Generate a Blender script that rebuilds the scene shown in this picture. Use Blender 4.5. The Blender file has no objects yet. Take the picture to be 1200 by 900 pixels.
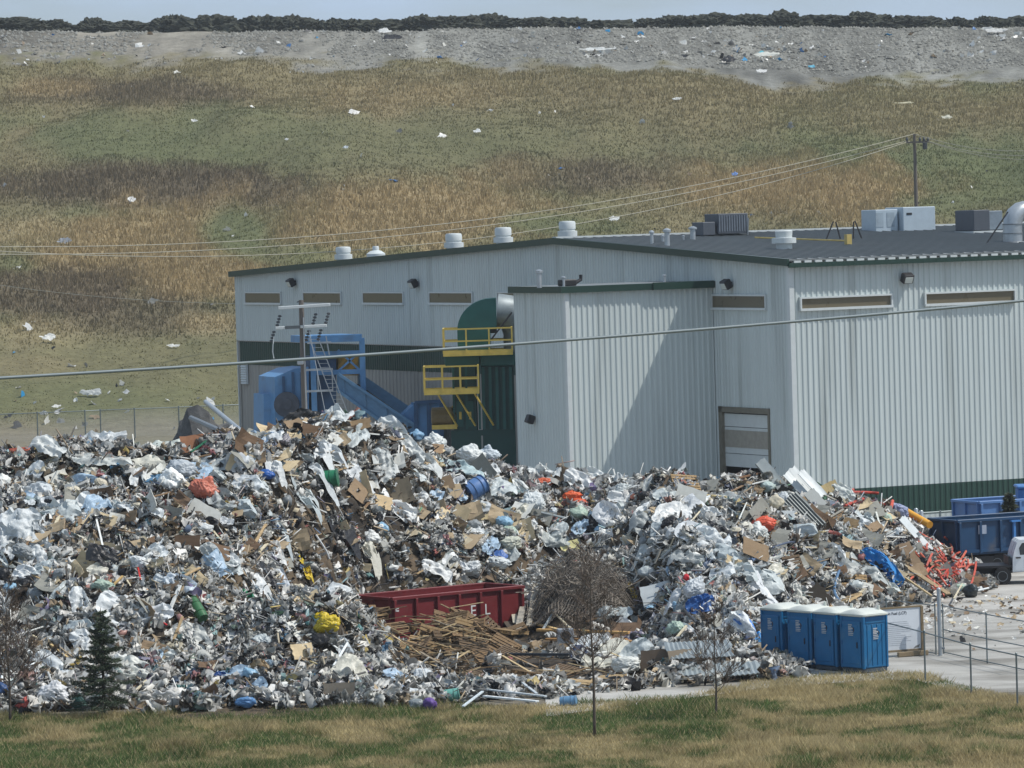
import bpy, bmesh, math, random
import numpy as np
from mathutils import Vector, Matrix, noise as mnoise

# ------------------------------------------------------------------ camera, sky, sun, exposure
SC = bpy.context.scene
COL = SC.collection
FPX = 5500.0                      # focal length in pixels of a 1200 px wide frame
CAM_H = 17.0
PITCH = math.atan(200.0 / FPX)
ROLL = 0.030
_F = Vector((0, math.cos(PITCH), -math.sin(PITCH)))
_R0 = Vector((1, 0, 0)); _U0 = Vector((0, math.sin(PITCH), math.cos(PITCH)))
_R = _R0 * math.cos(ROLL) - _U0 * math.sin(ROLL)
_U = _R0 * math.sin(ROLL) + _U0 * math.cos(ROLL)
cam_d = bpy.data.cameras.new("camera"); cam = bpy.data.objects.new("camera", cam_d); COL.objects.link(cam)
cam_d.sensor_width = 36.0; cam_d.lens = FPX / 1200.0 * 36.0
cam_d.clip_start = 1.0; cam_d.clip_end = 20000.0
_m = Matrix(((_R.x, _U.x, -_F.x, 0), (_R.y, _U.y, -_F.y, 0), (_R.z, _U.z, -_F.z, CAM_H), (0, 0, 0, 1)))
cam.matrix_world = _m
SC.camera = cam

SUN_AZ, SUN_EL = math.radians(-6.0), math.radians(55.0)   # azimuth from +X towards +Y
SUN_DIR = Vector((math.cos(SUN_EL) * math.cos(SUN_AZ), math.cos(SUN_EL) * math.sin(SUN_AZ), math.sin(SUN_EL)))
w = bpy.data.worlds.new("World"); SC.world = w; w.use_nodes = True
nt = w.node_tree; nt.nodes.clear()
wo = nt.nodes.new("ShaderNodeOutputWorld"); bg = nt.nodes.new("ShaderNodeBackground")
sky = nt.nodes.new("ShaderNodeTexSky"); sky.sky_type = 'NISHITA'; sky.sun_disc = False
sky.sun_elevation = SUN_EL; sky.sun_rotation = math.pi / 2 - SUN_AZ
sky.air_density = 1.0; sky.dust_density = 0.35; sky.ozone_density = 2.5
tc = nt.nodes.new("ShaderNodeTexCoord"); mp = nt.nodes.new("ShaderNodeMapping"); mp.inputs['Scale'].default_value = (7, 7, 34)
nz = nt.nodes.new("ShaderNodeTexNoise"); nz.inputs['Scale'].default_value = 2.0; nz.inputs['Detail'].default_value = 6
rp = nt.nodes.new("ShaderNodeValToRGB"); rp.color_ramp.elements[0].position = 0.36; rp.color_ramp.elements[1].position = 0.72; rp.color_ramp.elements[0].color = (.5, .5, .5, 1)
mx = nt.nodes.new("ShaderNodeMixRGB"); mx.inputs[2].default_value = (6.9, 8.8, 11.4, 1)
nt.links.new(tc.outputs['Generated'], mp.inputs['Vector']); nt.links.new(mp.outputs[0], nz.inputs['Vector'])
nt.links.new(nz.outputs['Fac'], rp.inputs[0]); nt.links.new(rp.outputs[0], mx.inputs[0])
nt.links.new(sky.outputs[0], mx.inputs[1]); nt.links.new(mx.outputs[0], bg.inputs[0])
bg.inputs[1].default_value = 0.066
nt.links.new(bg.outputs[0], wo.inputs[0])
sun_d = bpy.data.lights.new("sun", 'SUN'); sun_d.energy = 3.9; sun_d.angle = math.radians(0.53); sun_d.color = (1.0, 0.955, 0.89)
sun = bpy.data.objects.new("sun", sun_d); COL.objects.link(sun)
sun.rotation_mode = 'QUATERNION'; sun.rotation_quaternion = SUN_DIR.to_track_quat('Z', 'Y'); sun.location = (60, 200, 120)
SC.view_settings.view_transform = 'Standard'; SC.view_settings.look = 'None'
SC.view_settings.exposure = 0.08; SC.view_settings.gamma = 1.0; SC.view_settings.use_curve_mapping = False
SC.render.engine = 'CYCLES'
SC.cycles.max_bounces = 5; SC.cycles.transparent_max_bounces = 12; SC.cycles.use_denoising = True

# ------------------------------------------------------------------ helpers
def ray(px, py):
    return (_F + _R * ((px - 600.0) / FPX) + _U * ((450.0 - py) / FPX))
CAMP = Vector((0, 0, CAM_H))
def at_depth(px, py, D):
    d = ray(px, py); return CAMP + d * (D / d.y)
def at_ground(px, py, z=0.0):
    d = ray(px, py); return CAMP + d * ((z - CAM_H) / d.z)
def at_plane(px, py, p0, n):
    d = ray(px, py); t = (Vector(p0) - CAMP).dot(n) / d.dot(n); return CAMP + d * t
def project(P):
    """world points (n,3) -> photo pixels (n,2)"""
    Q = np.asarray(P, float) - np.array([0, 0, CAM_H])
    x = Q @ np.array(_R); y = Q @ np.array(_U); z = Q @ np.array(_F)
    return np.stack([600 + FPX * x / z, 450 - FPX * y / z], 1)

def srgb(r, g, b):
    f = lambda c: (c / 255.0 / 12.92) if c / 255.0 <= 0.04045 else ((c / 255.0 + 0.055) / 1.055) ** 2.4
    return (f(r), f(g), f(b))

MATS = {}
def mat(name, col=(0.5, 0.5, 0.5), rough=0.6, metal=0.0, var=0.15, scale=3.0, bump=0.0, bscale=20.0, spec=0.4, transl=0.0, attr=False, alpha=None, dirt=None, stretch=None):
    """procedural material: base colour broken by two noises, roughness variation, optional bump, optional translucency"""
    if name in MATS: return MATS[name]
    m = bpy.data.materials.new(name); m.use_nodes = True; MATS[name] = m
    n = m.node_tree.nodes; L = m.node_tree.links
    b = n['Principled BSDF']; out = n['Material Output']
    b.inputs['Metallic'].default_value = metal; b.inputs['Specular IOR Level'].default_value = spec
    t = n.new('ShaderNodeTexCoord'); vec = t.outputs['Object']
    if stretch:
        mpn = n.new('ShaderNodeMapping'); mpn.inputs['Scale'].default_value = stretch; L.new(vec, mpn.inputs['Vector']); vec = mpn.outputs[0]
    a = n.new('ShaderNodeTexNoise'); a.inputs['Scale'].default_value = scale; a.inputs['Detail'].default_value = 5; a.inputs['Roughness'].default_value = 0.65
    L.new(vec, a.inputs['Vector'])
    mr = n.new('ShaderNodeMapRange'); mr.inputs['From Min'].default_value = 0.3; mr.inputs['From Max'].default_value = 0.7
    mr.inputs['To Min'].default_value = 1 - var; mr.inputs['To Max'].default_value = 1 + var
    L.new(a.outputs['Fac'], mr.inputs['Value'])
    mixn = n.new('ShaderNodeVectorMath'); mixn.operation = 'SCALE'
    if attr:
        at = n.new('ShaderNodeAttribute'); at.attribute_name = 'Col'; L.new(at.outputs['Color'], mixn.inputs[0])
    else:
        mixn.inputs[0].default_value = col[:3]
    L.new(mr.outputs[0], mixn.inputs['Scale'])
    cout = mixn.outputs[0]
    if dirt:
        a2 = n.new('ShaderNodeTexNoise'); a2.inputs['Scale'].default_value = dirt[1]; a2.inputs['Detail'].default_value = 6; L.new(vec, a2.inputs['Vector'])
        r2 = n.new('ShaderNodeMapRange'); r2.inputs['From Min'].default_value = dirt[2]; r2.inputs['From Max'].default_value = dirt[2] + 0.16
        r2.inputs['To Max'].default_value = dirt[3]
        L.new(a2.outputs['Fac'], r2.inputs['Value'])
        mm = n.new('ShaderNodeMixRGB'); mm.inputs[2].default_value = (*dirt[0], 1); L.new(r2.outputs[0], mm.inputs[0]); L.new(cout, mm.inputs[1]); cout = mm.outputs[0]
    L.new(cout, b.inputs['Base Color'])
    r3 = n.new('ShaderNodeMapRange'); r3.inputs['To Min'].default_value = max(0.03, rough - 0.1); r3.inputs['To Max'].default_value = min(1, rough + 0.1)
    L.new(a.outputs['Fac'], r3.inputs['Value']); L.new(r3.outputs[0], b.inputs['Roughness'])
    if bump:
        bn = n.new('ShaderNodeTexNoise'); bn.inputs['Scale'].default_value = bscale; bn.inputs['Detail'].default_value = 4; L.new(vec, bn.inputs['Vector'])
        bp = n.new('ShaderNodeBump'); bp.inputs['Strength'].default_value = 0.6; bp.inputs['Distance'].default_value = bump
        L.new(bn.outputs['Fac'], bp.inputs['Height']); L.new(bp.outputs[0], b.inputs['Normal'])
    last = b.outputs[0]
    if transl:
        tr = n.new('ShaderNodeBsdfTranslucent'); L.new(cout, tr.inputs['Color'])
        ms = n.new('ShaderNodeMixShader'); ms.inputs[0].default_value = transl
        L.new(last, ms.inputs[1]); L.new(tr.outputs[0], ms.inputs[2]); last = ms.outputs[0]; L.new(last, out.inputs[0])
    if alpha is not None:
        tp = n.new('ShaderNodeBsdfTransparent'); ms = n.new('ShaderNodeMixShader')
        ms.inputs[0].default_value = alpha; L.new(tp.outputs[0], ms.inputs[1]); L.new(last, ms.inputs[2]); L.new(ms.outputs[0], out.inputs[0])
    return m

class MB:
    def __init__(s): s.v = []; s.f = []; s.c = []; s.cur = None
    def add(s, vs, fs, col=None):
        o = len(s.v); s.v.extend([tuple(p) for p in vs]); s.f.extend([tuple(i + o for i in f) for f in fs])
        c = col or s.cur
        if c is not None: s.c.extend([c] * len(vs))
        return s
    def box(s, c, size, M=None, bev=0.0):
        x, y, z = size[0] / 2, size[1] / 2, size[2] / 2
        M = M or Matrix.Identity(3); c = Vector(c)
        if bev <= 0:
            vs = [c + M @ Vector((i * x, j * y, k * z)) for k in (-1, 1) for j in (-1, 1) for i in (-1, 1)]
            fs = [(0, 2, 3, 1), (4, 5, 7, 6), (0, 1, 5, 4), (2, 6, 7, 3), (0, 4, 6, 2), (1, 3, 7, 5)]
            return s.add(vs, fs)
        b = min(bev, x * .9, y * .9, z * .9); vs = []; idx = {}
        for i in (-1, 1):
            for j in (-1, 1):
                for k in (-1, 1):
                    for a in range(3):
                        p = [i * (x - b), j * (y - b), k * (z - b)]; p[a] = (i, j, k)[a] * (x, y, z)[a]
                        idx[i, j, k, a] = len(vs); vs.append(c + M @ Vector(p))
        fs = []
        for i in (-1, 1): fs.append([idx[i, -1, -1, 0], idx[i, 1, -1, 0], idx[i, 1, 1, 0], idx[i, -1, 1, 0]])
        for j in (-1, 1): fs.append([idx[-1, j, -1, 1], idx[1, j, -1, 1], idx[1, j, 1, 1], idx[-1, j, 1, 1]])
        for k in (-1, 1): fs.append([idx[-1, -1, k, 2], idx[1, -1, k, 2], idx[1, 1, k, 2], idx[-1, 1, k, 2]])
        for j in (-1, 1):
            for k in (-1, 1): fs.append([idx[-1, j, k, 1], idx[1, j, k, 1], idx[1, j, k, 2], idx[-1, j, k, 2]])
        for i in (-1, 1):
            for k in (-1, 1): fs.append([idx[i, -1, k, 0], idx[i, 1, k, 0], idx[i, 1, k, 2], idx[i, -1, k, 2]])
        for i in (-1, 1):
            for j in (-1, 1): fs.append([idx[i, j, -1, 0], idx[i, j, 1, 0], idx[i, j, 1, 1], idx[i, j, -1, 1]])
        for i in (-1, 1):
            for j in (-1, 1):
                for k in (-1, 1): fs.append([idx[i, j, k, 0], idx[i, j, k, 1], idx[i, j, k, 2]])
        return s.add(vs, fs)
    def bar(s, p0, p1, w, h=None, bev=0):
        p0 = Vector(p0); p1 = Vector(p1); h = h or w; d = p1 - p0; L = d.length; d.normalize()
        up = Vector((0, 0, 1)) if abs(d.z) < 0.95 else Vector((0, 1, 0))
        sx = d.cross(up).normalized(); sz = sx.cross(d).normalized()
        M = Matrix((sx, d, sz)).transposed()
        return s.box((p0 + p1) / 2, (w, L, h), M, bev)
    def tube(s, pts, r, n=6, caps=True):
        pts = [Vector(p) for p in pts]; rs = r if isinstance(r, (list, tuple)) else [r] * len(pts)
        vs = []; fs = []; ref = None
        for i, p in enumerate(pts):
            d = (pts[min(i + 1, len(pts) - 1)] - pts[max(i - 1, 0)])
            if d.length < 1e-9: d = Vector((0, 0, 1))
            d.normalize()
            if ref is None: ref = Vector((0, 0, 1)) if abs(d.z) < 0.9 else Vector((1, 0, 0))
            a = d.cross(ref)
            if a.length < 1e-4: a = d.orthogonal()
            a.normalize(); b = a.cross(d).normalized(); ref = b
            for k in range(n):
                t = 2 * math.pi * k / n; vs.append(p + (a * math.cos(t) + b * math.sin(t)) * rs[i])
        for i in range(len(pts) - 1):
            for k in range(n):
                k2 = (k + 1) % n; fs.append((i * n + k, i * n + k2, (i + 1) * n + k2, (i + 1) * n + k))
        if caps and n > 2:
            fs.append(tuple(range(n))[::-1]); fs.append(tuple((len(pts) - 1) * n + k for k in range(n)))
        return s.add(vs, fs)
    def lathe(s, c, prof, n=20, M=None):
        """prof: list of (r, z)"""
        M = M or Matrix.Identity(3); c = Vector(c); vs = []; fs = []
        for r, z in prof:
            for k in range(n):
                t = 2 * math.pi * k / n; vs.append(c + M @ Vector((r * math.cos(t), r * math.sin(t), z)))
        for i in range(len(prof) - 1):
            for k in range(n):
                k2 = (k + 1) % n; fs.append((i * n + k, i * n + k2, (i + 1) * n + k2, (i + 1) * n + k))
        fs.append(tuple(range(n))[::-1]); fs.append(tuple((len(prof) - 1) * n + k for k in range(n)))
        return s.add(vs, fs)
    def prism(s, poly, a, b):
        """polygon of 3D points extruded by the vector a->b offset"""
        off = Vector(b) - Vector(a); n = len(poly); vs = [Vector(p) for p in poly] + [Vector(p) + off for p in poly]
        fs = [tuple(range(n))[::-1], tuple(range(n, 2 * n))] + [(i, (i + 1) % n, n + (i + 1) % n, n + i) for i in range(n)]
        return s.add(vs, fs)
    def grid(s, rows):
        m = len(rows[0]); vs = [p for r in rows for p in r]
        fs = [(i * m + j, i * m + j + 1, (i + 1) * m + j + 1, (i + 1) * m + j) for i in range(len(rows) - 1) for j in range(m - 1)]
        return s.add(vs, fs)
    def build(s, name, material, parent=None, origin=None, smooth=False, sharp=None):
        me = bpy.data.meshes.new(name); org = Vector(origin) if origin is not None else Vector((0, 0, 0))
        me.from_pydata([tuple(Vector(p) - org) for p in s.v], [], s.f)
        if s.c:
            ca = me.color_attributes.new('Col', 'FLOAT_COLOR', 'POINT')
            ca.data.foreach_set('color', np.array([(*c[:3], 1.0) for c in s.c], np.float32).ravel())
        me.update()
        bm_ = bmesh.new(); bm_.from_mesh(me); bmesh.ops.recalc_face_normals(bm_, faces=bm_.faces); bm_.to_mesh(me); bm_.free()
        if smooth: me.shade_smooth()
        if smooth and sharp: me.set_sharp_from_angle(angle=math.radians(sharp))
        me.materials.append(material)
        o = bpy.data.objects.new(name, me); COL.objects.link(o)
        if parent is not None: o.parent = parent
        elif origin is not None: o.location = org
        return o

def fast_mesh(name, V, Fs, material, col=None, smooth=False):
    """big meshes from numpy: V (n,3), Fs (m,k) all faces with k corners; col (n,3) per point"""
    me = bpy.data.meshes.new(name); V = np.asarray(V, np.float32); Fs = np.asarray(Fs, np.int32); m, k = Fs.shape
    me.vertices.add(len(V)); me.vertices.foreach_set('co', V.ravel())
    me.loops.add(m * k); me.loops.foreach_set('vertex_index', Fs.ravel())
    me.polygons.add(m); me.polygons.foreach_set('loop_start', np.arange(0, m * k, k, dtype=np.int32))
    if smooth: me.polygons.foreach_set('use_smooth', np.ones(m, bool))
    me.update(calc_edges=True)
    if col is not None:
        c = np.ones((len(V), 4), np.float32); c[:, :3] = col
        ca = me.color_attributes.new('Col', 'FLOAT_COLOR', 'POINT'); ca.data.foreach_set('color', c.ravel())
    me.materials.append(material)
    o = bpy.data.objects.new(name, me); COL.objects.link(o); return o

def tag(o, label=None, cat=None, group=None, kind=None):
    if label: o['label'] = label
    if cat: o['category'] = cat
    if group: o['group'] = group
    if kind: o['kind'] = kind
    return o
def thing(name, label, cat, loc=(0, 0, 0), rz=0.0, group=None):
    o = bpy.data.objects.new(name, None); COL.objects.link(o); o.location = loc; o.rotation_euler = (0, 0, rz); o.empty_display_size = 0.3
    return tag(o, label, cat, group)
def dup(root, loc, rz, label=None, group=None):
    def cp(o, par):
        c = o.copy(); COL.objects.link(c)
        if par is not None: c.parent = par
        for ch in list(o.children): cp(ch, c)
        return c
    r = cp(root, None); r.location = loc; r.rotation_euler = (0, 0, rz)
    if label: r['label'] = label
    if group: r['group'] = group
    return r
def text(body, name, size, material, parent, loc, rot, extrude=0.004, align='LEFT'):
    cu = bpy.data.curves.new(name, 'FONT'); cu.body = body; cu.size = size; cu.extrude = extrude; cu.align_x = align
    tmp = bpy.data.objects.new('lettering_source', cu); COL.objects.link(tmp)
    dg = bpy.context.evaluated_depsgraph_get(); me = bpy.data.meshes.new_from_object(tmp.evaluated_get(dg))
    bpy.data.objects.remove(tmp); bpy.data.curves.remove(cu)
    me.materials.clear(); me.materials.append(material); o = bpy.data.objects.new(name, me); COL.objects.link(o); o.parent = parent
    o.location = loc; o.rotation_euler = rot; return o
def Rz(a): return Matrix.Rotation(a, 3, 'Z')
def Rx(a): return Matrix.Rotation(a, 3, 'X')
def Ry(a): return Matrix.Rotation(a, 3, 'Y')

# numpy value noise -------------------------------------------------
_rs = np.random.RandomState(7); _T = _rs.rand(256, 256).astype(np.float64)
def vnoise(x, y):
    xi = np.floor(x).astype(int); yi = np.floor(y).astype(int); fx = x - xi; fy = y - yi
    fx = fx * fx * (3 - 2 * fx); fy = fy * fy * (3 - 2 * fy)
    g = lambda a, b: _T[a & 255, b & 255]
    return (g(xi, yi) * (1 - fx) + g(xi + 1, yi) * fx) * (1 - fy) + (g(xi, yi + 1) * (1 - fx) + g(xi + 1, yi + 1) * fx) * fy
def fbm(x, y, o=4):
    s = 0; a = 0.5; t = 0
    for i in range(o):
        s = s + a * vnoise(x + 17.3 * i, y + 31.7 * i); t += a; a *= 0.5; x = x * 2.03; y = y * 2.03
    return s / t - 0.5          # about -0.5 .. 0.5
def sstep(a, b, x):
    t = np.clip((x - a) / (b - a), 0, 1); return t * t * (3 - 2 * t)

# ------------------------------------------------------------------ terrain: yard, landfill hill, grass verge
def hill_z(X, Y):
    X = np.asarray(X, float); Y = np.asarray(Y, float)
    toe = 385.0 + 0 * X
    zr = 41.5 - 0.0255 * X                       # ridge, a touch lower on the right
    t = np.clip((Y - toe) / (602.0 - toe), 0, None)
    zb = zr - 5.2
    z = zb * np.minimum(t, 1.0) + (zr - zb) * np.clip((Y - 602) / 26.0, 0, 1)
    u = 5 * t
    z = z * (1 - 0.10 * np.exp(-((t - 0.1) / 0.1) ** 2))
    amp = sstep(385, 410, Y)
    z = z + amp * ((fbm(X / 19, Y / 60, 3) * 4.6 + fbm(X / 6, Y / 16, 3) * 1.2) * (1 - sstep(596, 612, Y) * 0.75) + fbm(X / 3.0, Y / 2.2, 3) * 0.6)
    z = np.where(Y > 628, z - 0.004 * (Y - 628), z)
    near = (1 - sstep(150, 169, Y)) * (fbm(X / 5, Y / 4, 3) * 0.5)
    return z * 1.0 + near

def lerp3(a, b, t): return a * (1 - t[:, None]) + np.asarray(b)[None, :] * t[:, None]
GRAVEL = np.array(srgb(126, 126, 120)); OLIVE = np.array(srgb(105, 102, 76)); GREEN = np.array(srgb(93, 99, 69))
TAN = np.array(srgb(142, 127, 97)); BROWN = np.array(srgb(101, 92, 76)); KHAKI = np.array(srgb(122, 113, 86)); DIRT = np.array(srgb(124, 118, 106))
PALEG = np.array(srgb(152, 138, 108))
def _ell(px, py, cx, cy, rx, ry, soft=0.45, wob=None):
    d = np.sqrt(((px - cx) / rx) ** 2 + ((py - cy) / ry) ** 2)
    if wob is not None: d = d + wob * 0.9
    return 1 - sstep(1 - soft, 1 + soft, d)
def hill_cover(P):
    """ground cover of the hill: colours of its vegetation belts (n,3) and height factor of the grass"""
    P = np.asarray(P); q = project(P); px, py = q[:, 0], q[:, 1]; X, Y = P[:, 0], P[:, 1]
    n1 = fbm(X / 8, Y / 42, 5); n2 = fbm(X / 2.0 + 50, Y / 9, 4); n3 = fbm(X / 24 + 9, Y / 110 + 4, 3)
    w_ = n1 * 1.5 + n2 * 0.7
    c = np.tile(OLIVE, (len(P), 1)); h = np.full(len(P), 0.55)
    c = lerp3(c, GREEN, np.clip(0.45 + n3 * 3 + n2, 0, 1)); c = lerp3(c, KHAKI, np.clip(n1 * 3.5, 0, 0.8))
    def zone(cx, cy, rx, ry, col, hh, k=1.0, soft=.45):
        nonlocal c, h
        m = _ell(px, py, cx, cy, rx, ry, soft, w_) * k; c = lerp3(c, col, m); h = h * (1 - m) + hh * m
    zone(200, 105, 330, 40, KHAKI, .7, .8); zone(170, 108, 150, 18, BROWN, .9, .8); zone(60, 104, 60, 10, TAN, .8, .7)
    zone(620, 105, 260, 32, KHAKI, .8, .9); zone(900, 125, 330, 40, KHAKI, .8, .8); zone(470, 120, 110, 26, TAN, .7, .5)
    zone(250, 160, 300, 34, GREEN, .4, .7); zone(560, 165, 260, 40, OLIVE, .45, .6)
    zone(1080, 185, 150, 60, GREEN, .5, .75); zone(1120, 135, 140, 20, KHAKI, .8, .8)
    zone(120, 218, 210, 24, BROWN, 1.0, .95); zone(300, 226, 90, 20, BROWN, .9, .8); zone(700, 208, 120, 24, BROWN, .9, .8)
    zone(620, 200, 50, 14, KHAKI, .8, .6); zone(40, 275, 110, 22, PALEG, .8, .6)
    zone(500, 252, 175, 42, TAN, 1.0, .95); zone(900, 222, 150, 34, TAN, 1.0, .95); zone(1010, 230, 45, 34, TAN, 1.0, .8)
    zone(190, 300, 150, 50, TAN, 1.0, .9); zone(280, 275, 34, 26, GREEN, .4, .9); zone(330, 300, 50, 12, GREEN, .4, .7); zone(640, 262, 60, 14, GREEN, .4, .8)
    zone(60, 345, 110, 26, BROWN, .9, .9); zone(160, 375, 140, 26, BROWN, .8, .75); zone(240, 380, 40, 14, PALEG, .7, .7)
    zone(40, 400, 80, 26, PALEG, .6, .6); zone(240, 325, 60, 26, TAN, .9, .7)
    zone(130, 440, 260, 48, OLIVE, .28, .9); zone(60, 470, 130, 30, GREEN, .2, .5); zone(30, 430, 60, 14, KHAKI, .3, .6)
    # bare gravel face at the top
    edge = 606.0 - 9 * sstep(150, 800, px) - 4 * sstep(900, 1200, px) + fbm(X / 9, Y / 12, 4) * 20 + fbm(X / 2.5, Y / 4, 3) * 16 - 5 * sstep(450, 900, px) - 9 * np.exp(-((px - 890) / 60) ** 2) - 4 * np.exp(-((px - 720) / 50) ** 2)
    g = sstep(-5, 6, Y - edge + fbm(X / .8, Y / 1.5, 2) * 9)
    gv = (GRAVEL[None, :] * (.3 + .7 * sstep(100, 600, px))[:, None] + DIRT[None, :] * (.7 - .7 * sstep(100, 600, px))[:, None]) * (.92 + 1.1 * n2[:, None] + .8 * n1[:, None] + .6 * fbm(X / 1.2, Y / 14, 3)[:, None])
    c = c * (1 - g[:, None]) + gv * g[:, None]; h = h * (1 - g) + g * .45 * (n1 + .5 * n2 > .12) * (px < 500)
    # low bench behind the left fence
    b = 1 - sstep(384, 396, Y + n1 * 8); c = lerp3(c, DIRT, b * .75); h = h * (1 - b)
    return np.clip(c, 0.01, 1), h
def verge_mask(X, Y):
    """1 on the grass verge in front of the yard, 0 on the yard"""
    u = X / Y * FPX + 600
    edge = np.interp(u, [-100, 150, 420, 520, 640, 720, 800, 860, 905, 960, 1040, 1075, 1130, 1200, 1300], [163, 163.5, 162.5, 161.3, 161, 162.4, 163.2, 166, 170, 169.5, 168.6, 168, 162.5, 158, 152])
    return 1 - sstep(-0.7, 0.7, Y - edge + fbm(X / 1.7, Y / 1.7, 3) * 3.2)
VG = np.array(srgb(88, 106, 62)); VT = np.array(srgb(172, 158, 120)); VO = np.array(srgb(136, 128, 90))
def verge_col(X, Y):
    n1 = fbm(X / 2.6, Y / 3.4, 4); n2 = fbm(X / .7 + 5, Y / .9, 3); u = X / Y * FPX + 600
    c = np.tile(VO, (len(X), 1)); right = sstep(740, 900, u) * .30 + (1 - sstep(140, 153, Y)) * .1
    c = lerp3(c, VT, np.clip((n1 + n2 * .6 - 0.03 + right * .6) * 6, 0, 1)); c = lerp3(c, VG, np.clip((-n1 - n2 * .7 + 0.06 - right * .5) * 7, 0, 1))
    return c
def build_terrain():
    xs = np.concatenate([[-1500, -900, -400, -250], np.arange(-150, 150.1, 1.2), [250, 400, 900, 1500]])
    ys = np.concatenate([[-300, 0, 60, 90], np.arange(110, 175, 0.6), np.arange(175, 380, 5.0), np.arange(380, 640, 1.1), np.arange(640, 1000, 40.), [1500, 2400]])
    X, Y = np.meshgrid(xs, ys); Z = hill_z(X, np.minimum(Y, 1000)); V = np.stack([X.ravel(), Y.ravel(), Z.ravel()], 1)
    nx, ny = len(xs), len(ys); i = np.arange(nx - 1)[None, :] + nx * np.arange(ny - 1)[:, None]
    Fs = np.stack([i, i + 1, i + 1 + nx, i + nx], -1).reshape(-1, 4)
    c = np.zeros((len(V), 3)); far = V[:, 1] > 300
    c[far] = hill_cover(V[far])[0]
    nr = ~far; vm = verge_mask(V[nr, 0], np.maximum(V[nr, 1], 1)); c[nr] = verge_col(V[nr, 0], np.maximum(V[nr, 1], 1)) * .55 * vm[:, None] + DIRT[None] * .8 * (1 - vm[:, None])
    m = mat('terrain_ground', rough=0.95, var=0.22, scale=0.9, bump=0.25, bscale=2.2, spec=0.1, attr=True)
    o = fast_mesh('terrain', V, Fs, m, c, smooth=True); tag(o, kind='structure'); o['label'] = 'grassy landfill hill rising behind the yard with a gravel crest'
    return o
build_terrain()

def scatter_blades(name, P, H, W, C, lean, seed, material):
    """three-cornered blades; P (n,3) roots"""
    r = np.random.RandomState(seed); n = len(P); a = r.rand(n) * 6.283; b = r.rand(n) * 6.283
    dx = np.stack([np.cos(a), np.sin(a), 0 * a], 1) * (W / 2)[:, None]
    tip = np.stack([np.cos(b) * lean * H, np.sin(b) * lean * H, H], 1)
    V = np.empty((n, 3, 3)); V[:, 0] = P - dx; V[:, 1] = P + dx; V[:, 2] = P + tip
    return fast_mesh(name, V.reshape(-1, 3), np.arange(n * 3).reshape(-1, 3), material, np.repeat(C, 3, 0))
M_GRASS = mat('dry_grass', rough=0.85, var=0.25, scale=0.6, spec=0.15, attr=True, transl=0.4)
def hill_grass():
    r = np.random.RandomState(3); n = 430000
    Y = 388 + (r.rand(n) ** 1.0) * 218; X = (r.rand(n) - .5) * 2 * (Y * 0.150)
    P = np.stack([X, Y, hill_z(X, Y) - 0.05], 1); c, h = hill_cover(P)
    h = np.where((h < .46) & (Y > 596), h * (r.rand(n) < .35), h)
    k = (r.rand(n) < np.clip(h * 1.6, 0, 1)) & (h > .08); P, c, h = P[k], c[k], h[k]; n = len(P)
    H = h ** 1.4 * (0.3 + 0.8 * r.rand(n)) * 0.85; W = 0.09 + 0.14 * r.rand(n)
    br = 1.12 + 0.6 * r.rand(n); c = c * br[:, None] * np.array([1.02, 1.0, .97])
    o = scatter_blades('hill_grass', P, H, W, np.clip(c, 0, 1), 0.35, 4, M_GRASS); tag(o, kind='stuff'); o['label'] = 'dry tan and green grass growing on the landfill hill'
hill_grass()
def verge_grass():
    r = np.random.RandomState(13); n = 370000
    Y = 136 + r.rand(n) * 35; X = (r.rand(n) - .5) * 2 * (Y * 0.114)
    vm = verge_mask(X, Y); k = r.rand(n) < vm * .98 - .02; X, Y = X[k], Y[k]; n = len(X)
    P = np.stack([X, Y, hill_z(X, Y) - 0.02], 1); c = verge_col(X, Y)
    tall = np.clip(fbm(X / 1.8 + 3, Y / 1.8, 3) * 3, 0, 1)
    H = (0.07 + 0.13 * r.rand(n)) * (1 + 1.6 * tall); W = 0.018 + 0.03 * r.rand(n)
    mixc = r.rand(n); c = c * (0.75 + .65 * r.rand(n))[:, None]; s = mixc < .22; c[s] = VT * (0.8 + .5 * r.rand(s.sum()))[:, None]
    o = scatter_blades('verge_grass', P, H, W, np.clip(c, 0, 1), 0.75, 5, M_GRASS); tag(o, kind='stuff'); o['label'] = 'matted green and straw coloured grass along the bottom edge'
verge_grass()

# paved yard, 4 mm above the ground
def build_yard():
    pts_px = [(1212, 640), (1212, 818), (1130, 808), (1080, 795), (1000, 795), (900, 790), (870, 775), (860, 720), (1000, 660), (1100, 640)]
    poly = [at_ground(x, y, 0.0) for x, y in pts_px]
    poly = [Vector((-30, 300, 0)), Vector((80, 300, 0)), Vector((80, 140, 0)), Vector((18.2, 150, 0)), at_ground(1212, 826), at_ground(1130, 812), at_ground(1075, 798), at_ground(1040, 797), at_ground(900, 806), at_ground(800, 820), at_ground(640, 840), Vector((1, 205, 0)), Vector((-30, 205, 0))]
    m = mat('concrete_yard', srgb(170, 168, 162), rough=0.85, var=0.22, scale=0.6, bump=0.01, bscale=6, spec=0.25, dirt=(srgb(112, 108, 100), 0.35, 0.48, 0.75), stretch=(0.6, 1.0, 1))
    mb = MB(); mb.add([(p.x, p.y, 0.02) for p in poly], [tuple(range(len(poly)))]); o = mb.build('pavement', m); tag(o, kind='structure'); o['label'] = 'dusty pale concrete yard beside the heap'
build_yard()

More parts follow.
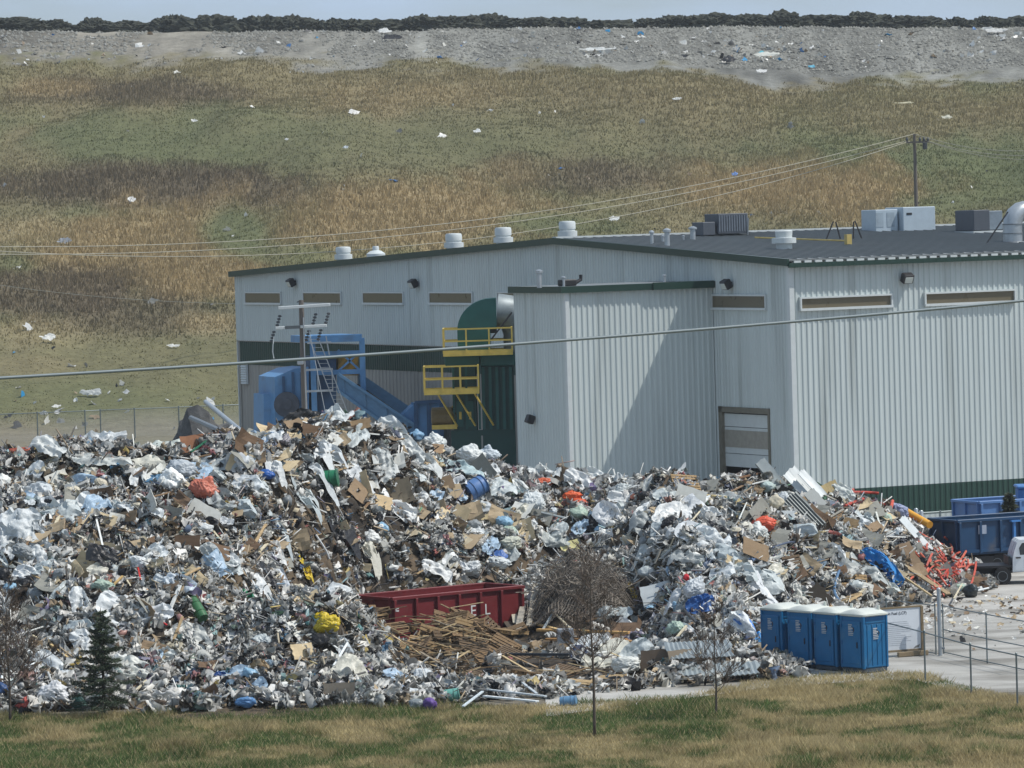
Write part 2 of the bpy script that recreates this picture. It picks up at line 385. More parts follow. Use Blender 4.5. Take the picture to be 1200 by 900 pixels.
# ------------------------------------------------------------------ recycling building
CORN = at_depth(925, 307, 239.0)
LEFT = at_depth(275, 322, 304.0)
bd = Vector((LEFT.x - CORN.x, LEFT.y - CORN.y, 0)); LLEN = bd.length; bd.normalize(); ad = Vector((bd.y, -bd.x, 0))
TH = math.atan2(ad.y, ad.x)
RLEN = 46.0
B0 = Vector((CORN.x, CORN.y, 0))
def bl(px, py, off=0.0):          # photo point on the left (gable) face -> (along, z)
    p = at_plane(px, py, B0 + ad * (-off), ad) - B0; return p.dot(bd), p.z
def br(px, py, off=0.0):          # photo point on the right (eave) face
    p = at_plane(px, py, B0 + bd * (-off), bd) - B0; return p.dot(ad), p.z
ZE = CORN.z; PK, ZP = bl(655, 283); ZL = LEFT.z
def rake(y): return ZE + (ZP - ZE) * y / PK if y < PK else ZP + (ZL - ZP) * (y - PK) / (LLEN - PK)
M_WALL = mat('wall_sheet_grey', srgb(188, 197, 196), rough=0.42, var=0.06, scale=1.6, spec=0.45, stretch=(1, 1, .06), dirt=(srgb(128, 134, 130), .9, .56, .45))
M_WALL2 = mat('wall_sheet_taupe', srgb(150, 148, 142), rough=0.6, var=0.1, scale=0.5, stretch=(1, 1, .3))
M_GREENB = mat('green_band_sheet', srgb(38, 66, 58), rough=0.45, var=0.1, scale=1)
M_DGREEN = mat('green_fascia', srgb(32, 58, 50), rough=0.4, var=0.08)
M_ROOF = mat('roof_sheet', srgb(112, 117, 118), rough=0.55, var=0.1, scale=0.3, dirt=(srgb(110, 116, 120), .15, .55, .5))
M_TRIM = mat('light_trim', srgb(196, 202, 202), rough=0.45, var=0.05)
M_PANE = mat('translucent_pane', srgb(104, 96, 78), rough=0.3, var=0.08, scale=1.5)
M_BLACK = mat('black_metal', (0.02, 0.02, 0.022), rough=0.5, var=0.2)
M_LENS = mat('lamp_lens', srgb(190, 196, 190), rough=0.2, var=0.05)
M_GALV = mat('galvanised_steel', srgb(172, 178, 182), rough=0.38, metal=0.55, var=0.14, scale=2)
M_STEEL = mat('dull_steel', srgb(120, 126, 130), rough=0.5, metal=0.3, var=0.15)
M_HVAC = mat('hvac_grey', srgb(170, 184, 194), rough=0.5, var=0.06)
M_HVACD = mat('hvac_dark', srgb(78, 84, 92), rough=0.55, var=0.1)
M_DARK = mat('dark_void', (0.012, 0.012, 0.013), rough=0.9, var=0.1)

def ribs(mb, axis, s0, s1, z0f, z1f, off=0.0, pitch=0.32, h=0.045, cuts=(), flip=1):
    """ribbed sheet along 'x' (local y=0, facing -y) or 'y' (local x=0, facing -x)"""
    prof = []; s = s0; k = 0
    while s < s1:
        for ds, hh in ((0, 0), (pitch * .40, 0), (pitch * .53, h), (pitch * .80, h), (pitch * .93, 0)):
            if s + ds < s1: prof.append((s + ds, hh))
        s += pitch
    prof.append((s1, 0))
    lo = []; hi = []
    for q, hh in prof:
        d = -(off + hh)
        if axis == 'x': lo.append((q, d, z0f(q))); hi.append((q, d, z1f(q)))
        else: lo.append((d, q, z0f(q))); hi.append((d, q, z1f(q)))
    mb.grid([lo, hi])
bld = thing('recycling_building', 'large pale grey ribbed metal industrial building with green trim behind the waste heap', 'building', B0, TH)
K = lambda v: (lambda q: v)
# --- gable (left) face; main wall meets overhead door opening
dy1, dzt = bl(843, 476); dy0, _ = bl(902, 477); dz_low = bl(870, 548)[1]
mb = MB()
ribs(mb, 'y', 0.12, dy0, K(0), rake); ribs(mb, 'y', dy0, dy1, K(dzt), rake); ribs(mb, 'y', dy1, 20.0, K(0), rake)
yb0 = 20.0; zb_t = bl(280, 399)[1]; zb_b = bl(280, 427)[1]
ribs(mb, 'y', yb0, LLEN, K(zb_t), rake)
mb.build('wall', M_WALL, bld)
mb = MB(); ribs(mb, 'y', yb0, LLEN - .35, K(zb_b), K(zb_t), off=-.1); mb.build('green_band', M_GREENB, bld)
mb = MB(); ribs(mb, 'y', yb0, LLEN - .3, K(0), K(zb_b), off=-.13, pitch=.5); mb.box((.3, LLEN - .2, zb_t / 2), (.5, .2, zb_t)); mb.box((-.005, (yb0 + LLEN) / 2, zb_t - .01), (.04, LLEN - yb0, .06)); mb.build('lower_wall', M_WALL2, bld)
# --- eave (right) face with its green band
g_t = br(1075, 568)[1]; g_b = br(1075, 603)[1]
mb = MB(); ribs(mb, 'x', 0.12, RLEN, K(g_t), K(ZE)); ribs(mb, 'x', 0.12, RLEN, K(0), K(g_b)); mb.build('wall', M_WALL, bld)
mb = MB(); ribs(mb, 'x', 0.12, RLEN, K(g_b), K(g_t), off=.004); mb.build('green_band', M_GREENB, bld)
mb = MB(); mb.box((0.02, 0.02, ZE / 2 - .1), (.30, .30, ZE - .2), bev=.02); mb.build('corner_trim', M_TRIM, bld)
mb = MB(); mb.box((0.4, LLEN, ZL / 2), (.8, .1, ZL)); mb.build('end_trim', M_TRIM, bld)
# back and hidden faces
mb = MB(); mb.add([(RLEN, 0, 0), (RLEN, LLEN, 0), (RLEN, LLEN, ZL), (RLEN, PK, ZP), (RLEN, 0, ZE)], [(0, 1, 2, 3, 4)]); mb.add([(0, LLEN, 0), (RLEN, LLEN, 0), (RLEN, LLEN, ZL), (0, LLEN, ZL)], [(0, 1, 2, 3)]); mb.build('rear_wall', M_WALL, bld)
# --- roof: two slopes with standing seams, thickness
roof_mb = MB(); ov = 0.42
for (ya, za, yb, zb) in ((-ov, ZE - ov * (ZP - ZE) / PK, PK, ZP), (PK, ZP, LLEN + .15, ZL)):
    roof_mb.prism([(-.25, ya, za + .06), (RLEN + .2, ya, za + .06), (RLEN + .2, yb, zb + .06), (-.25, yb, zb + .06)], (0, 0, 0), (0, 0, .10))
roof = roof_mb.build('roof', M_ROOF, bld)
mb = MB(); x = 0.2
while x < RLEN:
    for (ya, za, yb, zb) in ((-ov - .01, ZE - ov * (ZP - ZE) / PK, PK, ZP),):
        mb.bar((x, ya, za + .185), (x, yb, zb + .185), .06, .05)
    x += .62
mb.build('standing_seams', M_ROOF, roof)
mb = MB(); x = 0.0
while x < RLEN:
    mb.box((x + .2, -ov - .03, ZE - .0), (.40, .10, .11)); x += .62
mb.build('eave_closures', M_TRIM, roof)
mb = MB(); mb.bar((-.3, PK, ZP + .22), (RLEN, PK, ZP + .22), .5, .10); mb.build('ridge_cap', M_TRIM, roof)
mb = MB()
mb.bar((-.32, -ov, ZE - .02), (-.32, PK, ZP + .04), .14, .36); mb.bar((-.32, PK, ZP + .04), (-.32, LLEN + .16, ZL + .04), .14, .36)
mb.box((RLEN / 2, -ov - .03, ZE - .17), (RLEN + .6, .14, .24)); mb.build('fascia', M_DGREEN, bld)
# --- slit windows
def window(face, c0, c1, z0, z1, deep=.12):
    fr = MB(); L = .09; d = -(deep)
    def bx(a0, a1, b0, b1, dd, th, m):
        if face == 'y': m.box((dd, (a0 + a1) / 2, (b0 + b1) / 2), (th, a1 - a0, b1 - b0))
        else: m.box(((a0 + a1) / 2, dd, (b0 + b1) / 2), (a1 - a0, th, b1 - b0))
    bx(c0 - L, c1 + L, z1, z1 + L, d / 2, deep, fr); bx(c0 - L, c1 + L, z0 - L * 1.4, z0, d / 2 - .02, deep + .04, fr)
    bx(c0 - L, c0, z0, z1, d / 2, deep, fr); bx(c1, c1 + L, z0, z1, d / 2, deep, fr)
    f = fr.build('window', M_TRIM, bld); p = MB(); bx(c0, c1, z0, z1, -.075, .02, p); p.build('pane', M_PANE, f)
zw = bl(310, 343.5)[1]; zw2 = bl(310, 354.5)[1]
for xa, xb in ((289, 330), (357, 400.5), (427, 473.5), (505, 554.5), (585, 640)):
    a = bl(xb, 350)[0]; b = bl(xa, 350)[0]; window('y', a, b, bl(xa, 354.5)[1], bl(xa, 343.5)[1])
window('y', bl(898, 350)[0], bl(836.5, 350)[0], bl(867, 360.5)[1], bl(867, 347)[1])
for xa, xb, ya, yb in ((937.5, 1042.5, 347, 359.5), (1083.5, 1187, 341.5, 354)):
    window('x', br(xa, 350)[0], br(xb, 350)[0], br((xa + xb) / 2, yb)[1], br((xa + xb) / 2, ya + 1.2)[1], .2)
a0 = br(1230, 345)[0]
while a0 < 38: window('x', a0, a0 + 4.8, br(990, 359.5)[1], br(990, 346)[1], .2); a0 += 6.8
# --- louvre low on the left
la, lz = bl(290, 425); lb, lz2 = bl(284, 450)
mb = MB(); mb.box((-.02, (la + lb) / 2, (lz + lz2) / 2), (.10, abs(lb - la), abs(lz - lz2)))
for i in range(9): mb.box((-.09, (la + lb) / 2, lz2 + (i + .5) * (lz - lz2) / 9), (.05, abs(lb - la) * .9, .12), Ry(.5))
mb.build('louvre', M_TRIM, bld)
# --- wall lights
def wall_light(face, px, py, s=1.0):
    a, z = (bl if face == 'y' else br)(px, py)
    M = Matrix.Identity(3) if face == 'x' else Rz(-math.pi / 2)
    def P(x, y, zz): v = M @ Vector((x, y, zz)); return Vector((a, 0, z)) + v if face == 'x' else Vector((0, a, z)) + v
    mb = MB(); mb.box(P(0, -.14, .05), (.16 * s, .22, .16), M, .02); mb.box(P(0, -.36 * s, -.0), (.62 * s, .40 * s, .50 * s), M @ Rx(.45), .05)
    l = mb.build('wall_light', M_BLACK, bld); mb = MB(); mb.box(P(0, -.50 * s, -.10), (.46 * s, .10, .34 * s), M @ Rx(.45), .02); mb.build('lens', M_LENS, l)
for px, py in ((347, 331), (490.5, 332), (858, 333)): wall_light('y', px, py)
wall_light('x', 1059, 326)
# --- overhead door
mb = MB(); zd = dz_low; n = 4
for i in range(n):
    z0 = zd + (dzt - .35 - zd) * i / n; z1 = zd + (dzt - .35 - zd) * (i + 1) / n; mb.box((.12, (dy0 + dy1) / 2, (z0 + z1) / 2), (.06, dy1 - dy0 - .5, z1 - z0 - .03))
door = mb.build('overhead_door', M_TRIM, bld)
mb = MB(); mb.box((.10, (dy0 + dy1) / 2, zd + (dzt - zd) * .47), (.06, dy1 - dy0 - .5, .9)); mb.build('door_band', mat('door_taupe', srgb(150, 146, 136), .6), door)
mb = MB(); mb.box((.03, dy1 - .18, dzt / 2), (.20, .36, dzt)); mb.box((.03, dy0 + .09, dzt / 2), (.18, .18, dzt)); mb.box((.03, (dy0 + dy1) / 2, dzt - .15), (.20, dy1 - dy0 + .04, .30)); mb.build('door_frame', mat('jamb_taupe', srgb(112, 108, 96), .6), bld)
mb = MB(); mb.box((2.2, (dy0 + dy1) / 2, dzt / 2), (.1, dy1 - dy0 + 3, dzt + 2)); mb.build('dark_interior', M_DARK, bld)
# --- annex block in front of the gable face
ya_, _ = bl(835, 340)
ALEN = 8.6; AW = 6.4
ann_top = lambda q: at_plane(740, 336, B0 - 0 * ad, bd).z
zA = (at_plane(663, 340, B0 + bd * ya_, bd)).z
pL = at_plane(663, 340, B0 + bd * ya_, bd) - B0; ALEN = -pL.dot(ad)
pB = at_plane(602, 343, B0 - ad * ALEN, ad) - B0; AW = pB.dot(bd) - ya_
ann = MB(); a_r = MB()
prof = lambda mbx: None
def annex_wall(mbx):
    # sunny side: local y = ya_, from x=-ALEN to 0 facing -y ; left side: x=-ALEN facing -x
    sub = MB(); ribs(sub, 'x', -ALEN + .1, -.03, K(0), K(zA)); mbx.add([(p[0], p[1] + ya_, p[2]) for p in sub.v], sub.f)
    sub = MB(); ribs(sub, 'y', ya_ + .1, ya_ + AW, K(0), K(zA)); mbx.add([(p[0] - ALEN, p[1], p[2]) for p in sub.v], sub.f)
    mbx.add([(-ALEN, ya_ + AW, 0), (0, ya_ + AW, 0), (0, ya_ + AW, zA), (-ALEN, ya_ + AW, zA)], [(0, 1, 2, 3)])
mb = MB(); annex_wall(mb); annex = mb.build('annex', M_WALL, bld)
mb = MB(); mb.box((-ALEN - .01, ya_ - .01, zA / 2), (.24, .24, zA), bev=.02); mb.build('corner_trim', M_TRIM, annex)
mb = MB(); mb.box((-ALEN / 2 - .1, ya_ + AW / 2 - .1, zA + .12), (ALEN + .0, AW + .2, .12)); mb.build('annex_roof', M_ROOF, annex)
mb = MB(); mb.box((-ALEN / 2 - .15, ya_ - .22, zA + .02), (ALEN + .5, .14, .34)); mb.box((-ALEN - .26, ya_ + AW / 2 - .1, zA + .02), (.14, AW + .26, .34)); mb.box((-1.9, ya_ - .33, zA + .03), (3.6, .10, .38)); mb.build('fascia', M_DGREEN, annex)
p = at_plane(627, 491, B0 - ad * ALEN, ad) - B0
mb = MB(); mb.box((-ALEN - .3, p.dot(bd), p.z), (.4, .42, .44), Ry(.4), .04); mb.build('wall_light', M_BLACK, annex)
for px, py, h, r in ((641, 336, .95, .13), (670, 334, .55, .09), (793, 331, .45, .08)):
    x, y, z = -ALEN * (835 - px) / 172 * .96 - .3, ya_ + 1.0, zA + .15
    mb = MB(); mb.lathe((x, y, z), [(r, 0), (r, h * .8), (r * 1.5, h * .82), (r * 1.5, h * .95), (r * .5, h)], 10); mb.build('vent_pipe', M_GALV, annex)
mb = MB(); x, y = -ALEN * .93, ya_ + 1.2; mb.box((x + .1, y, zA + .36), (.9, .5, .34), None, .05); mb.tube([(x + .5, y, zA + .3), (x + .9, y, zA + .5), (x + .9, y, zA + .75)], .1, 8); mb.build('roof_fan', M_BLACK, annex)

# --- roof vents (cowls) on the left slope, and small stacks on the right slope
def roof_z(y): return rake(min(max(y, 0), LLEN)) + .16
def on_roof(px, py):
    d = ray(px, py); t = 200 / d.y
    for i in range(4000):
        q = CAMP + d * t - B0; y = q.dot(bd)
        if q.z <= roof_z(y): return Vector((q.dot(ad), y, q.z))
        t += .05 / d.y
    return None
for i, (px, w, h, xoff) in enumerate(((403, 20, 12, 2.5), (441, 22, 9, 2.5), (532, 22, 14, 2.5), (590, 22, 15, 2.5), (665, 22, 15, 3.0))):
    y = None
    best = min((abs((project([B0 + ad * xoff + bd * (yy / 10) + Vector((0, 0, rake(yy / 10)))])[0][0]) - px), yy / 10) for yy in range(0, int(LLEN * 10)))
    y = best[1]; s = FPX / (B0 + bd * y).y; r = w / s / 2; hh = h / s + .45; z = roof_z(y) - .05
    mb = MB()
    if i == 1: mb.lathe((xoff, y, z), [(r, 0), (r, .25), (r * 1.02, .45), (r * .6, .62), (r * .35, .66), (r * .35, hh * .95), (r * .3, hh)], 22)
    else: mb.lathe((xoff, y, z), [(r * .8, 0), (r * .8, .3), (r * 1.06, .32), (r * 1.06, .62), (r * .82, .64), (r * .82, .72), (r * .9, .74), (r * .9, hh * .92), (r * .8, hh), (r * .2, hh + .02)], 22)
    mb.build('roof_vent', M_TRIM, roof, smooth=True, sharp=35)
q = on_roof(919, 292); mb = MB(); r = .62
mb.lathe(q, [(r * .7, 0), (r * .7, .3), (r * 1.05, .32), (r * 1.05, .6), (r * .7, .62), (r * .75, .95), (r * .65, 1.0)], 20); mb.build('roof_vent', M_TRIM, roof, smooth=True, sharp=35)
for px, py, h, r in ((764, 286, .75, .09), (777, 284, .4, .07), (782, 288, .95, .14), (812, 281, .75, .15), (801, 282, .3, .05)):
    q = on_roof(px, py); mb = MB(); mb.lathe(q, [(r, -.1), (r, h * .75), (r * 1.6, h * .78), (r * 1.6, h * .9), (r * .4, h)], 12); mb.build('vent_pipe', M_GALV, roof)
# gas line and small roof frame
mb = MB(); q0, q1 = on_roof(885, 283), on_roof(994, 287); mb.tube([q0 + Vector((0, 0, .22)), q1 + Vector((0, 0, .22))], .05, 6); mb.box(q1 + Vector((0, 0, .3)), (.3, .3, .55)); mb.build('gas_pipe', mat('yellow_pipe', srgb(180, 160, 96), .5), roof)
mb = MB()
for a, b in (((968, 281), (979, 266)), ((985, 281), (979, 266)), ((1000, 281), (1001, 264)), ((1010, 280), (1001, 264))):
    qa = on_roof(*a); mb.bar(qa, qa + Vector(((b[0] - a[0]) / 22, 0, 1.0)), .06)
mb.build('roof_bracing', M_BLACK, roof)

# --- rooftop units: things of their own
def rooftop(name, label, cat, px0, px1, py_t, py_b, depth, m, local=None):
    q = on_roof((px0 + px1) / 2, py_b); W = B0 + ad * q.x + bd * q.y; s = FPX / W.y
    wd = (px1 - px0) / s; h = (py_b - py_t) / s
    # silhouette of a box turned by TH: w*cos + d*sin
    wb = max(.6, (wd - depth * math.sin(TH)) / math.cos(TH))
    t = thing(name, label, cat, (W.x, W.y, q.z - .05), TH); return t, wb, h, depth
t, wb, h, dp = rooftop('rooftop_unit', 'dark grey louvred cooling unit on the roof beside the small vent pipes', 'cooling unit', 816, 876, 250.5, 276, 1.6, M_HVACD)
mb = MB(); mb.box((.3, 0, h / 2 + .1), (wb - .5, dp, h - .1), None, .03); mb.box((-wb / 2 + .0, -.1, h * .38), (.8, dp * .8, h * .6), None, .03); mb.build('casing', M_HVACD, t)
mb = MB()
for i in range(12): mb.box((.3 - (wb - .5) / 2 + (i + .5) * (wb - .5) / 12, -dp / 2 - .015, h / 2 + .12), (.06, .03, h * .74))
mb.build('louvre', mat('louvre_grey', srgb(110, 118, 128), .5), t)
mb = MB(); mb.bar((-wb / 2 + .05, 0, .06), (wb / 2, 0, .06), .14, .14); mb.tube([(wb / 2 - .02, -dp / 2, 0), (wb / 2 + .05, -dp / 2, h * .8)], .06, 6); mb.build('base_rail', M_STEEL, t)
t, wb, h, dp = rooftop('rooftop_unit', 'pair of pale blue grey air handling cabinets on the roof below the hill pole', 'air handling unit', 1011, 1097, 242, 270, 2.0, M_HVAC)
mb = MB(); mb.box((wb * .2, 0, h / 2), (wb * .58, dp, h), None, .03); mb.build('casing', M_HVAC, t)
mb = MB(); mb.box((-wb * .32, .2, h / 2 - .05), (wb * .4, dp * .8, h - .1), None, .03); mb.build('side_cabinet', M_HVAC, t)
mb = MB()
for i in (-.45, -.25): mb.box((wb * i, .2 - dp * .4 - .01, h * .5), (.5, .02, h * .6))
mb.build('access_panel', mat('hvac_panel', srgb(148, 162, 172), .5), t)
mb = MB(); mb.box((wb * .02, -dp / 2 - .012, h * .72), (.35, .02, .12)); mb.build('nameplate', M_BLACK, t)
t, wb, h, dp = rooftop('rooftop_unit', 'dark and mid grey rooftop unit beside the shiny curved duct', 'air handling unit', 1120, 1178, 246, 272, 2.0, M_HVACD)
mb = MB(); mb.box((-wb * .24, 0, h / 2 + .1), (wb * .5, dp, h - .1), None, .03); mb.build('casing', M_HVACD, t)
mb = MB(); mb.box((wb * .25, .15, h / 2 + .08), (wb * .46, dp * .9, h - .2), None, .03); mb.build('side_cabinet', mat('hvac_mid', srgb(120, 132, 142), .5), t)
mb = MB(); mb.box((0, 0, .06), (wb * 1.02, dp * 1.02, .12)); mb.build('kerb', M_TRIM, t)
q = on_roof(1187, 284); W = B0 + ad * q.x + bd * q.y
t = thing('roof_duct', 'shiny galvanised gooseneck duct rising from the roof at the right edge', 'duct', (W.x, W.y, q.z - .05), TH)
r = .52; path = [(0, 0, 0), (0, 0, 1.0)] + [(.75 - .75 * math.cos(a), 0, 1.0 + .75 * math.sin(a)) for a in [i * math.pi / 8 for i in range(1, 8)]] + [(1.5, 0, 1.0), (1.5, 0, .6)]
mb = MB(); mb.tube(path, r, 18); mb.build('duct_bend', M_GALV, t, smooth=True, sharp=40)
mb = MB(); mb.lathe((0, 0, .5), [(r + .03, 0), (r + .03, .06)], 18); mb.lathe((0, 0, 1.0), [(r + .03, 0), (r + .03, .06)], 18); mb.lathe((0, 0, 0), [(r + .15, 0), (r + .1, .1)], 18); mb.build('collar', M_STEEL, t)
mb = MB(); mb.bar((-1.9, -.3, 0), (-.4, -.2, 1.7), .06); mb.build('brace', M_BLACK, t)

# ------------------------------------------------------------------ blue baling machine
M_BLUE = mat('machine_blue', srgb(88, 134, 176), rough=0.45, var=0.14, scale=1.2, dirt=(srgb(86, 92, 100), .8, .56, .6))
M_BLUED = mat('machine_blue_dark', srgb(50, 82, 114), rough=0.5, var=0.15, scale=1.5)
M_YEL = mat('safety_yellow', srgb(204, 178, 88), rough=0.45, var=0.12, scale=3)
M_RUST = mat('rusty_steel', srgb(110, 84, 66), rough=0.8, var=0.25, scale=3)
def frame_thing(px, D, rz=None):
    p = at_depth(px, 450, D); return Vector((p.x, p.y, 0)), (TH if rz is None else rz)
BD = 276.0
def pb(px, py, dd=0.0): return at_depth(px, py, BD + dd)
bo = at_ground(400, 560); bo = Vector((at_depth(420, 450, BD).x, BD, 0))
bal = thing('baling_machine', 'blue baling machine with inclined conveyor and ladder standing by the long grey wall', 'machine', bo)
def pbuild(mb, name, m, par): return mb.build(name, m, par, origin=bo)
def slab_px(mb, quad, D0, D1):
    """a body whose near face has the given photo outline at depth D0, going back to D1 with parallel sides"""
    poly = [at_depth(x, y, D0) for x, y in quad]; mb.prism(poly, (0, 0, 0), (-(D1 - D0) * .35, D1 - D0, 0))
mb = MB()
for px in (366, 424):
    for dd in (0, 3.0):
        a = pb(px, 396, dd); mb.bar(Vector((a.x, a.y, 0)), a, .32, .32)
for px in (366, 424):
    mb.bar(pb(px, 399), pb(px, 401, 3), .25, .3)
for py in (396, 415, 437):
    mb.bar(pb(366, py), pb(424, py - 1.8), .25, .28); mb.bar(pb(366, py, 3), pb(424, py - 1.8, 3), .25, .28)
mb.bar(pb(395, 436), pb(424, 410), .22, .12); mb.bar(pb(396, 410), pb(424, 436), .22, .12)
pbuild(mb, 'frame', M_BLUE, bal)
mb = MB(); slab_px(mb, [(363, 402), (363, 394), (423, 392), (423, 400)], BD - .3, BD + 3.4); pbuild(mb, 'head_cover', M_BLUE, bal)
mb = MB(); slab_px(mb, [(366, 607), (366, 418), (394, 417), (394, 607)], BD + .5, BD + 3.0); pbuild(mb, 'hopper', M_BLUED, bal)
mb = MB(); slab_px(mb, [(396, 440), (396, 414), (420, 413), (420, 440)], BD + 1.0, BD + 2.6); pbuild(mb, 'drive_guard', mat('guard_yellow', srgb(176, 140, 64), .6, var=.3), bal)
mb = MB(); slab_px(mb, [(322, 600), (322, 442), (345, 432), (362, 430), (362, 600)], BD + .2, BD + 3.4); slab_px(mb, [(309, 597), (309, 462), (323, 461), (323, 597)], BD + 1, BD + 3); pbuild(mb, 'bale_chamber', M_BLUE, bal)
mb = MB()
for px in (332, 343, 353): mb.bar(pb(px, 436 if px > 340 else 441, .1), pb(px + 2, 515, .1), .14, .2)
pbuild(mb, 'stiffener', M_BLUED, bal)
mb = MB(); mb.lathe(pb(336, 474, .1), [(.75, -.2), (.75, .2)], 24, Rx(math.pi / 2)); mb.lathe(pb(336, 474, -.1), [(.3, -.2), (.3, .2)], 16, Rx(math.pi / 2)); pbuild(mb, 'flywheel', mat('flywheel_grey', srgb(66, 72, 82), .7, var=.3), bal)
# inclined conveyor: floor, near and far side walls with posts
A0, A1 = (395, 436), (487, 505)
for dd in (-0.6, 2.2):
    quad = [(396, 438), (489, 500), (489, 524), (396, 458)] if dd < 0 else [(420, 436), (500, 490), (500, 512), (420, 456)]
    mb = MB(); slab_px(mb, quad, BD + dd, BD + dd + .2); pbuild(mb, 'conveyor_side', mat('machine_blue_light', srgb(98, 138, 170), .45, var=.1), bal)
mb = MB(); poly = [pb(396, 452, -.4), pb(489, 516, -.4), pb(500, 506, 2.2), pb(420, 450, 2.2)]; mb.prism(poly, (0, 0, 0), (0, 0, -.25)); pbuild(mb, 'conveyor_belt', mat('belt_brown', srgb(86, 78, 70), .8, var=.25), bal)
mb = MB()
for i in range(4):
    x = 402 + i * 25; y = 441 + i * 16.6; mb.bar(pb(x, y, -.66), pb(x + 1, y + 20, -.66), .10, .06)
mb.bar(pb(396, 438, -.7), pb(489, 500, -.7), .2, .16); mb.bar(pb(396, 458, -.7), pb(489, 524, -.7), .2, .16)
pbuild(mb, 'side_ribs', mat('machine_blue_light', srgb(98, 138, 170), .45, var=.1), bal)
mb = MB(); slab_px(mb, [(487, 596), (487, 472), (517, 470), (517, 596)], BD - .8, BD + .0); slab_px(mb, [(517, 590), (517, 471), (548, 470), (548, 590)], BD + 1.4, BD + 2.2); slab_px(mb, [(460, 596), (460, 497), (487, 472), (487, 596)], BD - .4, BD + .2); pbuild(mb, 'feed_hopper', M_BLUE, bal)
mb = MB()
for px in (487, 502, 517): mb.bar(pb(px, 472, -.95), pb(px + 2, 555, -.95), .22, .16)
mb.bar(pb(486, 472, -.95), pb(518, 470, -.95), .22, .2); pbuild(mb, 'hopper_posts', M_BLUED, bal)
mb = MB()
for px in (378, 389): mb.bar(pb(px - 16, 396, -1.2), pb(px + 24, 498, -1.2), .05, .05)
for i in range(22):
    f = i / 21; y = 398 + f * 98; x = 363 + f * 39; mb.bar(pb(x, y, -1.2), pb(x + 10.5, y - .3, -1.2), .025, .025)
pbuild(mb, 'ladder', M_GALV, bal)
for y in (433, 458):
    for dd in (-.9, .4): mb = MB(); mb.bar(pb(356, y + .8, dd), pb(390, y - .6, dd), .18, .12); pbuild(mb, 'platform_beam', M_GALV, bal)
for px in (357, 372, 389): mb = MB(); mb.bar(pb(px, 433, -.9), pb(px + 1, 458, -.9), .06, .06); pbuild(mb, 'platform_post', M_GALV, bal)
mb = MB(); mb.bar(pb(360, 402, -.9), pb(388, 401, -.9), .12, .1); mb.bar(pb(382, 394, -.9), pb(386, 416, -.9), .07, .07); pbuild(mb, 'hand_rail', M_GALV, bal)

# ------------------------------------------------------------------ green dust collector
GD = 262.0
def pg(px, py, dd=0.0): return at_depth(px, py, GD + dd)
go = Vector((pg(567, 450).x, GD, 0))
dc = thing('dust_collector', 'dark green dust collector tower with curved duct and two yellow railed platforms by the annex', 'dust collector', go)
def gbuild(mb, name, m, par, **k): return mb.build(name, m, par, origin=go, **k)
M_GRN = mat('collector_green', srgb(30, 84, 80), rough=0.4, var=0.15, scale=1.2)
M_GRND = mat('collector_green_dark', srgb(28, 68, 64), rough=0.45, var=0.15, scale=1.2)
def gbox(mb, x0, x1, y0, y1, d0, d1):
    a, b = pg(x0, y0, d0), pg(x1, y1, d0); mb.box(((a.x + b.x) / 2, GD + (d0 + d1) / 2, (a.z + b.z) / 2), (b.x - a.x, d1 - d0, a.z - b.z), None, .05)
mb = MB(); gbox(mb, 530, 563, 427, 602, -1.4, 1.4); gbox(mb, 563.5, 607, 428.5, 602, -1.4, 2.2); gbuild(mb, 'body', M_GRND, dc)
mb = MB(); gbox(mb, 521, 563, 417, 428, -1.6, 1.4); gbox(mb, 563, 604, 415, 428, -1.8, 2.2); gbuild(mb, 'header', M_GRN, dc)
mb = MB()
for x in (566, 574, 582, 590, 598): mb.bar(pg(x, 430, -1.5), pg(x + 1.5, 503, -1.5), .16, .16)
for x in (531, 546, 561): mb.bar(pg(x, 430, -1.5), pg(x + 1.5, 503, -1.5), .12, .10)
gbuild(mb, 'stiffener', M_GRN, dc)
mb = MB()
for x in (539, 551):
    a, b = pg(x - 4.5, 470, -1.45), pg(x + 4.5, 500, -1.45); mb.box(((a.x + b.x) / 2, a.y - .02, (a.z + b.z) / 2), (b.x - a.x, .06, a.z - b.z))
door = gbuild(mb, 'access_door', M_GRN, dc)
mb = MB()
for x in (539.5, 551): a = pg(x, 487, -1.53); mb.box(a, (.13, .03, .42))
gbuild(mb, 'warning_label', M_YEL, door)
mb = MB()
for x in (531, 561, 601):
    for dd in (-1.3, 1.3): a = pg(x, 504, dd); mb.bar((a.x, a.y, 0), a, .25, .25)
mb.bar(pg(531, 508, -1.3), pg(604, 506, -1.3), .3, .3); gbuild(mb, 'legs_frame', M_GRND, dc)
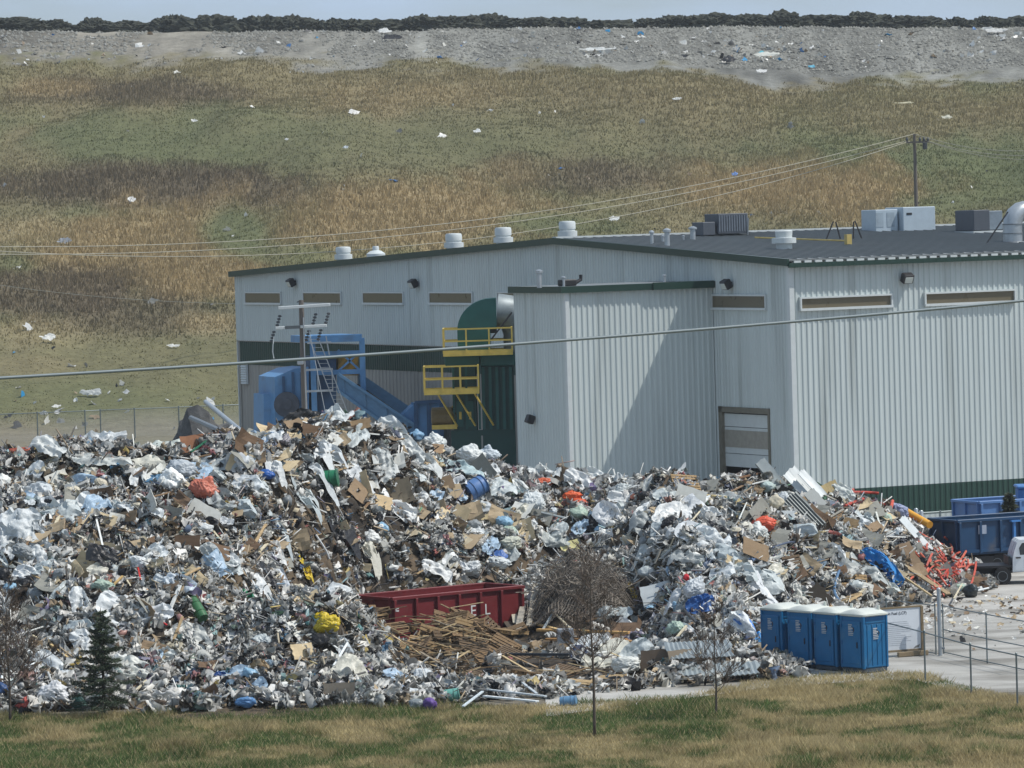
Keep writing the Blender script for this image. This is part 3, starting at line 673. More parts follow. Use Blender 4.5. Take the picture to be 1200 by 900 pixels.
# elbow: rectangular section bent a quarter turn, with its mouth facing right
mb = MB(); secs = []; cx, cz = pg(577, 386).x, pg(577, 386).z; ro, ri = 1.95, .12
for i in range(11):
    a = math.pi - (math.pi / 2) * i / 10; secs.append([(cx + math.cos(a) * r_, GD + d, cz + math.sin(a) * r_ * .9) for r_, d in ((ri, -1.1), (ro, -1.1), (ro, 1.1), (ri, 1.1))])
secs.insert(0, [(x, y, z - 1.2) for x, y, z in secs[0]]); secs.append([(x + .25, y, z) for x, y, z in secs[-1]])
mb.grid([[Vector(p) for p in s] + [Vector(s[0])] for s in secs]); gbuild(mb, 'duct_elbow', M_GRN, dc)
mb = MB(); e = pg(580, 372); mb.tube([Vector((cx + .3, GD, cz + 1.05)), Vector((cx + .8, GD, cz + 1.0)), Vector((cx + 1.25, GD + .3, cz + .55)), Vector((cx + 1.45, GD + .4, cz - .2)), Vector((cx + 1.45, GD + .4, cz - 1.4))], [.95, .95, .9, .85, .85], 20); gbuild(mb, 'spiral_duct', mat('dull_duct', srgb(132, 142, 146), .5, metal=.2, var=.15), dc, smooth=True, sharp=40)
mb = MB(); mb.bar(pg(574, 400, -1.4), pg(600, 366, -1.4), .09); mb.box(pg(577, 386, -.2), (.5, .8, .4), None, .08); gbuild(mb, 'damper', M_BLACK, dc)
def platform(x0, x1, ytop, ydeck, d0, d1, tilt, brk):
    p = MB(); z = pg(x0, ydeck).z; X0, X1 = pg(x0, ydeck).x, pg(x1, ydeck).x; ht = (ydeck - ytop) / (FPX / GD)
    p.box(((X0 + X1) / 2, GD + (d0 + d1) / 2, z - .08), (X1 - X0, d1 - d0, .16)); plat = gbuild(p, 'platform', M_YEL, dc)
    r = MB(); n = 4
    for yy in (GD + d0 + .03, GD + d1 - .03):
        for i in range(n): x = X0 + .03 + (X1 - X0 - .06) * i / (n - 1); r.bar((x, yy, z), (x, yy, z + ht), .085)
        for f in (.5, 1.0): r.bar((X0, yy, z + ht * f), (X1, yy, z + ht * f), .08)
        r.bar((X0, yy, z + .08), (X1, yy, z + .08), .03, .16)
    for xx in (X0 + .03, X1 - .03):
        for f in (.5, 1.0): r.bar((xx, GD + d0, z + ht * f), (xx, GD + d1, z + ht * f), .08)
        r.bar((xx, GD + (d0 + d1) / 2, z), (xx, GD + (d0 + d1) / 2, z + ht), .07)
    gbuild(r, 'railing', M_YEL, plat)
    if brk:
        b = MB()
        for i in range(3):
            x = X0 + (X1 - X0) * (.25 + .33 * i); b.bar((x, GD + d0 + .1, z - .1), (x + 1.0, GD + d1 - .2, z - 2.0), .08)
        gbuild(b, 'bracket', M_YEL, plat)
platform(520, 601, 385, 413, -2.6, .4, 0, False); platform(498, 562, 428, 457, -3.6, -1.5, 0, True)
mb = MB(); mb.lathe(pg(520, 488, -1.2), [(.3, -.7), (.52, -.65), (.52, .45), (.35, .6), (.2, .8)], 18, Ry(math.pi / 2)); gbuild(mb, 'fan_motor', mat('motor_ochre', srgb(112, 98, 66), .6, var=.2), dc)
mb = MB(); mb.bar(pg(512, 496, -1.2), pg(531, 476, -1.2), .1); mb.box(pg(521, 500, -1.2), (1.4, 1.0, .25)); gbuild(mb, 'motor_mount', M_YEL, dc)

# ------------------------------------------------------------------ utility poles and lines
M_POLE = mat('weathered_pole', srgb(104, 98, 92), rough=0.9, var=0.25, scale=2, stretch=(4, 4, .4), bump=.01, bscale=8)
M_WHITE = mat('white_paint', srgb(208, 212, 210), rough=0.5, var=0.06)
M_INS = mat('insulator_grey', srgb(70, 74, 78), rough=0.35, var=.1)
M_WIRE = mat('weathered_wire', srgb(164, 160, 144), rough=0.5, var=.06)
PD = 252.0
pt = at_depth(353, 356, PD)
up = thing('utility_pole', 'wooden utility pole with two pale crossarms in front of the blue baling machine', 'utility pole', (pt.x, pt.y, 0))
def q(px, py, dd=0.0): return at_depth(px, py, PD + dd) - Vector((pt.x, pt.y, 0))
mb = MB(); mb.tube([(0, 0, 0), (0, 0, 6), (0, 0, pt.z + .2)], [.19, .16, .13], 12); pole = mb.build('pole', M_POLE, up, smooth=True, sharp=40)
mb = MB(); mb.bar(q(326, 361, -.2), q(387, 357, -.2), .12, .16, .02); mb.build('crossarm', M_WHITE, up)
mb = MB(); mb.bar(q(323, 384.5, -.2), q(383, 381.5, -.2), .12, .15, .02); mb.build('crossarm', M_WHITE, up)
mb = MB(); mb.bar(q(334, 384, -.28), q(352, 383, -.28), .10, .17); mb.build('crossarm_sleeve', mat('arm_grey', srgb(92, 98, 100), .6), up)
for px, py, s in ((325, 381, 1), (367, 379, 1), (382, 378, 1), (321, 389, -1), (362, 388, -1), (376, 387, -1)):
    mb = MB(); z0 = q(px, py); 
    for k in range(4): mb.lathe(z0 + Vector((.05 * k * s, -.1, (.16 * k) * s)), [(.05, -.07), (.10, -.02), (.10, .03), (.05, .07)], 8)
    mb.build('insulator', M_INS, up)
mb = MB(); mb.tube([q(321, 395, -.2), q(320, 404, -.2), q(319.6, 412, -.2), q(321, 420, -.2)], .03, 5); mb.build('jumper_cable', M_WHITE, up)
mb = MB(); mb.tube([q(348, 354), q(353, 353), q(354, 359)], .04, 6); mb.build('top_pin', M_INS, up)
mb = MB(); mb.tube([q(355.5, 372, -.25), q(359, 480, -.25)], .035, 5); mb.build('conduit', M_GALV, up)
mb = MB(); mb.box(q(352, 424, -.25), (.35, .2, .3), None, .05); mb.build('bracket', M_GALV, up)
for k, (xa, ya, xb, yb) in enumerate(((366, 394, 384, 470),)):
    mb = MB(); mb.tube([q(xa - 4, ya - 8, -.2), at_depth(384, 500, PD - 1) - Vector((pt.x, pt.y, 0)) + Vector((.6, 0, -3.5))], .022, 5); mb.build('guy_wire', M_GALV, up)

HD = 463.0
ht_ = at_depth(1071.5, 157, HD); hb = Vector((ht_.x, HD, float(hill_z(ht_.x, HD))))
hp = thing('utility_pole', 'dark utility pole with transformer arm standing on the hillside behind the roof', 'utility pole', hb)
mb = MB(); H = ht_.z - hb.z; mb.tube([(0, 0, -.3), (0, 0, H * .5), (0, 0, H)], [.22, .19, .15], 10); mb.build('pole', M_POLE, hp, smooth=True, sharp=40)
def qh(px, py): return at_depth(px, py, HD - .3) - hb
mb = MB(); mb.bar(qh(1062, 167), qh(1089, 166), .14, .18); mb.build('crossarm', M_POLE, hp)
for px in (1063, 1078, 1083, 1087.5):
    mb = MB(); mb.lathe(qh(px, 166), [(.06, 0), (.13, .15), (.13, .3), (.05, .45)], 8); mb.build('insulator', M_INS, hp)
mb = MB(); mb.lathe(qh(1084, 171), [(.20, -.32), (.23, -.28), (.23, .28), (.16, .33)], 14); mb.build('transformer', M_INS, hp)
def line(name, label, pts, r, m, group=None, n=5):
    """hanging cable through points with a sag"""
    out = []
    for i in range(len(pts) - 1):
        a, b, sag = Vector(pts[i][0]), Vector(pts[i + 1][0]), pts[i][1]
        for k in range(24): f = k / 24; out.append(a.lerp(b, f) - Vector((0, 0, sag * 4 * f * (1 - f))))
    out.append(Vector(pts[-1][0])); mb = MB(); mid = out[len(out) // 2]; mb.tube(out, r, n); o = mb.build(name, m, origin=mid, smooth=True); return tag(o, label, 'power line', group)
G = 'power lines on the hillside pole'
line('power_line', 'upper thin power line running from the hill pole down to the left edge', [(at_depth(1071, 157, HD), 3.0), (at_depth(-14, 289, 400), 0), (at_depth(-420, 289 + 22, 400 - 22), 0)], .036, M_WIRE, G)
line('power_line', 'lower thin power line from the left crossarm end of the hill pole', [(at_depth(1063, 165, HD), 3.0), (at_depth(-14, 298, 398), 0), (at_depth(-420, 298 + 22, 398 - 22), 0)], .036, M_WIRE, G)
line('power_line', 'middle thin power line running left from the hill pole beside the crossarm', [(at_depth(1066, 165.5, HD + .4), 4.2), (at_depth(-14, 293.5, 401), 0), (at_depth(-420, 293.5 + 22, 401 - 22), 0)], .036, M_WIRE, G)
line('power_line', 'top power line running right from the tip of the hill pole', [(at_depth(1072, 157, HD), .6), (at_depth(1214, 176, 452), 0), (at_depth(1600, 176 + 34, 440), 0)], .036, M_WIRE, G)
line('power_line', 'middle power line running right from the hill pole transformer arm', [(at_depth(1083, 164, HD), .5), (at_depth(1214, 182, 452), 0), (at_depth(1600, 182 + 34, 440), 0)], .036, M_WIRE, G)
line('power_line', 'lowest power line running right from the hill pole crossarm end', [(at_depth(1088, 166, HD), .5), (at_depth(1214, 187, 452), 0), (at_depth(1600, 187 + 34, 440), 0)], .036, M_WIRE, G)
line('power_line', 'faint grey wire crossing the brown slope at the far left to the building corner', [(at_depth(-14, 332, 330), .3), (at_depth(283, 356, 303.8), 0)], .018, M_WIRE, G)
o = line('overhead_cable', 'thick pale grey cable crossing the whole picture in front of the building', (lambda a, b: [(a - (b - a) * 1.6, 0), (a, .10), (b, 0), (b + (b - a) * 1.6, 0)])(at_depth(-60, 446.5, 74), at_depth(1260, 346.5, 86)), .026, mat('cable_grey', srgb(112, 124, 128), .5, var=.04), None, 8); o['category'] = 'cable'

# ------------------------------------------------------------------ chain-link fences
M_CHAIN = mat('chain_mesh', srgb(150, 154, 152), rough=0.5, metal=.3, var=.1, alpha=0.10)
M_CHAINL = mat('chain_mesh_far', srgb(168, 168, 160), rough=0.6, var=.1, alpha=0.20)
M_FPOST = mat('fence_steel', srgb(112, 122, 124), rough=0.45, metal=.4, var=.12)
def chain_fence(name, label, pts, h, pr, rr, mm, mid=False, bottom=False, every=None, base=lambda x, y: 0.0, cat='fence'):
    pts = [Vector((p[0], p[1], base(p[0], p[1]))) for p in pts]; o = pts[0]; t = thing(name, label, cat, o); U = Vector((0, 0, h))
    for p in pts: mb = MB(); mb.tube([p - Vector((0, 0, .1)), p + U], pr, 8); mb.lathe(p + U, [(pr * 1.2, -.02), (pr * 1.2, .04), (.01, .07)], 8); mb.build('post', M_FPOST, t, origin=o)
    mb = MB(); mb.tube([p + U * .985 for p in pts], rr, 6); mb.build('top_rail', M_FPOST, t, origin=o)
    if mid: mb = MB(); mb.tube([p + U * .5 for p in pts], rr, 6); mb.build('middle_rail', M_FPOST, t, origin=o)
    if bottom: mb = MB(); mb.tube([p + U * .04 for p in pts], rr, 6); mb.build('bottom_rail', M_FPOST, t, origin=o)
    mb = MB(); mb.grid([[p + U * .04 for p in pts], [p + U * .98 for p in pts]]); mb.build('chain_link_mesh', mm, t, origin=o); return t
px_ = [(1026, 782), (1084.5, 799), (1138.5, 816), (1192.5, 829), (1250, 845)]
chain_fence('chain_link_fence', 'chain-link fence along the top of the grass at the lower right corner', [at_ground(*p) for p in px_], 1.78, .032, .024, M_CHAIN)
px_ = [(1106, 766.5), (1157, 778), (1214, 790)]
chain_fence('chain_link_gate', 'long low chain-link gate with a middle rail standing right of the thick steel post', [at_ground(*p) for p in px_], 1.85, .028, .022, M_CHAIN, True, True, cat='gate')
gp = at_ground(1102, 769); gt = thing('gate_post', 'thick galvanised steel gate post beside the white sign board', 'post', gp)
mb = MB(); mb.lathe((0, 0, 0), [(.075, 0), (.075, 2.45), (.085, 2.46), (.085, 2.52), (.02, 2.58)], 14); mb.build('post', M_GALV, gt, smooth=True, sharp=40)
mb = MB()
for z in (.3, 1.7): mb.box((.1, 0, z), (.14, .1, .08), None, .01)
mb.build('hinge', M_STEEL, gt)
px_ = [(1040, 760), (1097, 768)]
chain_fence('chain_link_fence', 'short chain-link panel behind the white sign board joining the gate post', [at_ground(*p) for p in px_], 1.9, .028, .022, M_CHAIN, False, True)
fl = [(-30, 378), (-25.5, 379), (-20.5, 380), (-15.5, 380), (-9, 381), (-3, 382)]
fl = [at_depth(x, 500, d) for x, d in ((-22, 371), (44, 372), (100, 373), (118, 373.5), (158, 374), (210, 375), (262, 376), (300, 377))]
chain_fence('chain_link_fence', 'long far chain-link fence at the foot of the hill on the left', [(p.x, p.y) for p in fl], 2.35, .05, .04, M_CHAINL, base=lambda x, y: float(hill_z(x, y)))
fr_ = [Vector((B0.x, B0.y, 0)) + ad * x - bd * 3.2 for x in (4.2, 6.6, 9.0, 11.4, 13.8, 17, 20)]
chain_fence('chain_link_fence', 'pale slatted fence along the sunny wall behind the blue container', [(p.x, p.y) for p in fr_], 1.15, .05, .04, mat('chain_mesh_slats', srgb(176, 182, 180), .6, var=.1, alpha=.55))
# twin bollards above the right end of the heap
for px, lab in ((1073.5, 'left one of two short grey pipes standing before the green band'), (1079.5, 'right one of two short grey pipes standing before the green band')):
    p = at_depth(px, 600, 215); zt = at_depth(px, 598 if px > 1075 else 595.5, 215).z; t = MB(); t.lathe((0, 0, 0), [(.1, 0), (.1, zt - .05), (.06, zt)], 12); o = t.build('steel_bollard', M_GALV, smooth=True, sharp=40); o.location = (p.x, p.y, 0); tag(o, lab, 'bollard', 'grey bollards behind the heap')

# ------------------------------------------------------------------ portable toilets
M_TBLUE = mat('toilet_blue', srgb(20, 100, 148), rough=0.42, var=0.09, scale=2, spec=.4, dirt=(srgb(70, 112, 138), 1.4, .55, .5))
M_TBLUED = mat('toilet_blue_trim', srgb(14, 80, 128), rough=0.45, var=0.08)
M_TROOF = mat('toilet_roof_white', srgb(214, 218, 210), rough=0.5, var=0.06, transl=.15)
M_DEC = mat('decal_white', srgb(176, 180, 184), rough=.5, var=.1)
M_DECD = mat('decal_dark', srgb(36, 40, 54), rough=.5, var=.1)
def make_toilet(label):
    W, D, H = 1.24, 1.20, 2.08
    t = thing('portable_toilet', label, 'portable toilet', (0, 0, 0), 0, 'row of portable toilets')
    mb = MB(); mb.box((0, 0, .10), (W - .06, D - .06, .16), None, .02)
    for x in (-.3, .3): mb.box((x, 0, .04), (.14, D + .02, .08))
    mb.build('base', mat('skid_grey', srgb(70, 80, 88), .7), t)
    mb = MB(); mb.box((0, 0, .18 + (H - .18) / 2), (W - .06, D - .06, H - .18), None, .02)
    for sx in (-1, 1):
        for sy in (-1, 1): mb.box((sx * (W / 2 - .045), sy * (D / 2 - .045), .16 + (H - .16) / 2), (.11, .11, H - .16), None, .025)
    for sx in (-1, 1):
        for i in range(4): mb.box((sx * (W / 2 - .022), -D / 2 + .22 + i * .24, 1.0), (.03, .05, 1.5), None, .01)
        mb.box((sx * (W / 2 - .02), 0, 1.84), (.03, D - .25, .05)); mb.box((sx * (W / 2 - .02), 0, .24), (.03, D - .25, .05))
    mb.build('cabin', M_TBLUE, t)
    mb = MB(); mb.box((-.02, -D / 2 - .006, 1.04), (W - .26, .05, 1.68), None, .015); mb.box((-.02, -D / 2 - .026, 1.04), (W - .46, .03, 1.40), None, .01)
    d = mb.build('door', M_TBLUE, t); mb = MB(); mb.box((.32, -D / 2 - .05, 1.02), (.05, .05, .22), None, .01); mb.build('handle', M_DECD, d)
    mb = MB()
    for z in (.4, 1.1, 1.7): mb.box((-W / 2 + .105, -D / 2 - .03, z), (.05, .04, .12))
    mb.build('hinge', M_TBLUED, d)
    mb = MB()
    for sx in (-1, 1):
        for i in range(4): mb.box((sx * (W / 2 - .02), 0, 1.90 + i * .04), (.035, D - .3, .016))
    mb.build('vent', M_TBLUED, t)
    rows = []; hw, hd = W / 2 + .025, D / 2 + .025
    mb = MB(); n = 12
    for j in range(n + 1):
        v = -1 + 2 * j / n; row = []
        for i in range(n + 1):
            u = -1 + 2 * i / n; z = H + .06 + .16 * (1 - abs(u) ** 2.2) * (1 - abs(v) ** 6) ** .5 if abs(u) < 1 and abs(v) < 1 else H + .05
            row.append((u * hw, v * hd, z))
        rows.append(row)
    mb.grid(rows)
    mb.box((0, 0, H + .01), (2 * hw, 2 * hd, .09), None, .03); mb.build('dome_roof', M_TROOF, t, smooth=True, sharp=50)
    mb = MB(); mb.tube([(.36, .4, H), (.36, .4, H + .32)], .055, 10); mb.build('vent_stack', M_TROOF, t)
    def decal(name, M, c):
        mb = MB(); r = random.Random(3)
        for i, (wd, hh) in enumerate(((.20, .035), (.16, .03), (.24, .05), (.18, .03), (.24, .03), (.26, .028), (.24, .028))):
            z = .20 - i * .062; mb.box(Vector(c) + M @ Vector((-.13 + wd / 2, 0, z)), (wd, .01, hh), M)
        a = mb.build('decal', M_DEC, t); mb = MB(); mb.prism([Vector(c) + M @ Vector(p) for p in ((.06, -.004, .14), (.15, -.004, .10), (.19, -.004, .02), (.10, -.004, -.10), (.13, -.004, .03))], (0, 0, 0), M @ Vector((0, .008, 0))); mb.build('decal_mark', M_DECD, a)
    decal('decal', Matrix.Identity(3), (0.0, -D / 2 - .048, 1.55)); decal('decal', Rz(math.pi / 2), (W / 2 + .006, -.0, 1.40))
    return t
PHI = -math.radians(52)
rdir = Vector((math.cos(math.radians(52)), -math.sin(math.radians(52)), 0))
c4 = at_ground(1013, 790.5) - Matrix.Rotation(PHI, 3, 'Z') @ Vector((.62, -.60, 0))
tl = ['nearest blue portable toilet showing its sunlit side at the right end of the row', 'blue portable toilet next to the sunlit end one', 'blue portable toilet next to the far left one in the row', 'far blue portable toilet at the left end of the row beside the trash']
T0 = make_toilet(tl[0]); T0.location = (c4.x, c4.y, .022); T0.rotation_euler[2] = PHI
for k in (1, 2, 3):
    p = c4 - rdir * (1.44 * k) + Vector((-.05 * (k == 3), 0, 0)); dup(T0, (p.x, p.y, .022), PHI + (.03, -.02, .03, -.05)[k], tl[k])

# ------------------------------------------------------------------ sign board
M_SIGN = mat('sign_white', srgb(206, 212, 218), rough=.45, var=.04)
M_SWOOD = mat('sign_timber', srgb(128, 112, 86), rough=.85, var=.2, scale=2, stretch=(1, 1, .4))
sp = at_ground(1081, 768); SW = 2.35
sg = thing('sign_board', 'white printed notice board in a timber frame half hidden behind the blue toilets', 'sign', (sp.x, sp.y, .02), TH)
mb = MB(); mb.box((-SW / 2 - .06, 0, 1.03), (SW, .04, 1.55)); mb.build('panel', M_SIGN, sg)
for x in (0.0, -SW - .12): mb = MB(); mb.box((x, .0, .92), (.12, .12, 1.84), None, .01); mb.build('post', M_SWOOD, sg)
mb = MB(); mb.box((-SW / 2 - .06, 0, 1.84), (SW + .12, .10, .06)); mb.box((-SW / 2 - .06, 0, .22), (SW + .10, .10, .08)); mb.build('frame_rail', M_SWOOD, sg)
mb = MB(); mb.box((-.55, -.22, .10), (1.3, .14, .18), None, .02); mb.build('foot_timber', M_SWOOD, sg)
text('Low Carbon Fuel (LCF)', 'heading', .155, mat('ink_dark', srgb(44, 50, 62), .6, var=.05), sg, (-SW + .20, -.024, 1.58), (math.pi / 2, 0, 0))
mb = MB(); r = random.Random(5)
for i in range(13):
    wd = 1.2 + r.random() * .5; mb.box((-SW + .2 + wd / 2, -.023, 1.30 - i * .072), (wd, .004, .016))
mb.build('small_print', mat('ink_faint', srgb(158, 164, 172), .6, var=.25, scale=9), sg)
mb = MB(); mb.add([(-.16, -.0225, .30), (-.40, -.0225, .27), (-.30, -.0225, .36), (-.10, -.0225, .42)], [(0, 1, 2, 3)]); mb.build('corner_tear', mat('tear_grey', srgb(110, 112, 110), .7), sg)

# ------------------------------------------------------------------ blue containers and white truck
M_CBLUE = mat('container_blue', srgb(30, 66, 100), rough=.4, var=.15, scale=1.2, dirt=(srgb(96, 92, 88), .9, .6, .6))
def container(name, label, loc, rz, L, W, H, m, group=None, flare=0.0):
    """open-topped roll-off bin: x along its length, near long side at y=0"""
    t = thing(name, label, 'waste container', loc, rz, group); th = .06
    mb = MB()
    mb.box((L / 2, W / 2, .1), (L, W, .12)); mb.box((L / 2, th / 2, H / 2), (L, th, H)); mb.box((L / 2, W - th / 2, H / 2), (L, th, H)); mb.box((th / 2, W / 2, H / 2), (th, W - 2 * th, H)); mb.box((L - th / 2, W / 2, H / 2), (th, W - 2 * th, H)); mb.build('body', m, t)
    mb = MB()
    mb.box((L / 2, -.02, H), (L + .12, .16, .14), None, .02); mb.box((L / 2, W + .02, H), (L + .12, .16, .14), None, .02); mb.box((-.02, W / 2, H - .002), (.16, W - .1, .13), None, .02); mb.box((L + .02, W / 2, H - .002), (.16, W - .1, .13), None, .02); mb.build('top_rim', m, t)
    n = int(L / 1.05)
    mb = MB()
    for i in range(n + 1):
        x = .08 + (L - .16) * i / n; mb.box((x, -.06, H / 2), (.12, .12, H - .12), None, .01); mb.box((x, W + .06, H / 2), (.12, .12, H - .12), None, .01)
    for y in (.1, W / 2, W - .1): mb.box((-.05, y, H / 2), (.1, .12, H - .12), None, .01)
    mb.box((L / 2, -.03, .16), (L, .1, .14)); mb.build('side_posts', m, t)
    mb = MB()
    for y in (W * .3, W * .7): mb.box((L / 2, y, -.02), (L, .12, .16))
    mb.build('skid_rails', M_STEEL, t)
    return t
TR = Vector((at_depth(1123, 640, 211).x, 211, 0))
H_ = 1.55
cl = container('waste_container', 'open topped dark blue roll-off container with a white plate standing on a dark trailer', TR + Vector((0, 0, .98)), TH, 6.6, 2.45, H_, M_CBLUE)
mb = MB(); mb.box((1.25, -.075, 1.12), (.42, .02, .40)); mb.build('plate', mat('plate_grey', srgb(150, 160, 176), .5), cl)
mb = MB(); mb.box((2.9, -.12, .85), (.12, .14, 1.1)); mb.box((2.95, -.16, 1.42), (.5, .2, .08)); mb.build('lift_arm', mat('arm_blue', srgb(64, 120, 180), .4), cl)
trl = thing('trailer', 'dark steel trailer chassis under the blue roll-off container', 'trailer', TR, TH)
mb = MB(); mb.box((3.2, 1.2, .80), (6.4, 1.1, .26)); mb.box((3.2, 1.2, .6), (5.0, 2.0, .12)); mb.box((1.0, .12, .62), (1.8, .06, .5)); mb.build('chassis', M_BLACK, trl)
M_TYRE = mat('tyre_rubber', (0.02, 0.02, 0.021), rough=.85, var=.2)
for x in (1.0, 2.1, 4.6):
    for y in (.25, 2.1):
        mb = MB(); mb.lathe((x, y, .47), [(.30, -.15), (.44, -.14), (.47, -.08), (.47, .08), (.44, .14), (.30, .15)], 22, Rx(math.pi / 2)); wl = mb.build('wheel', M_TYRE, trl); mb = MB(); mb.lathe((x, y, .47), [(.12, -.12), (.28, -.155), (.28, .155), (.12, .12)], 18, Rx(math.pi / 2)); mb.build('rim', M_STEEL, wl)
tk0 = at_depth(1186, 640, 206); tk = thing('work_truck', 'white truck cab with dark lettering on its door cut off by the right edge', 'truck', (tk0.x, tk0.y, 0), .02)
M_TWHITE = mat('truck_white', srgb(218, 224, 228), rough=.28, var=.03, spec=.5)
prof_ = [(0.0, .58), (0.02, 1.15), (.08, 1.45), (.22, 1.86), (.34, 1.98), (1.7, 2.0), (2.1, 1.9), (2.75, 1.32), (3.9, 1.2), (4.1, 1.0), (4.12, .6)]
mb = MB(); mb.prism([(x, 0, z) for x, z in prof_], (0, 0, 0), (0, 1.9, 0)); mb.build('cab', M_TWHITE, tk)
mb = MB(); mb.prism([(x, -.008, z) for x, z in ((.34, 1.32), (.30, 1.62), (.44, 1.84), (1.2, 1.86), (1.2, 1.34))], (0, 0, 0), (0, .006, 0)); mb.prism([(x, -.008, z) for x, z in ((1.32, 1.34), (1.32, 1.86), (1.72, 1.86), (2.1, 1.76), (2.45, 1.36))], (0, 0, 0), (0, .006, 0)); mb.build('side_window', mat('tinted_glass', (.03, .04, .05), rough=.08, var=.05, spec=.6), tk)
mb = MB(); mb.prism([(x, -.014, z) for x, z in ((.12, .66), (.14, 1.28), (1.24, 1.30), (1.24, .66))], (0, 0, 0), (0, .012, 0)); dr = mb.build('door', M_TWHITE, tk)
mb = MB(); mb.box((.26, -.03, 1.20), (.22, .03, .06), None, .01); mb.build('handle', M_BLACK, dr)
text('L', 'door_lettering', .34, MATS['ink_dark'], dr, (.50, -.017, .90), (math.pi / 2, 0, 0))
mb = MB(); mb.box((.85, -.019, .80), (.62, .006, .04)); mb.box((.85, -.019, .72), (.5, .006, .03)); mb.build('small_lettering', MATS['ink_dark'], dr)
mb = MB(); mb.box((-1.3, .95, .62), (2.7, 1.0, .24)); mb.box((-1.3, .95, .82), (2.6, 1.85, .10)); mb.box((-.12, .95, 1.0), (.1, 1.7, .5)); mb.build('flat_deck', M_BLACK, tk)
for x in (-.45, 3.1):
    for y in (.12, 1.78):
        mb = MB(); mb.lathe((x, y, .40), [(.24, -.13), (.37, -.12), (.40, -.07), (.40, .07), (.37, .12), (.24, .13)], 22, Rx(math.pi / 2)); wl = mb.build('wheel', M_TYRE, tk); mb = MB(); mb.lathe((x, y, .40), [(.1, -.11), (.23, -.135), (.23, .135), (.1, .11)], 16, Rx(math.pi / 2)); mb.build('rim', M_STEEL, wl)
p2 = Vector((at_depth(1148, 600, 221).x, 221, 0)); c2 = container('waste_container', 'second pale blue container behind the dark blue one with only its rim in view', p2 + Vector((0, 0, .35)), TH, 5.5, 2.4, 2.35, mat('container_blue_pale', srgb(84, 124, 176), .45, var=.12))
p3 = at_depth(1193, 585, 223); mb = MB(); mb.box((0, 0, 1.7), (1.9, 1.6, 3.3), None, .2); mb.box((0, -.05, 3.3), (2.05, 1.7, .14), None, .05); o = mb.build('equipment_cabinet', mat('cabinet_blue', srgb(70, 120, 178), .45)); o.location = (p3.x + .9, p3.y, 0); tag(o, 'pale blue rounded cabinet behind the containers at the right edge', 'cabinet')

# ------------------------------------------------------------------ red container in the heap
M_RED = mat('container_red', srgb(108, 36, 40), rough=.5, var=.15, scale=1.2, dirt=(srgb(92, 60, 54), .9, .56, .7))
rc = at_depth(459.5, 702, 185.5); rr_ = at_depth(612.5, 687.5, 189.7); rdv = Vector((rr_.x - rc.x, rr_.y - rc.y, 0)); RL = rdv.length; RT = math.atan2(rdv.y, rdv.x)
RH = 1.9
red = container('waste_container', 'dark red open roll-off container with white letters half buried among the waste', Vector((rc.x, rc.y, rc.z - RH)), RT, RL, 2.45, RH, M_RED)
mb = MB(); mb.box((.14, -.128, RH - .38), (.16, .01, .05)); mb.box((.14, -.128, RH - .48), (.16, .01, .05)); mb.box((.08, -.128, RH - .43), (.04, .01, .15)); mb.build('stencil', M_WHITE, red)
text('E', 'lettering', .62, M_WHITE, red, (RL - 2.75, -.006, .92), (math.pi / 2, 0, 0)); text('L', 'lettering', .62, M_WHITE, red, (RL - 2.02, -.006, .92), (math.pi / 2, 0, 0)); text('local', 'lettering', .55, M_WHITE, red, (RL - 2.80, -.006, .32), (math.pi / 2, 0, 0))

# ------------------------------------------------------------------ the waste heap: its surface
_cu = np.array([-140, -40, 0, 50, 120, 170, 200, 240, 280, 330, 370, 420, 460, 520, 560, 600, 640, 700, 740, 785, 820, 860, 900, 930, 970, 1000, 1040, 1080, 1120, 1160, 1180])
_cy = np.array([520, 524, 522, 516, 514, 516, 508, 500, 494, 489, 483, 492, 502, 522, 534, 546, 556, 561, 560, 544, 560, 562, 562, 566, 574, 584, 606, 645, 672, 694, 700])
_cy = _cy + np.interp(_cu, [-140, 220, 280, 330, 370, 420, 460, 520, 560, 640, 700, 785, 860, 930, 1000, 1040], [34, 32, 22, 14, 12, 16, 8, 5, 15, 24, 18, 9, 11, 6, 4, 0])
_cd = np.interp(_cu, [-140, 0, 300, 370, 560, 785, 900, 1000, 1100, 1160, 1180], [186, 187, 193, 195, 205, 205, 207, 209, 209, 206, 206])
_cz = np.array([at_depth(x, y, d).z for x, y, d in zip(_cu, _cy, _cd)]); _cz = np.maximum(_cz, 0.0); _cz[-1] = 0
_tu = np.array([-140, 150, 220, 290, 340, 390, 445, 560, 615, 690, 745, 800, 862, 884, 905, 950, 1000, 1060, 1110, 1160, 1185])
_td = np.array([164.5, 164.5, 167, 173, 181, 187.5, 191, 193, 193.5, 193, 185, 174, 172.5, 178.5, 181.5, 186, 191, 197, 200, 203, 204])
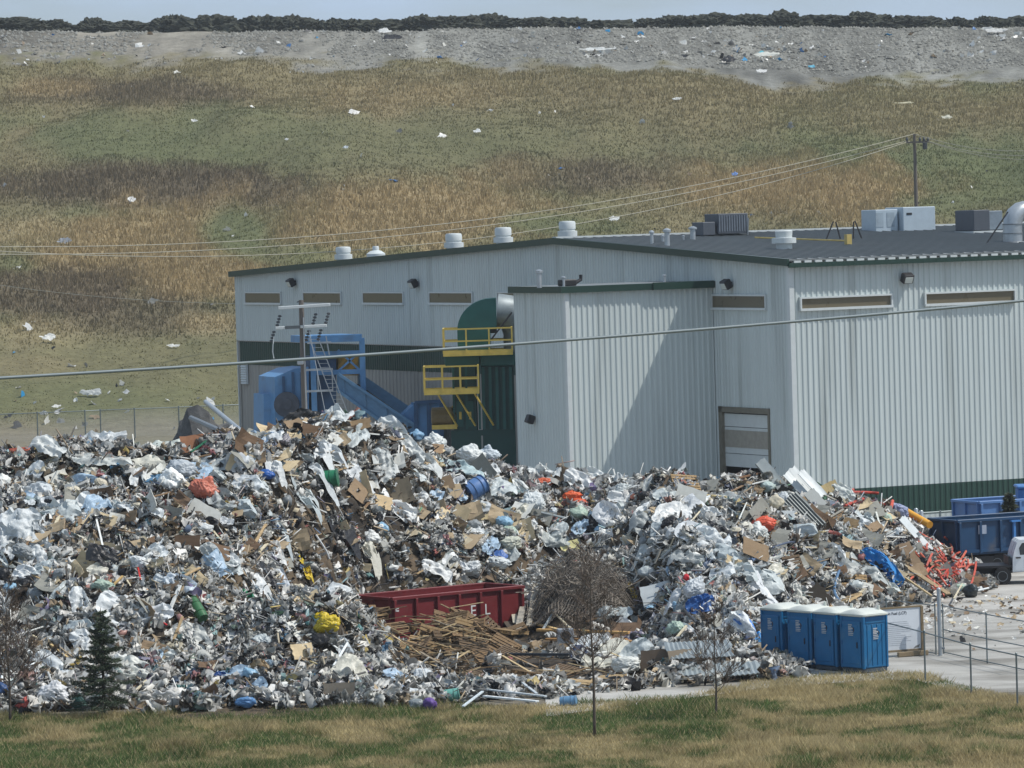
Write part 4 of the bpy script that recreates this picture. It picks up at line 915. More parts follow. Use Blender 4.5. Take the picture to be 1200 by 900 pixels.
# low mounds on the apron in front of the red container: (u, D, height, half width m, half depth m)
_MD = [(330, 171, 2.6, 3.2, 6.5), (395, 176, 2.4, 1.8, 6), (405, 167, .7, 1.6, 4), (500, 180, .45, 2.2, 3.5), (676, 189.5, 2.3, 2.1, 4.2), (640, 190, 1.2, 1.3, 3), (640, 175, .3, 2.4, 3), (800, 171, .9, 2.4, 3.0), (480, 165, .25, 2.4, 2.0)]
def smooth_interp(u, xs, ys): return (np.interp(u - 12, xs, ys) + 2 * np.interp(u, xs, ys) + np.interp(u + 12, xs, ys)) / 4
def heap_h(X, Y, rough=True):
    X = np.asarray(X, float); Y = np.asarray(Y, float); u = X / Y * FPX + 600
    td = smooth_interp(u, _tu, _td) + fbm(X / 4, Y / 4, 3) * 2.0; cd = np.interp(u, _cu, _cd); cz = smooth_interp(u, _cu, _cz)
    t = (Y - td) / np.maximum(cd - td, 3.0)
    f = np.where(t <= 0, 0, np.where(t < 1, 1 - (1 - np.clip(t, 0, 1)) ** 1.55, 1 - np.clip((Y - cd) / 15.0, 0, 1) ** 1.6))
    h = cz * f
    for mu, mD, mh, rx, ry in _MD:
        mx_ = (mu - 600) / FPX * mD; g = mh * np.exp(-((X - mx_) / rx) ** 2 - ((Y - mD) / ry) ** 2); h = np.maximum(h, g) + .25 * np.minimum(h, g)
    # keep the red container's footprint free
    lx, ly = rc.x, rc.y; ax, ay = math.cos(RT), math.sin(RT); p = (X - lx) * ax + (Y - ly) * ay; q_ = -(X - lx) * ay + (Y - ly) * ax
    inside = (p > -.3) & (p < RL + .3) & (q_ > -.2) & (q_ < 2.7); h = np.where(inside, np.minimum(h, .9), h)
    if rough:
        k = np.clip(h / 1.6, 0, 1) * np.where(inside, 0, 1)
        h = h + k * (fbm(X / 6.0 + 3, Y / 4.0, 2) * 1.7 + fbm(X / 2.6, Y / 2.6, 4) * 2.1 + (np.abs(fbm(X / 1.3 + 9, Y / 1.3, 3)) - .1) * 1.5 + fbm(X / .5, Y / .5, 2) * .30)
    return np.maximum(h, 0) * (u < 1186)
def heap_px(px, py, up=0.0):
    """where the photo point (px, py) meets the heap or the yard -> world point"""
    d = np.array(ray(px, py)); s = np.arange(150, 232, .08) / d[1]; P = np.array([0, 0, CAM_H]) + d[None] * s[:, None]
    below = P[:, 2] <= heap_h(P[:, 0], P[:, 1]) + 0.02
    if below.any(): i = int(np.argmax(below)); return Vector(P[i]) + Vector((0, 0, up))
    hs = heap_h(P[:, 0], P[:, 1]); i = int(np.argmin(P[:, 2] - hs)); return Vector((P[i, 0], P[i, 1], hs[i] + up))     # just over the crest: set it down on the crest
def hz(x, y): return float(heap_h(np.array([x]), np.array([y]))[0])
M_CORE = mat('heap_core', rough=.95, var=.4, scale=1.4, bump=.08, bscale=5, spec=.1, attr=True)
def heap_body():
    us = np.arange(-130, 1190, 2.6); Ds = np.arange(160, 226, .17); U, D = np.meshgrid(us, Ds); X = (U - 600) / FPX * D; H = heap_h(X, D)
    V = np.stack([X.ravel(), D.ravel(), H.ravel() - .06], 1); nx, ny = len(us), len(Ds); i = np.arange(nx - 1)[None, :] + nx * np.arange(ny - 1)[:, None]
    Fs = np.stack([i, i + 1, i + 1 + nx, i + nx], -1).reshape(-1, 4); keep = V[Fs, 2].max(1) > -.045; Fs = Fs[keep]
    n1 = fbm(X.ravel() / 1.5, D.ravel() / 1.5, 4); n2 = fbm(X.ravel() / .4, D.ravel() / .4, 3)
    c = lerp3(np.tile(srgb(66, 61, 55), (len(V), 1)), np.array(srgb(100, 88, 73)), np.clip(.5 + n1 * 3, 0, 1)); c = lerp3(c, np.array(srgb(40, 38, 36)), np.clip(n2 * 4, 0, 1))  # core coloured dark to paint the shade in recesses between loose pieces
    o = fast_mesh('waste_heap', V, Fs, M_CORE, c, smooth=True); tag(o, 'packed brown grey body of the waste heap under the loose pieces', None, None, 'stuff')
heap_body()

# ------------------------------------------------------------------ loose small waste, uncountable: thousands of crumpled pieces per material
PAL = {k: np.array([srgb(*c) for c in v]) for k, v in dict(
    white=[(232, 231, 226), (222, 221, 216), (210, 211, 207), (238, 237, 231), (198, 200, 198), (214, 214, 206), (190, 193, 191)],
    grey=[(156, 157, 154), (126, 126, 123), (104, 103, 100), (174, 174, 169), (140, 139, 132)],
    dark=[(48, 48, 50), (34, 34, 36), (62, 60, 58), (76, 72, 66), (42, 46, 52)],
    brown=[(162, 144, 118), (142, 124, 100), (120, 103, 84), (178, 160, 132), (102, 88, 74), (192, 180, 154)],
    colour=[(60, 112, 168), (44, 140, 190), (196, 84, 70), (70, 132, 88), (206, 178, 70), (90, 160, 160), (176, 60, 66), (110, 90, 150), (214, 120, 92), (40, 76, 140), (140, 190, 200)]).items()}
def zone_mix(px, py):
    """share of white, grey, dark, brown, colour at photo points"""
    n = len(px); m = np.tile([.32, .18, .21, .25, .04], (n, 1))  # dark share raised so dark pieces stand in for shadowed gaps
    def z(cx, cy, rx, ry, v):
        nonlocal m
        k = np.exp(-((px - cx) / rx) ** 2 - ((py - cy) / ry) ** 2)[:, None]; m = m * (1 - k) + np.array(v)[None] * k
    z(420, 560, 130, 70, [.24, .26, .26, .20, .04]); z(330, 500, 90, 30, [.22, .2, .3, .24, .04]); z(60, 560, 150, 60, [.46, .24, .14, .13, .03])
    z(200, 650, 130, 70, [.26, .22, .22, .25, .05]); z(720, 600, 150, 60, [.56, .22, .08, .09, .05]); z(800, 690, 120, 70, [.62, .16, .07, .08, .07])
    z(880, 590, 60, 40, [.34, .34, .12, .16, .04]); z(1000, 620, 70, 50, [.34, .28, .14, .20, .04]); z(1030, 690, 80, 25, [.4, .2, .14, .2, .06])
    z(520, 770, 110, 40, [.10, .2, .24, .44, .02]); z(430, 780, 70, 50, [.22, .48, .16, .11, .03]); z(300, 790, 160, 40, [.32, .38, .14, .12, .04])
    z(620, 830, 130, 25, [.28, .46, .10, .14, .02]); z(670, 760, 60, 25, [.2, .26, .2, .32, .02]); z(150, 790, 90, 40, [.44, .2, .2, .12, .04]); z(600, 640, 90, 60, [.5, .2, .1, .16, .04])
    return m
def rand_rot(r, n, flat):
    """random orientations; flat 0..1 pulls the sheet normal towards up/out of the slope"""
    nrm = r.randn(n, 3); nrm /= np.linalg.norm(nrm, axis=1)[:, None]; nrm = nrm * (1 - flat) + np.array([.05, -.45, .9])[None] * flat; nrm /= np.linalg.norm(nrm, axis=1)[:, None]
    a = r.randn(n, 3); a -= (a * nrm).sum(1)[:, None] * nrm; a /= np.linalg.norm(a, axis=1)[:, None]; b = np.cross(nrm, a)
    return np.stack([a, b, nrm], -1)
def sample_heap(r, n, band=None):
    out = []; tot = 0
    while tot < n:
        k = n * 2; u = r.rand(k) * 1300 - 60; D = 162 + r.rand(k) * 50; X = (u - 600) / FPX * D; H = heap_h(X, D); cd = np.interp(u, _cu, _cd)
        apron = (D > np.interp(u, [200, 260, 640, 760, 900], [170, 163.5, 163.5, 166, 180])) & (u > 230) & (u < 900)
        lx, ly = rc.x, rc.y; ax, ay = math.cos(RT), math.sin(RT); p = (X - lx) * ax + (D - ly) * ay; q_ = -(X - lx) * ay + (D - ly) * ax
        inb = (p > -.1) & (p < RL + .1) & (q_ > -.1) & (q_ < 2.5); front = (p > -.6) & (p < RL + .6) & (q_ > -5.5) & (q_ <= 0)
        pr = np.where(H > .05, 1.0, np.where(apron, np.where(D < 171, .85, .35), 0.0)) * (D < cd + 5) * np.where(inb, .0, 1) * np.where(front, .10, 1) * np.where((u > 425) & (u < 745) & (D > 168) & (D < 189), .10, 1) * np.where((u > 590) & (u < 890) & (D < 178), .25, 1) * (.22 + .78 * sstep(-.10, .06, fbm(X / 1.1 + 40, D / 1.1, 3))) * (.45 + .55 * sstep(212, 163, D))
        ok = r.rand(k) < pr; out.append(np.stack([X[ok], D[ok], H[ok]], 1)); tot += ok.sum()
    return np.concatenate(out)[:n]
def pick(r, px, py, weights):
    m = zone_mix(px, py) * np.array(weights)[None]; m /= m.sum(1)[:, None]; c = m.cumsum(1); q = (1.45 * (vnoise(px / 21 + 7.7 * weights[0], py / 17) - .5) + .5 + .75 * (r.rand(len(px)) - .5)); q = np.clip(np.where(r.rand(len(px)) < .3, r.rand(len(px)), q), 0, .9999); k = (q[:, None] > c).sum(1).clip(0, 4)
    col = np.zeros((len(px), 3))
    for i, nme in enumerate(('white', 'grey', 'dark', 'brown', 'colour')):
        s = k == i; pal = PAL[nme]; col[s] = pal[r.randint(0, len(pal), s.sum())]
        if nme == 'colour': mixw = (.2 + r.rand(s.sum()) * .7)[:, None]; col[s] = col[s] * (1 - mixw) + np.array(srgb(170, 172, 170))[None] * mixw
    return col * (.64 + .36 * r.rand(len(px)))[:, None]
def crumpled(name, label, n, seed, res, size, aspect, crumple, flat, weights, material, lift=(0., .25), smooth=True, drape=.5):
    r = np.random.RandomState(seed); P = sample_heap(r, n); px, py = project(P).T; col = pick(r, px, py, weights)
    g = np.linspace(-.5, .5, res); gu, gv = np.meshgrid(g, g); _k = np.sqrt(1 - 1.1 * np.minimum(gu * gu, gv * gv) * 2); gu, gv = gu * _k, gv * _k; base = np.stack([gu.ravel(), gv.ravel(), 0 * gu.ravel()], 1); m = res * res
    sz = size[0] * (size[1] / size[0]) ** (r.rand(n) ** 1.7); asp = aspect[0] + (aspect[1] - aspect[0]) * r.rand(n)
    V = np.repeat(base[None], n, 0) * np.stack([sz, sz * asp, sz], 1)[:, None, :]
    # folds along random directions plus jitter
    for o_, am in ((1.0, .5), (2.1, .35)):
        th = r.rand(n) * 6.28; ph = r.rand(n) * 6.28; fr = (3 + 5 * r.rand(n)) * o_
        V[:, :, 2] += crumple * am * sz[:, None] * np.abs(np.sin(fr[:, None] * (base[None, :, 0] * np.cos(th)[:, None] + base[None, :, 1] * np.sin(th)[:, None]) * 2 + ph[:, None]))
    V += r.randn(n, m, 3) * (crumple * .09 * sz * min(1, 6 / res) ** 1.5)[:, None, None]
    V[:, :, 0] += (.13 * sz)[:, None] * np.sin(base[None, :, 1] * 7 + r.rand(n, 1) * 6.3); V[:, :, 1] += (.13 * sz * asp)[:, None] * np.sin(base[None, :, 0] * 7 + r.rand(n, 1) * 6.3)
    bend = (r.randn(n) * drape)[:, None] * sz[:, None]; V[:, :, 2] -= bend * (base[None, :, 0] ** 2) * 2.5
    V = np.einsum('nij,nmj->nmi', rand_rot(r, n, flat), V)
    cen = P.copy(); cen[:, 2] += lift[0] + (lift[1] - lift[0]) * r.rand(n); V += cen[:, None, :]
    floor = heap_h(V[:, :, 0].ravel(), V[:, :, 1].ravel(), True).reshape(n, m); gap = floor - V[:, :, 2]
    V[:, :, 2] += (np.clip(np.percentile(gap, 75, axis=1), 0, .35) + .02)[:, None]; top = (V[:, :, 2] - floor).max(1); V[:, :, 2] -= np.clip(top - .45 - .2 * r.rand(n), 0, None)[:, None]
    i = np.arange(res - 1)[None, :] + res * np.arange(res - 1)[:, None]; f = np.stack([i, i + 1, i + 1 + res, i + res], -1).reshape(-1, 4)
    Fs = (f[None] + (np.arange(n) * m)[:, None, None]).reshape(-1, 4)
    o = fast_mesh(name, V.reshape(-1, 3), Fs, material, np.repeat(col, m, 0), smooth); return tag(o, label, None, None, 'stuff')
M_FILM = mat('film_bits', rough=.38, var=.14, scale=5, spec=.4, transl=.22, attr=True)
M_PAPER = mat('card_bits', rough=.85, var=.2, scale=4, spec=.2, attr=True)
M_RIGID = mat('rigid_bits', rough=.5, var=.16, scale=5, spec=.4, attr=True)
def sticks(name, label, n, seed, L, W, weights, material):
    r = np.random.RandomState(seed); P = sample_heap(r, n); px, py = project(P).T; col = pick(r, px, py, weights)
    ln = L[0] * (L[1] / L[0]) ** r.rand(n); w_ = W[0] * (W[1] / W[0]) ** r.rand(n); t_ = w_ * (.25 + .75 * r.rand(n))
    cube = np.array([[i, j, k] for k in (-.5, .5) for j in (-.5, .5) for i in (-.5, .5)]); V = cube[None] * np.stack([ln, w_, t_], 1)[:, None]
    V = np.einsum('nij,nmj->nmi', rand_rot(r, n, .55), V); P[:, 2] += .05 + .15 * r.rand(n); V += P[:, None]
    f = np.array([(0, 2, 3, 1), (4, 5, 7, 6), (0, 1, 5, 4), (2, 6, 7, 3), (0, 4, 6, 2), (1, 3, 7, 5)]); Fs = (f[None] + (np.arange(n) * 8)[:, None, None]).reshape(-1, 4)
    o = fast_mesh(name, V.reshape(-1, 3), Fs, material, np.repeat(col, 8, 0)); return tag(o, label, None, None, 'stuff')
def lumps(name, label, n, seed, size, weights, material):
    r = np.random.RandomState(seed); P = sample_heap(r, n); px, py = project(P).T; col = pick(r, px, py, weights)
    bm = bmesh.new(); bmesh.ops.create_icosphere(bm, subdivisions=2, radius=.5); bm.verts.ensure_lookup_table()
    base = np.array([v.co[:] for v in bm.verts]); f = np.array([[v.index for v in fc.verts] for fc in bm.faces]); bm.free(); m = len(base)
    sz = size[0] * (size[1] / size[0]) ** (r.rand(n) ** 1.6); V = np.repeat(base[None], n, 0) * (1 + .22 * r.randn(n, m))[:, :, None] * (np.stack([.7 + .7 * r.rand(n), .6 + .5 * r.rand(n), .45 + .5 * r.rand(n)], 1) * sz[:, None])[:, None]
    V = np.einsum('nij,nmj->nmi', rand_rot(r, n, .4), V); P[:, 2] += sz * .2; V += P[:, None]
    Fs = (f[None] + (np.arange(n) * m)[:, None, None]).reshape(-1, 3)
    o = fast_mesh(name, V.reshape(-1, 3), Fs, material, np.repeat(col, m, 0), True); return tag(o, label, None, None, 'stuff')
crumpled('film_scraps', 'countless crumpled plastic film scraps all over the heap', 13500, 21, 7, (.20, .90), (.35, 1.0), .80, .34, (1.3, .95, .55, .3, .5), M_FILM)
crumpled('film_strips', 'countless torn hanging strips of plastic film over the heap', 3200, 27, 8, (.4, 1.1), (.18, .4), .42, .36, (1.5, .9, .35, .4, .4), M_FILM, lift=(0, .12), drape=.5)
crumpled('film_sheets', 'countless soft crumpled sheets of plastic film draped over the heap', 1500, 29, 15, (.6, 1.6), (.4, .9), .34, .62, (1.7, .8, .4, .1, .35), M_FILM, lift=(0, .12), drape=.35)
crumpled('film_shreds', 'fine shreds of plastic film and paper over the heap', 12000, 22, 4, (.08, .36), (.3, 1.2), .6, .2, (.9, 1.0, 1.3, 1.4, .5), M_FILM)
crumpled('card_scraps', 'countless torn pieces of cardboard and board over the heap', 10000, 23, 4, (.16, .85), (.3, .9), .10, .50, (.6, .8, .6, 2.8, .05), M_PAPER, smooth=False, drape=.25)
sticks('stick_litter', 'countless sticks, strips and tubes over the heap', 10000, 24, (.3, 1.6), (.018, .07), (1.0, 1.1, .6, 2.2, .1), M_RIGID)
lumps('lump_litter', 'countless small crumpled lumps of waste over the heap', 4600, 25, (.13, .5), (1.3, .7, 1.0, .6, .5), M_FILM)

# ------------------------------------------------------------------ single pieces of waste
LAND = []      # (short phrase, px, py) of landmarks used to describe where a piece lies
USED = set()
def col_mat(kind, rgb):
    c = srgb(*rgb); key = '%s_%d_%d_%d' % (kind, *rgb)
    if kind == 'film': return mat(key, c, .40, var=.12, scale=2.5, spec=.4, transl=.20, bump=.07, bscale=6, dirt=(tuple(x * .62 for x in srgb(190, 180, 160)), 1.6, .58, .45))
    if kind == 'card': return mat(key, c, .85, var=.14, scale=2.5, spec=.2, dirt=(tuple(x * .6 for x in c), 2.0, .56, .6))
    if kind == 'wood': return mat(key, c, .8, var=.28, scale=2.5, spec=.2, stretch=(6, 1.2, 6))
    if kind == 'metal': return mat(key, c, .42, metal=.35, var=.14, scale=2)
    return mat(key, c, .42, var=.10, scale=2.5, spec=.45)
def finish(o, label, cat, px, py, group=None, landmark=None):
    tag(o, label, cat, group)
    if label: USED.add(label)
    if landmark: LAND.append((landmark, px, py))
    return o
def film(px, py, w, h, ang, rgb, seed, name='plastic_sheet', tilt=55, crumple=.22, res=26, up=.12, folds=3.0, kind='film', yaw=0.0):
    """crumpled sheet w x h metres lying on the heap, turned by ang in its own plane, leaning at tilt degrees"""
    P = heap_px(px, py, up); r = random.Random(seed); rows = []
    R = Rz(math.radians(yaw)) @ Rx(math.radians(tilt)); so = Vector((r.random() * 50, r.random() * 50, 0)); fa = math.radians(r.uniform(60, 120)); ca, sa = math.cos(math.radians(ang)), math.sin(math.radians(ang))
    long_ = w > h; V = []
    n1 = max(6, int(res * min(1, (w / max(w, h)) + .25))); n2 = max(6, int(res * min(1, (h / max(w, h)) + .25)))
    for j in range(n2 + 1):
        row = []
        for i in range(n1 + 1):
            u = (i / n1 - .5); v = (j / n2 - .5); k = math.sqrt(max(.2, 1 - 1.6 * min(u * u, v * v)))
            x, y = u * w * k, v * h * k
            q = Vector((x, y, 0)) + so
            x += .14 * min(w, h) * mnoise.noise(q * 1.7); y += .18 * min(w, h) * mnoise.noise(q * 1.7 + Vector((9, 9, 9)))
            f = Vector((x * .55, y * 1.5, 0)) if long_ else Vector((x * 1.5, y * .55, 0)); sc = 1.1 / max(.55, min(w, h)) ** .6
            rg = lambda q_: 1 - 2.4 * abs(mnoise.noise(q_))
            wp = so + f * sc + Vector((.35, .2, 0)) * mnoise.noise(q * 1.3)
            z = crumple * (.62 * rg(wp * 1.0) + .42 * rg(wp * 2.3 + Vector((5, 3, 1))) + .24 * rg(q * 4.4) + .10 * rg(q * 9))
            p = Vector((x * ca - y * sa, x * sa + y * ca, z)); row.append(P + R @ p)
        rows.append(row)
    X = np.array([[p.x, p.y] for rw in rows for p in rw]); fl = heap_h(X[:, 0], X[:, 1]); k = 0; off = .14
    for rw in rows:
        for i in range(len(rw)):
            p = rw[i]; lo = fl[k] + off + .05 * abs(mnoise.noise(p * 3)); hi = fl[k] + .55 + .25 * h
            rw[i] = Vector((p.x, p.y, min(max(p.z, lo), hi))); k += 1
    mb = MB(); mb.grid(rows); o = mb.build(name, col_mat(kind, rgb), origin=P, smooth=True, sharp=55); return o
def bag(px, py, w, h, rgb, seed, name='waste_bag', d=None, neck=True, rot=0.0, up=0.0, kind='film'):
    """stuffed bag w wide and h tall in metres"""
    P = heap_px(px, py); d = d or min(w, h) * 1.1; r = random.Random(seed); so = Vector((r.random() * 40, r.random() * 40, r.random() * 40))
    bm = bmesh.new(); bmesh.ops.create_icosphere(bm, subdivisions=5 if w > .78 else 4, radius=1.0); M = Ry(math.radians(rot))
    vs = []
    for v in bm.verts:
        n = v.co.normalized(); k = 1 + .30 * mnoise.noise(n * 1.15 + so) + .24 * (abs(mnoise.noise(n * 2.6 + so)) - .25) + .17 * (abs(mnoise.noise(n * 5.5 + so)) - .22) + .08 * (abs(mnoise.noise(n * 12 + so)) - .2)
        if neck and n.z > .8: k *= 1 + (n.z - .8) * 1.2; n = Vector((n.x * .7, n.y * .7, n.z))
        p = M @ Vector((n.x * w / 2 * k, n.y * d / 2 * k, n.z * h / 2 * k)); vs.append(P + Vector((0, 0, h * .36 + .06 + up)) + p)
    mb = MB(); mb.v = [tuple(v) for v in vs]; mb.f = [tuple(x.index for x in f.verts) for f in bm.faces]; bm.free()
    return mb.build(name, col_mat(kind, rgb), origin=P, smooth=True)
def board(px, py, w, h, rgb, tilt=55, yaw=0, spin=0, th=.025, bend=.04, seed=1, name='cardboard_sheet', kind='card', up=.18, torn=.12, ribs_=0):
    P = heap_px(px, py, up); r = random.Random(seed); R = Rz(math.radians(yaw)) @ Rx(math.radians(tilt)) @ Rz(math.radians(spin)); rows = []; nx, ny = (6, 5) if not ribs_ else (ribs_ * 2, 3)
    so = r.random() * 30
    for j in range(ny + 1):
        row = []
        for i in range(nx + 1):
            u, v = i / nx - .5, j / ny - .5; e = torn * (mnoise.noise(Vector((u * 4 + so, v * 4, 0))) if max(abs(u), abs(v)) > .49 else 0)
            z = bend * (4 * u * u + mnoise.noise(Vector((u * 2 + so, v * 2, 3)))) * w + (.022 if i % 2 else -.022) * (1 if ribs_ else 0)
            row.append(P + R @ Vector((u * w * (1 + e), v * h * (1 + e), z)))
        rows.append(row)
    nrm = R @ Vector((0, 0, 1)); low = [[p - nrm * th for p in rw] for rw in rows]; mb = MB(); mb.grid(rows); mb.grid(low)
    m = nx + 1; tot = m * (ny + 1); ring = [i for i in range(m)] + [j * m + nx for j in range(1, ny + 1)] + [ny * m + i for i in range(nx - 1, -1, -1)] + [j * m for j in range(ny - 1, 0, -1)]
    mb.f += [(ring[k], ring[(k + 1) % len(ring)], ring[(k + 1) % len(ring)] + tot, ring[k] + tot) for k in range(len(ring))]
    return mb.build(name, col_mat(kind, rgb), origin=P)
def plank(a, b, w, t, rgb, name='plank', kind='wood', upa=.15, upb=.15, Da=None, Db=None):
    """timber between two photo points, each laid on the heap or at a given distance"""
    A = heap_px(*a, upa) if Da is None else at_depth(*a, Da); B = heap_px(*b, upb) if Db is None else at_depth(*b, Db)
    if (B - A).length > 7.5: B = A + (B - A).normalized() * 7.5
    for p in (A, B): p.z = max(p.z, hz(p.x, p.y) + t / 2 + .02)
    mb = MB(); mb.bar(A, B, w, t, min(w, t) * .12); return mb.build(name, col_mat(kind, rgb), origin=(A + B) / 2)
def pipe(pts, r, rgb, name='pipe', kind='rigid', up=.15, Ds=None, n=7):
    Q = [heap_px(*p, up) if Ds is None else at_depth(*p, Ds[i]) for i, p in enumerate(pts)]; out = []
    for i in range(len(Q) - 1):
        p0, p1, p2, p3 = Q[max(i - 1, 0)], Q[i], Q[i + 1], Q[min(i + 2, len(Q) - 1)]
        for k in range(6):
            t = k / 6; out.append(.5 * ((2 * p1) + (p2 - p0) * t + (2 * p0 - 5 * p1 + 4 * p2 - p3) * t * t + (3 * p1 - p0 - 3 * p2 + p3) * t ** 3))
    out.append(Q[-1])
    if len(Q) == 2: out = [Q[0].lerp(Q[1], k / 3) for k in range(4)]
    for p in out: p.z = max(p.z, hz(p.x, p.y) + r)
    mb = MB(); mb.tube(out, r, n); return mb.build(name, col_mat(kind, rgb), origin=out[len(out) // 2], smooth=True, sharp=50)
# --- shaped containers
def drum(px, py, r, h, rgb, R, name='drum', open_=True, up=.25, rim=None):
    P = heap_px(px, py, up); t = thing(name, None, None, P); mb = MB()
    mb.lathe((0, 0, 0), [(r * .9, -h / 2), (r * .98, -h * .3), (r * 1.0, 0), (r * .98, h * .3), (r * .94, h / 2)] + ([(r * .84, h / 2), (r * .82, -h * .4)] if open_ else [(r * .5, h / 2 + .02)]), 20, R); mb.build('body', col_mat('rigid', rgb), t, smooth=True, sharp=40)
    mb = MB()
    for z in (-h * .22, h * .22, h * .48): mb.lathe(R @ Vector((0, 0, z)), [(r * .99, -.025), (r * 1.06, -.012), (r * 1.06, .012), (r * .99, .025)], 20, R)
    mb.build('hoop', col_mat('rigid', rim or tuple(int(c * .85) for c in rgb)), t); return t
def make_pallet(rgb, label=None, seed=0):
    t = thing('pallet', label, 'pallet', (0, 0, 0)); m = col_mat('wood', rgb); r = random.Random(seed)
    mb = MB(); n = 7; gone = r.choice([None, 2, 5, 4])
    for i in range(n):
        if i != gone: mb.box((0, -.5 + .05 + .9 * i / (n - 1), .132), (1.2, .10, .022), Rz(r.uniform(-.02, .02)))
    mb.build('top_deck', m, t)
    for x in (-.565, 0, .565): mb = MB(); mb.box((x, 0, .07), (.045, 1.0, .10)); mb.build('stringer', m, t)
    mb = MB()
    for y in (-.44, 0, .44): mb.box((0, y, .009), (1.2, .10, .02))
    mb.build('bottom_deck', m, t); return t
PAL_ = [make_pallet(c, None, i) for i, c in enumerate(((152, 128, 94), (126, 104, 78), (100, 84, 66), (182, 158, 120)))]
PUSED = set()
def pallet(px, py, R, label, kind=0, D=None, up=.1, group=None):
    if kind not in PUSED: o = PAL_[kind]; PUSED.add(kind)
    else: o = dup(PAL_[kind], (0, 0, 0), 0)
    P = heap_px(px, py, up) if D is None else at_depth(px, py, D)
    o.location = P; o.rotation_euler = [math.radians(a) for a in R]; bpy.context.view_layer.update; o['label'] = label; o['category'] = 'pallet'; USED.add(label)
    if group: o['group'] = group
    return o
WHITE = (222, 226, 226); CLEAR = (196, 204, 206); SILVER = (164, 170, 172)
F = finish
# --- the pieces one can point at in the photograph
F(film(24, 640, 2.0, 3.0, 20, (206, 212, 214), 1, crumple=.42, res=34, folds=5), 'big bundle of crumpled clear plastic film at the left edge of the heap', 'plastic film', 24, 640, None, 'clear film bundle')
F(film(40, 692, 1.3, 1.0, -30, (218, 222, 222), 2, crumple=.3), 'white plastic tail hanging below the clear film bundle at the left edge', 'plastic film', 40, 692)
F(film(95, 720, .7, 1.9, 14, WHITE, 3, crumple=.25), 'white film twisted into a hanging rope left of the spruce tree', 'plastic film', 84, 722, None, 'hanging white rope of film')
F(film(97, 760, .8, 1.3, 16, WHITE, 4, crumple=.18), 'white flared film end hanging just left of the spruce tree top', 'plastic film', 97, 760)
F(film(55, 528, 1.9, .75, -35, (212, 216, 214), 5, tilt=40, crumple=.22), 'white rolled sheet sloping near the far left crest of the heap', 'plastic film', 55, 528, None, 'sloping white roll')
F(bag(202, 578, 1.05, 1.1, (232, 234, 230), 6, 'foam_block', d=.9, neck=False, rot=-20, kind='rigid'), 'rounded white foam block left of the coral pink bag', 'foam block', 202, 578, None, 'white foam block')
F(bag(214, 562, 1.25, .8, (186, 194, 200), 7, d=.8, neck=False, rot=20), 'pale grey stuffed bag on top of the white foam block', 'bag', 214, 562)
F(bag(240, 588, 1.15, .8, (206, 122, 100), 8, rot=30, d=.8, up=.15), 'coral pink stuffed bag right of the white foam block', 'bag', 240, 588, None, 'coral pink bag')
F(bag(25, 537, 1.2, .45, (166, 86, 66), 9, neck=False), 'rust orange plastic bag near the crest at the far left', 'bag', 25, 537, None, 'rust orange bag')
F(film(262, 548, 2.6, .85, 3, (170, 178, 180), 10, tilt=30, crumple=.2), 'wide grey plastic sheet bulging above the coral pink bag', 'plastic film', 262, 548, None, 'wide grey sheet')
F(film(120, 545, 2.4, .7, -4, (206, 210, 206), 11, tilt=35), 'long off-white sheet lying on the upper left slope', 'plastic film', 120, 545, None, 'off-white upper left sheet')
F(film(118, 520, 2.2, .8, 8, (216, 220, 220), 12, tilt=40, crumple=.3), 'white film heaped on the left crest in front of the far fence', 'plastic film', 118, 520)
F(film(212, 512, 2.6, .6, 6, (198, 206, 200), 13, tilt=35, crumple=.25), 'white and green tinted film along the crest left of the dark rubble', 'plastic film', 212, 512)
F(board(235, 528, 1.6, 1.0, (146, 104, 78), 70, 10, 5, seed=3), 'rust brown cardboard sheet under the crest left of the utility pole', 'cardboard', 235, 528, None, 'rust brown cardboard')
F(plank((224, 534), (249, 514), .12, .05, (46, 104, 78)), 'dark green strip leaning beside the rust brown cardboard', 'strip', 236, 524)
F(film(300, 500, 1.8, .8, -10, (150, 178, 206), 14, tilt=40, crumple=.25), 'white and pale blue film at the crest under the utility pole', 'plastic film', 300, 500)
F(film(352, 489, 1.9, 1.1, -8, (58, 58, 58), 15, tilt=50, crumple=.3), 'black plastic sheeting crumpled over the highest crest', 'plastic film', 352, 489, None, 'black crest sheeting')
F(film(395, 492, 1.4, .9, 30, (210, 216, 216), 16, tilt=45, crumple=.3), 'white plastic sheet just right of the black crest sheeting', 'plastic film', 395, 492)
F(board(418, 503, 1.2, .6, (132, 112, 86), 40, -10, 10), 'brown board lying on the crest right of the utility pole', 'board', 418, 503)
F(board(370, 503, 1.1, .35, (214, 216, 212), 35, 15, -8, kind='rigid', name='leaning_board'), 'white flat panel on the crest slope below the black sheeting', 'panel', 370, 503)
F(drum(382, 569, .36, 1.0, (28, 112, 76), Ry(1.45) @ Rx(.1), 'plastic_tub', True), 'bright green plastic tub on its side in the middle of the left slope', 'tub', 382, 569, None, 'green tub')
F(film(365, 556, 2.3, .6, -6, (204, 210, 212), 17, tilt=40, crumple=.25), 'white draped film just above the green tub', 'plastic film', 365, 556)
F(film(322, 558, .9, .9, 30, (218, 222, 222), 18, tilt=60), 'white square bag left of the green tub', 'plastic film', 322, 558)
F(bag(311, 562, .7, .4, (44, 98, 176), 19, neck=False), 'blue plastic scrap left of the green tub', 'bag', 311, 562, None, 'blue scrap')
F(film(462, 508, .75, 1.5, 38, (208, 214, 214), 20, tilt=65, crumple=.2), 'white plastic strip standing at the crest below the conveyor', 'plastic film', 462, 508, None, 'standing white strip')
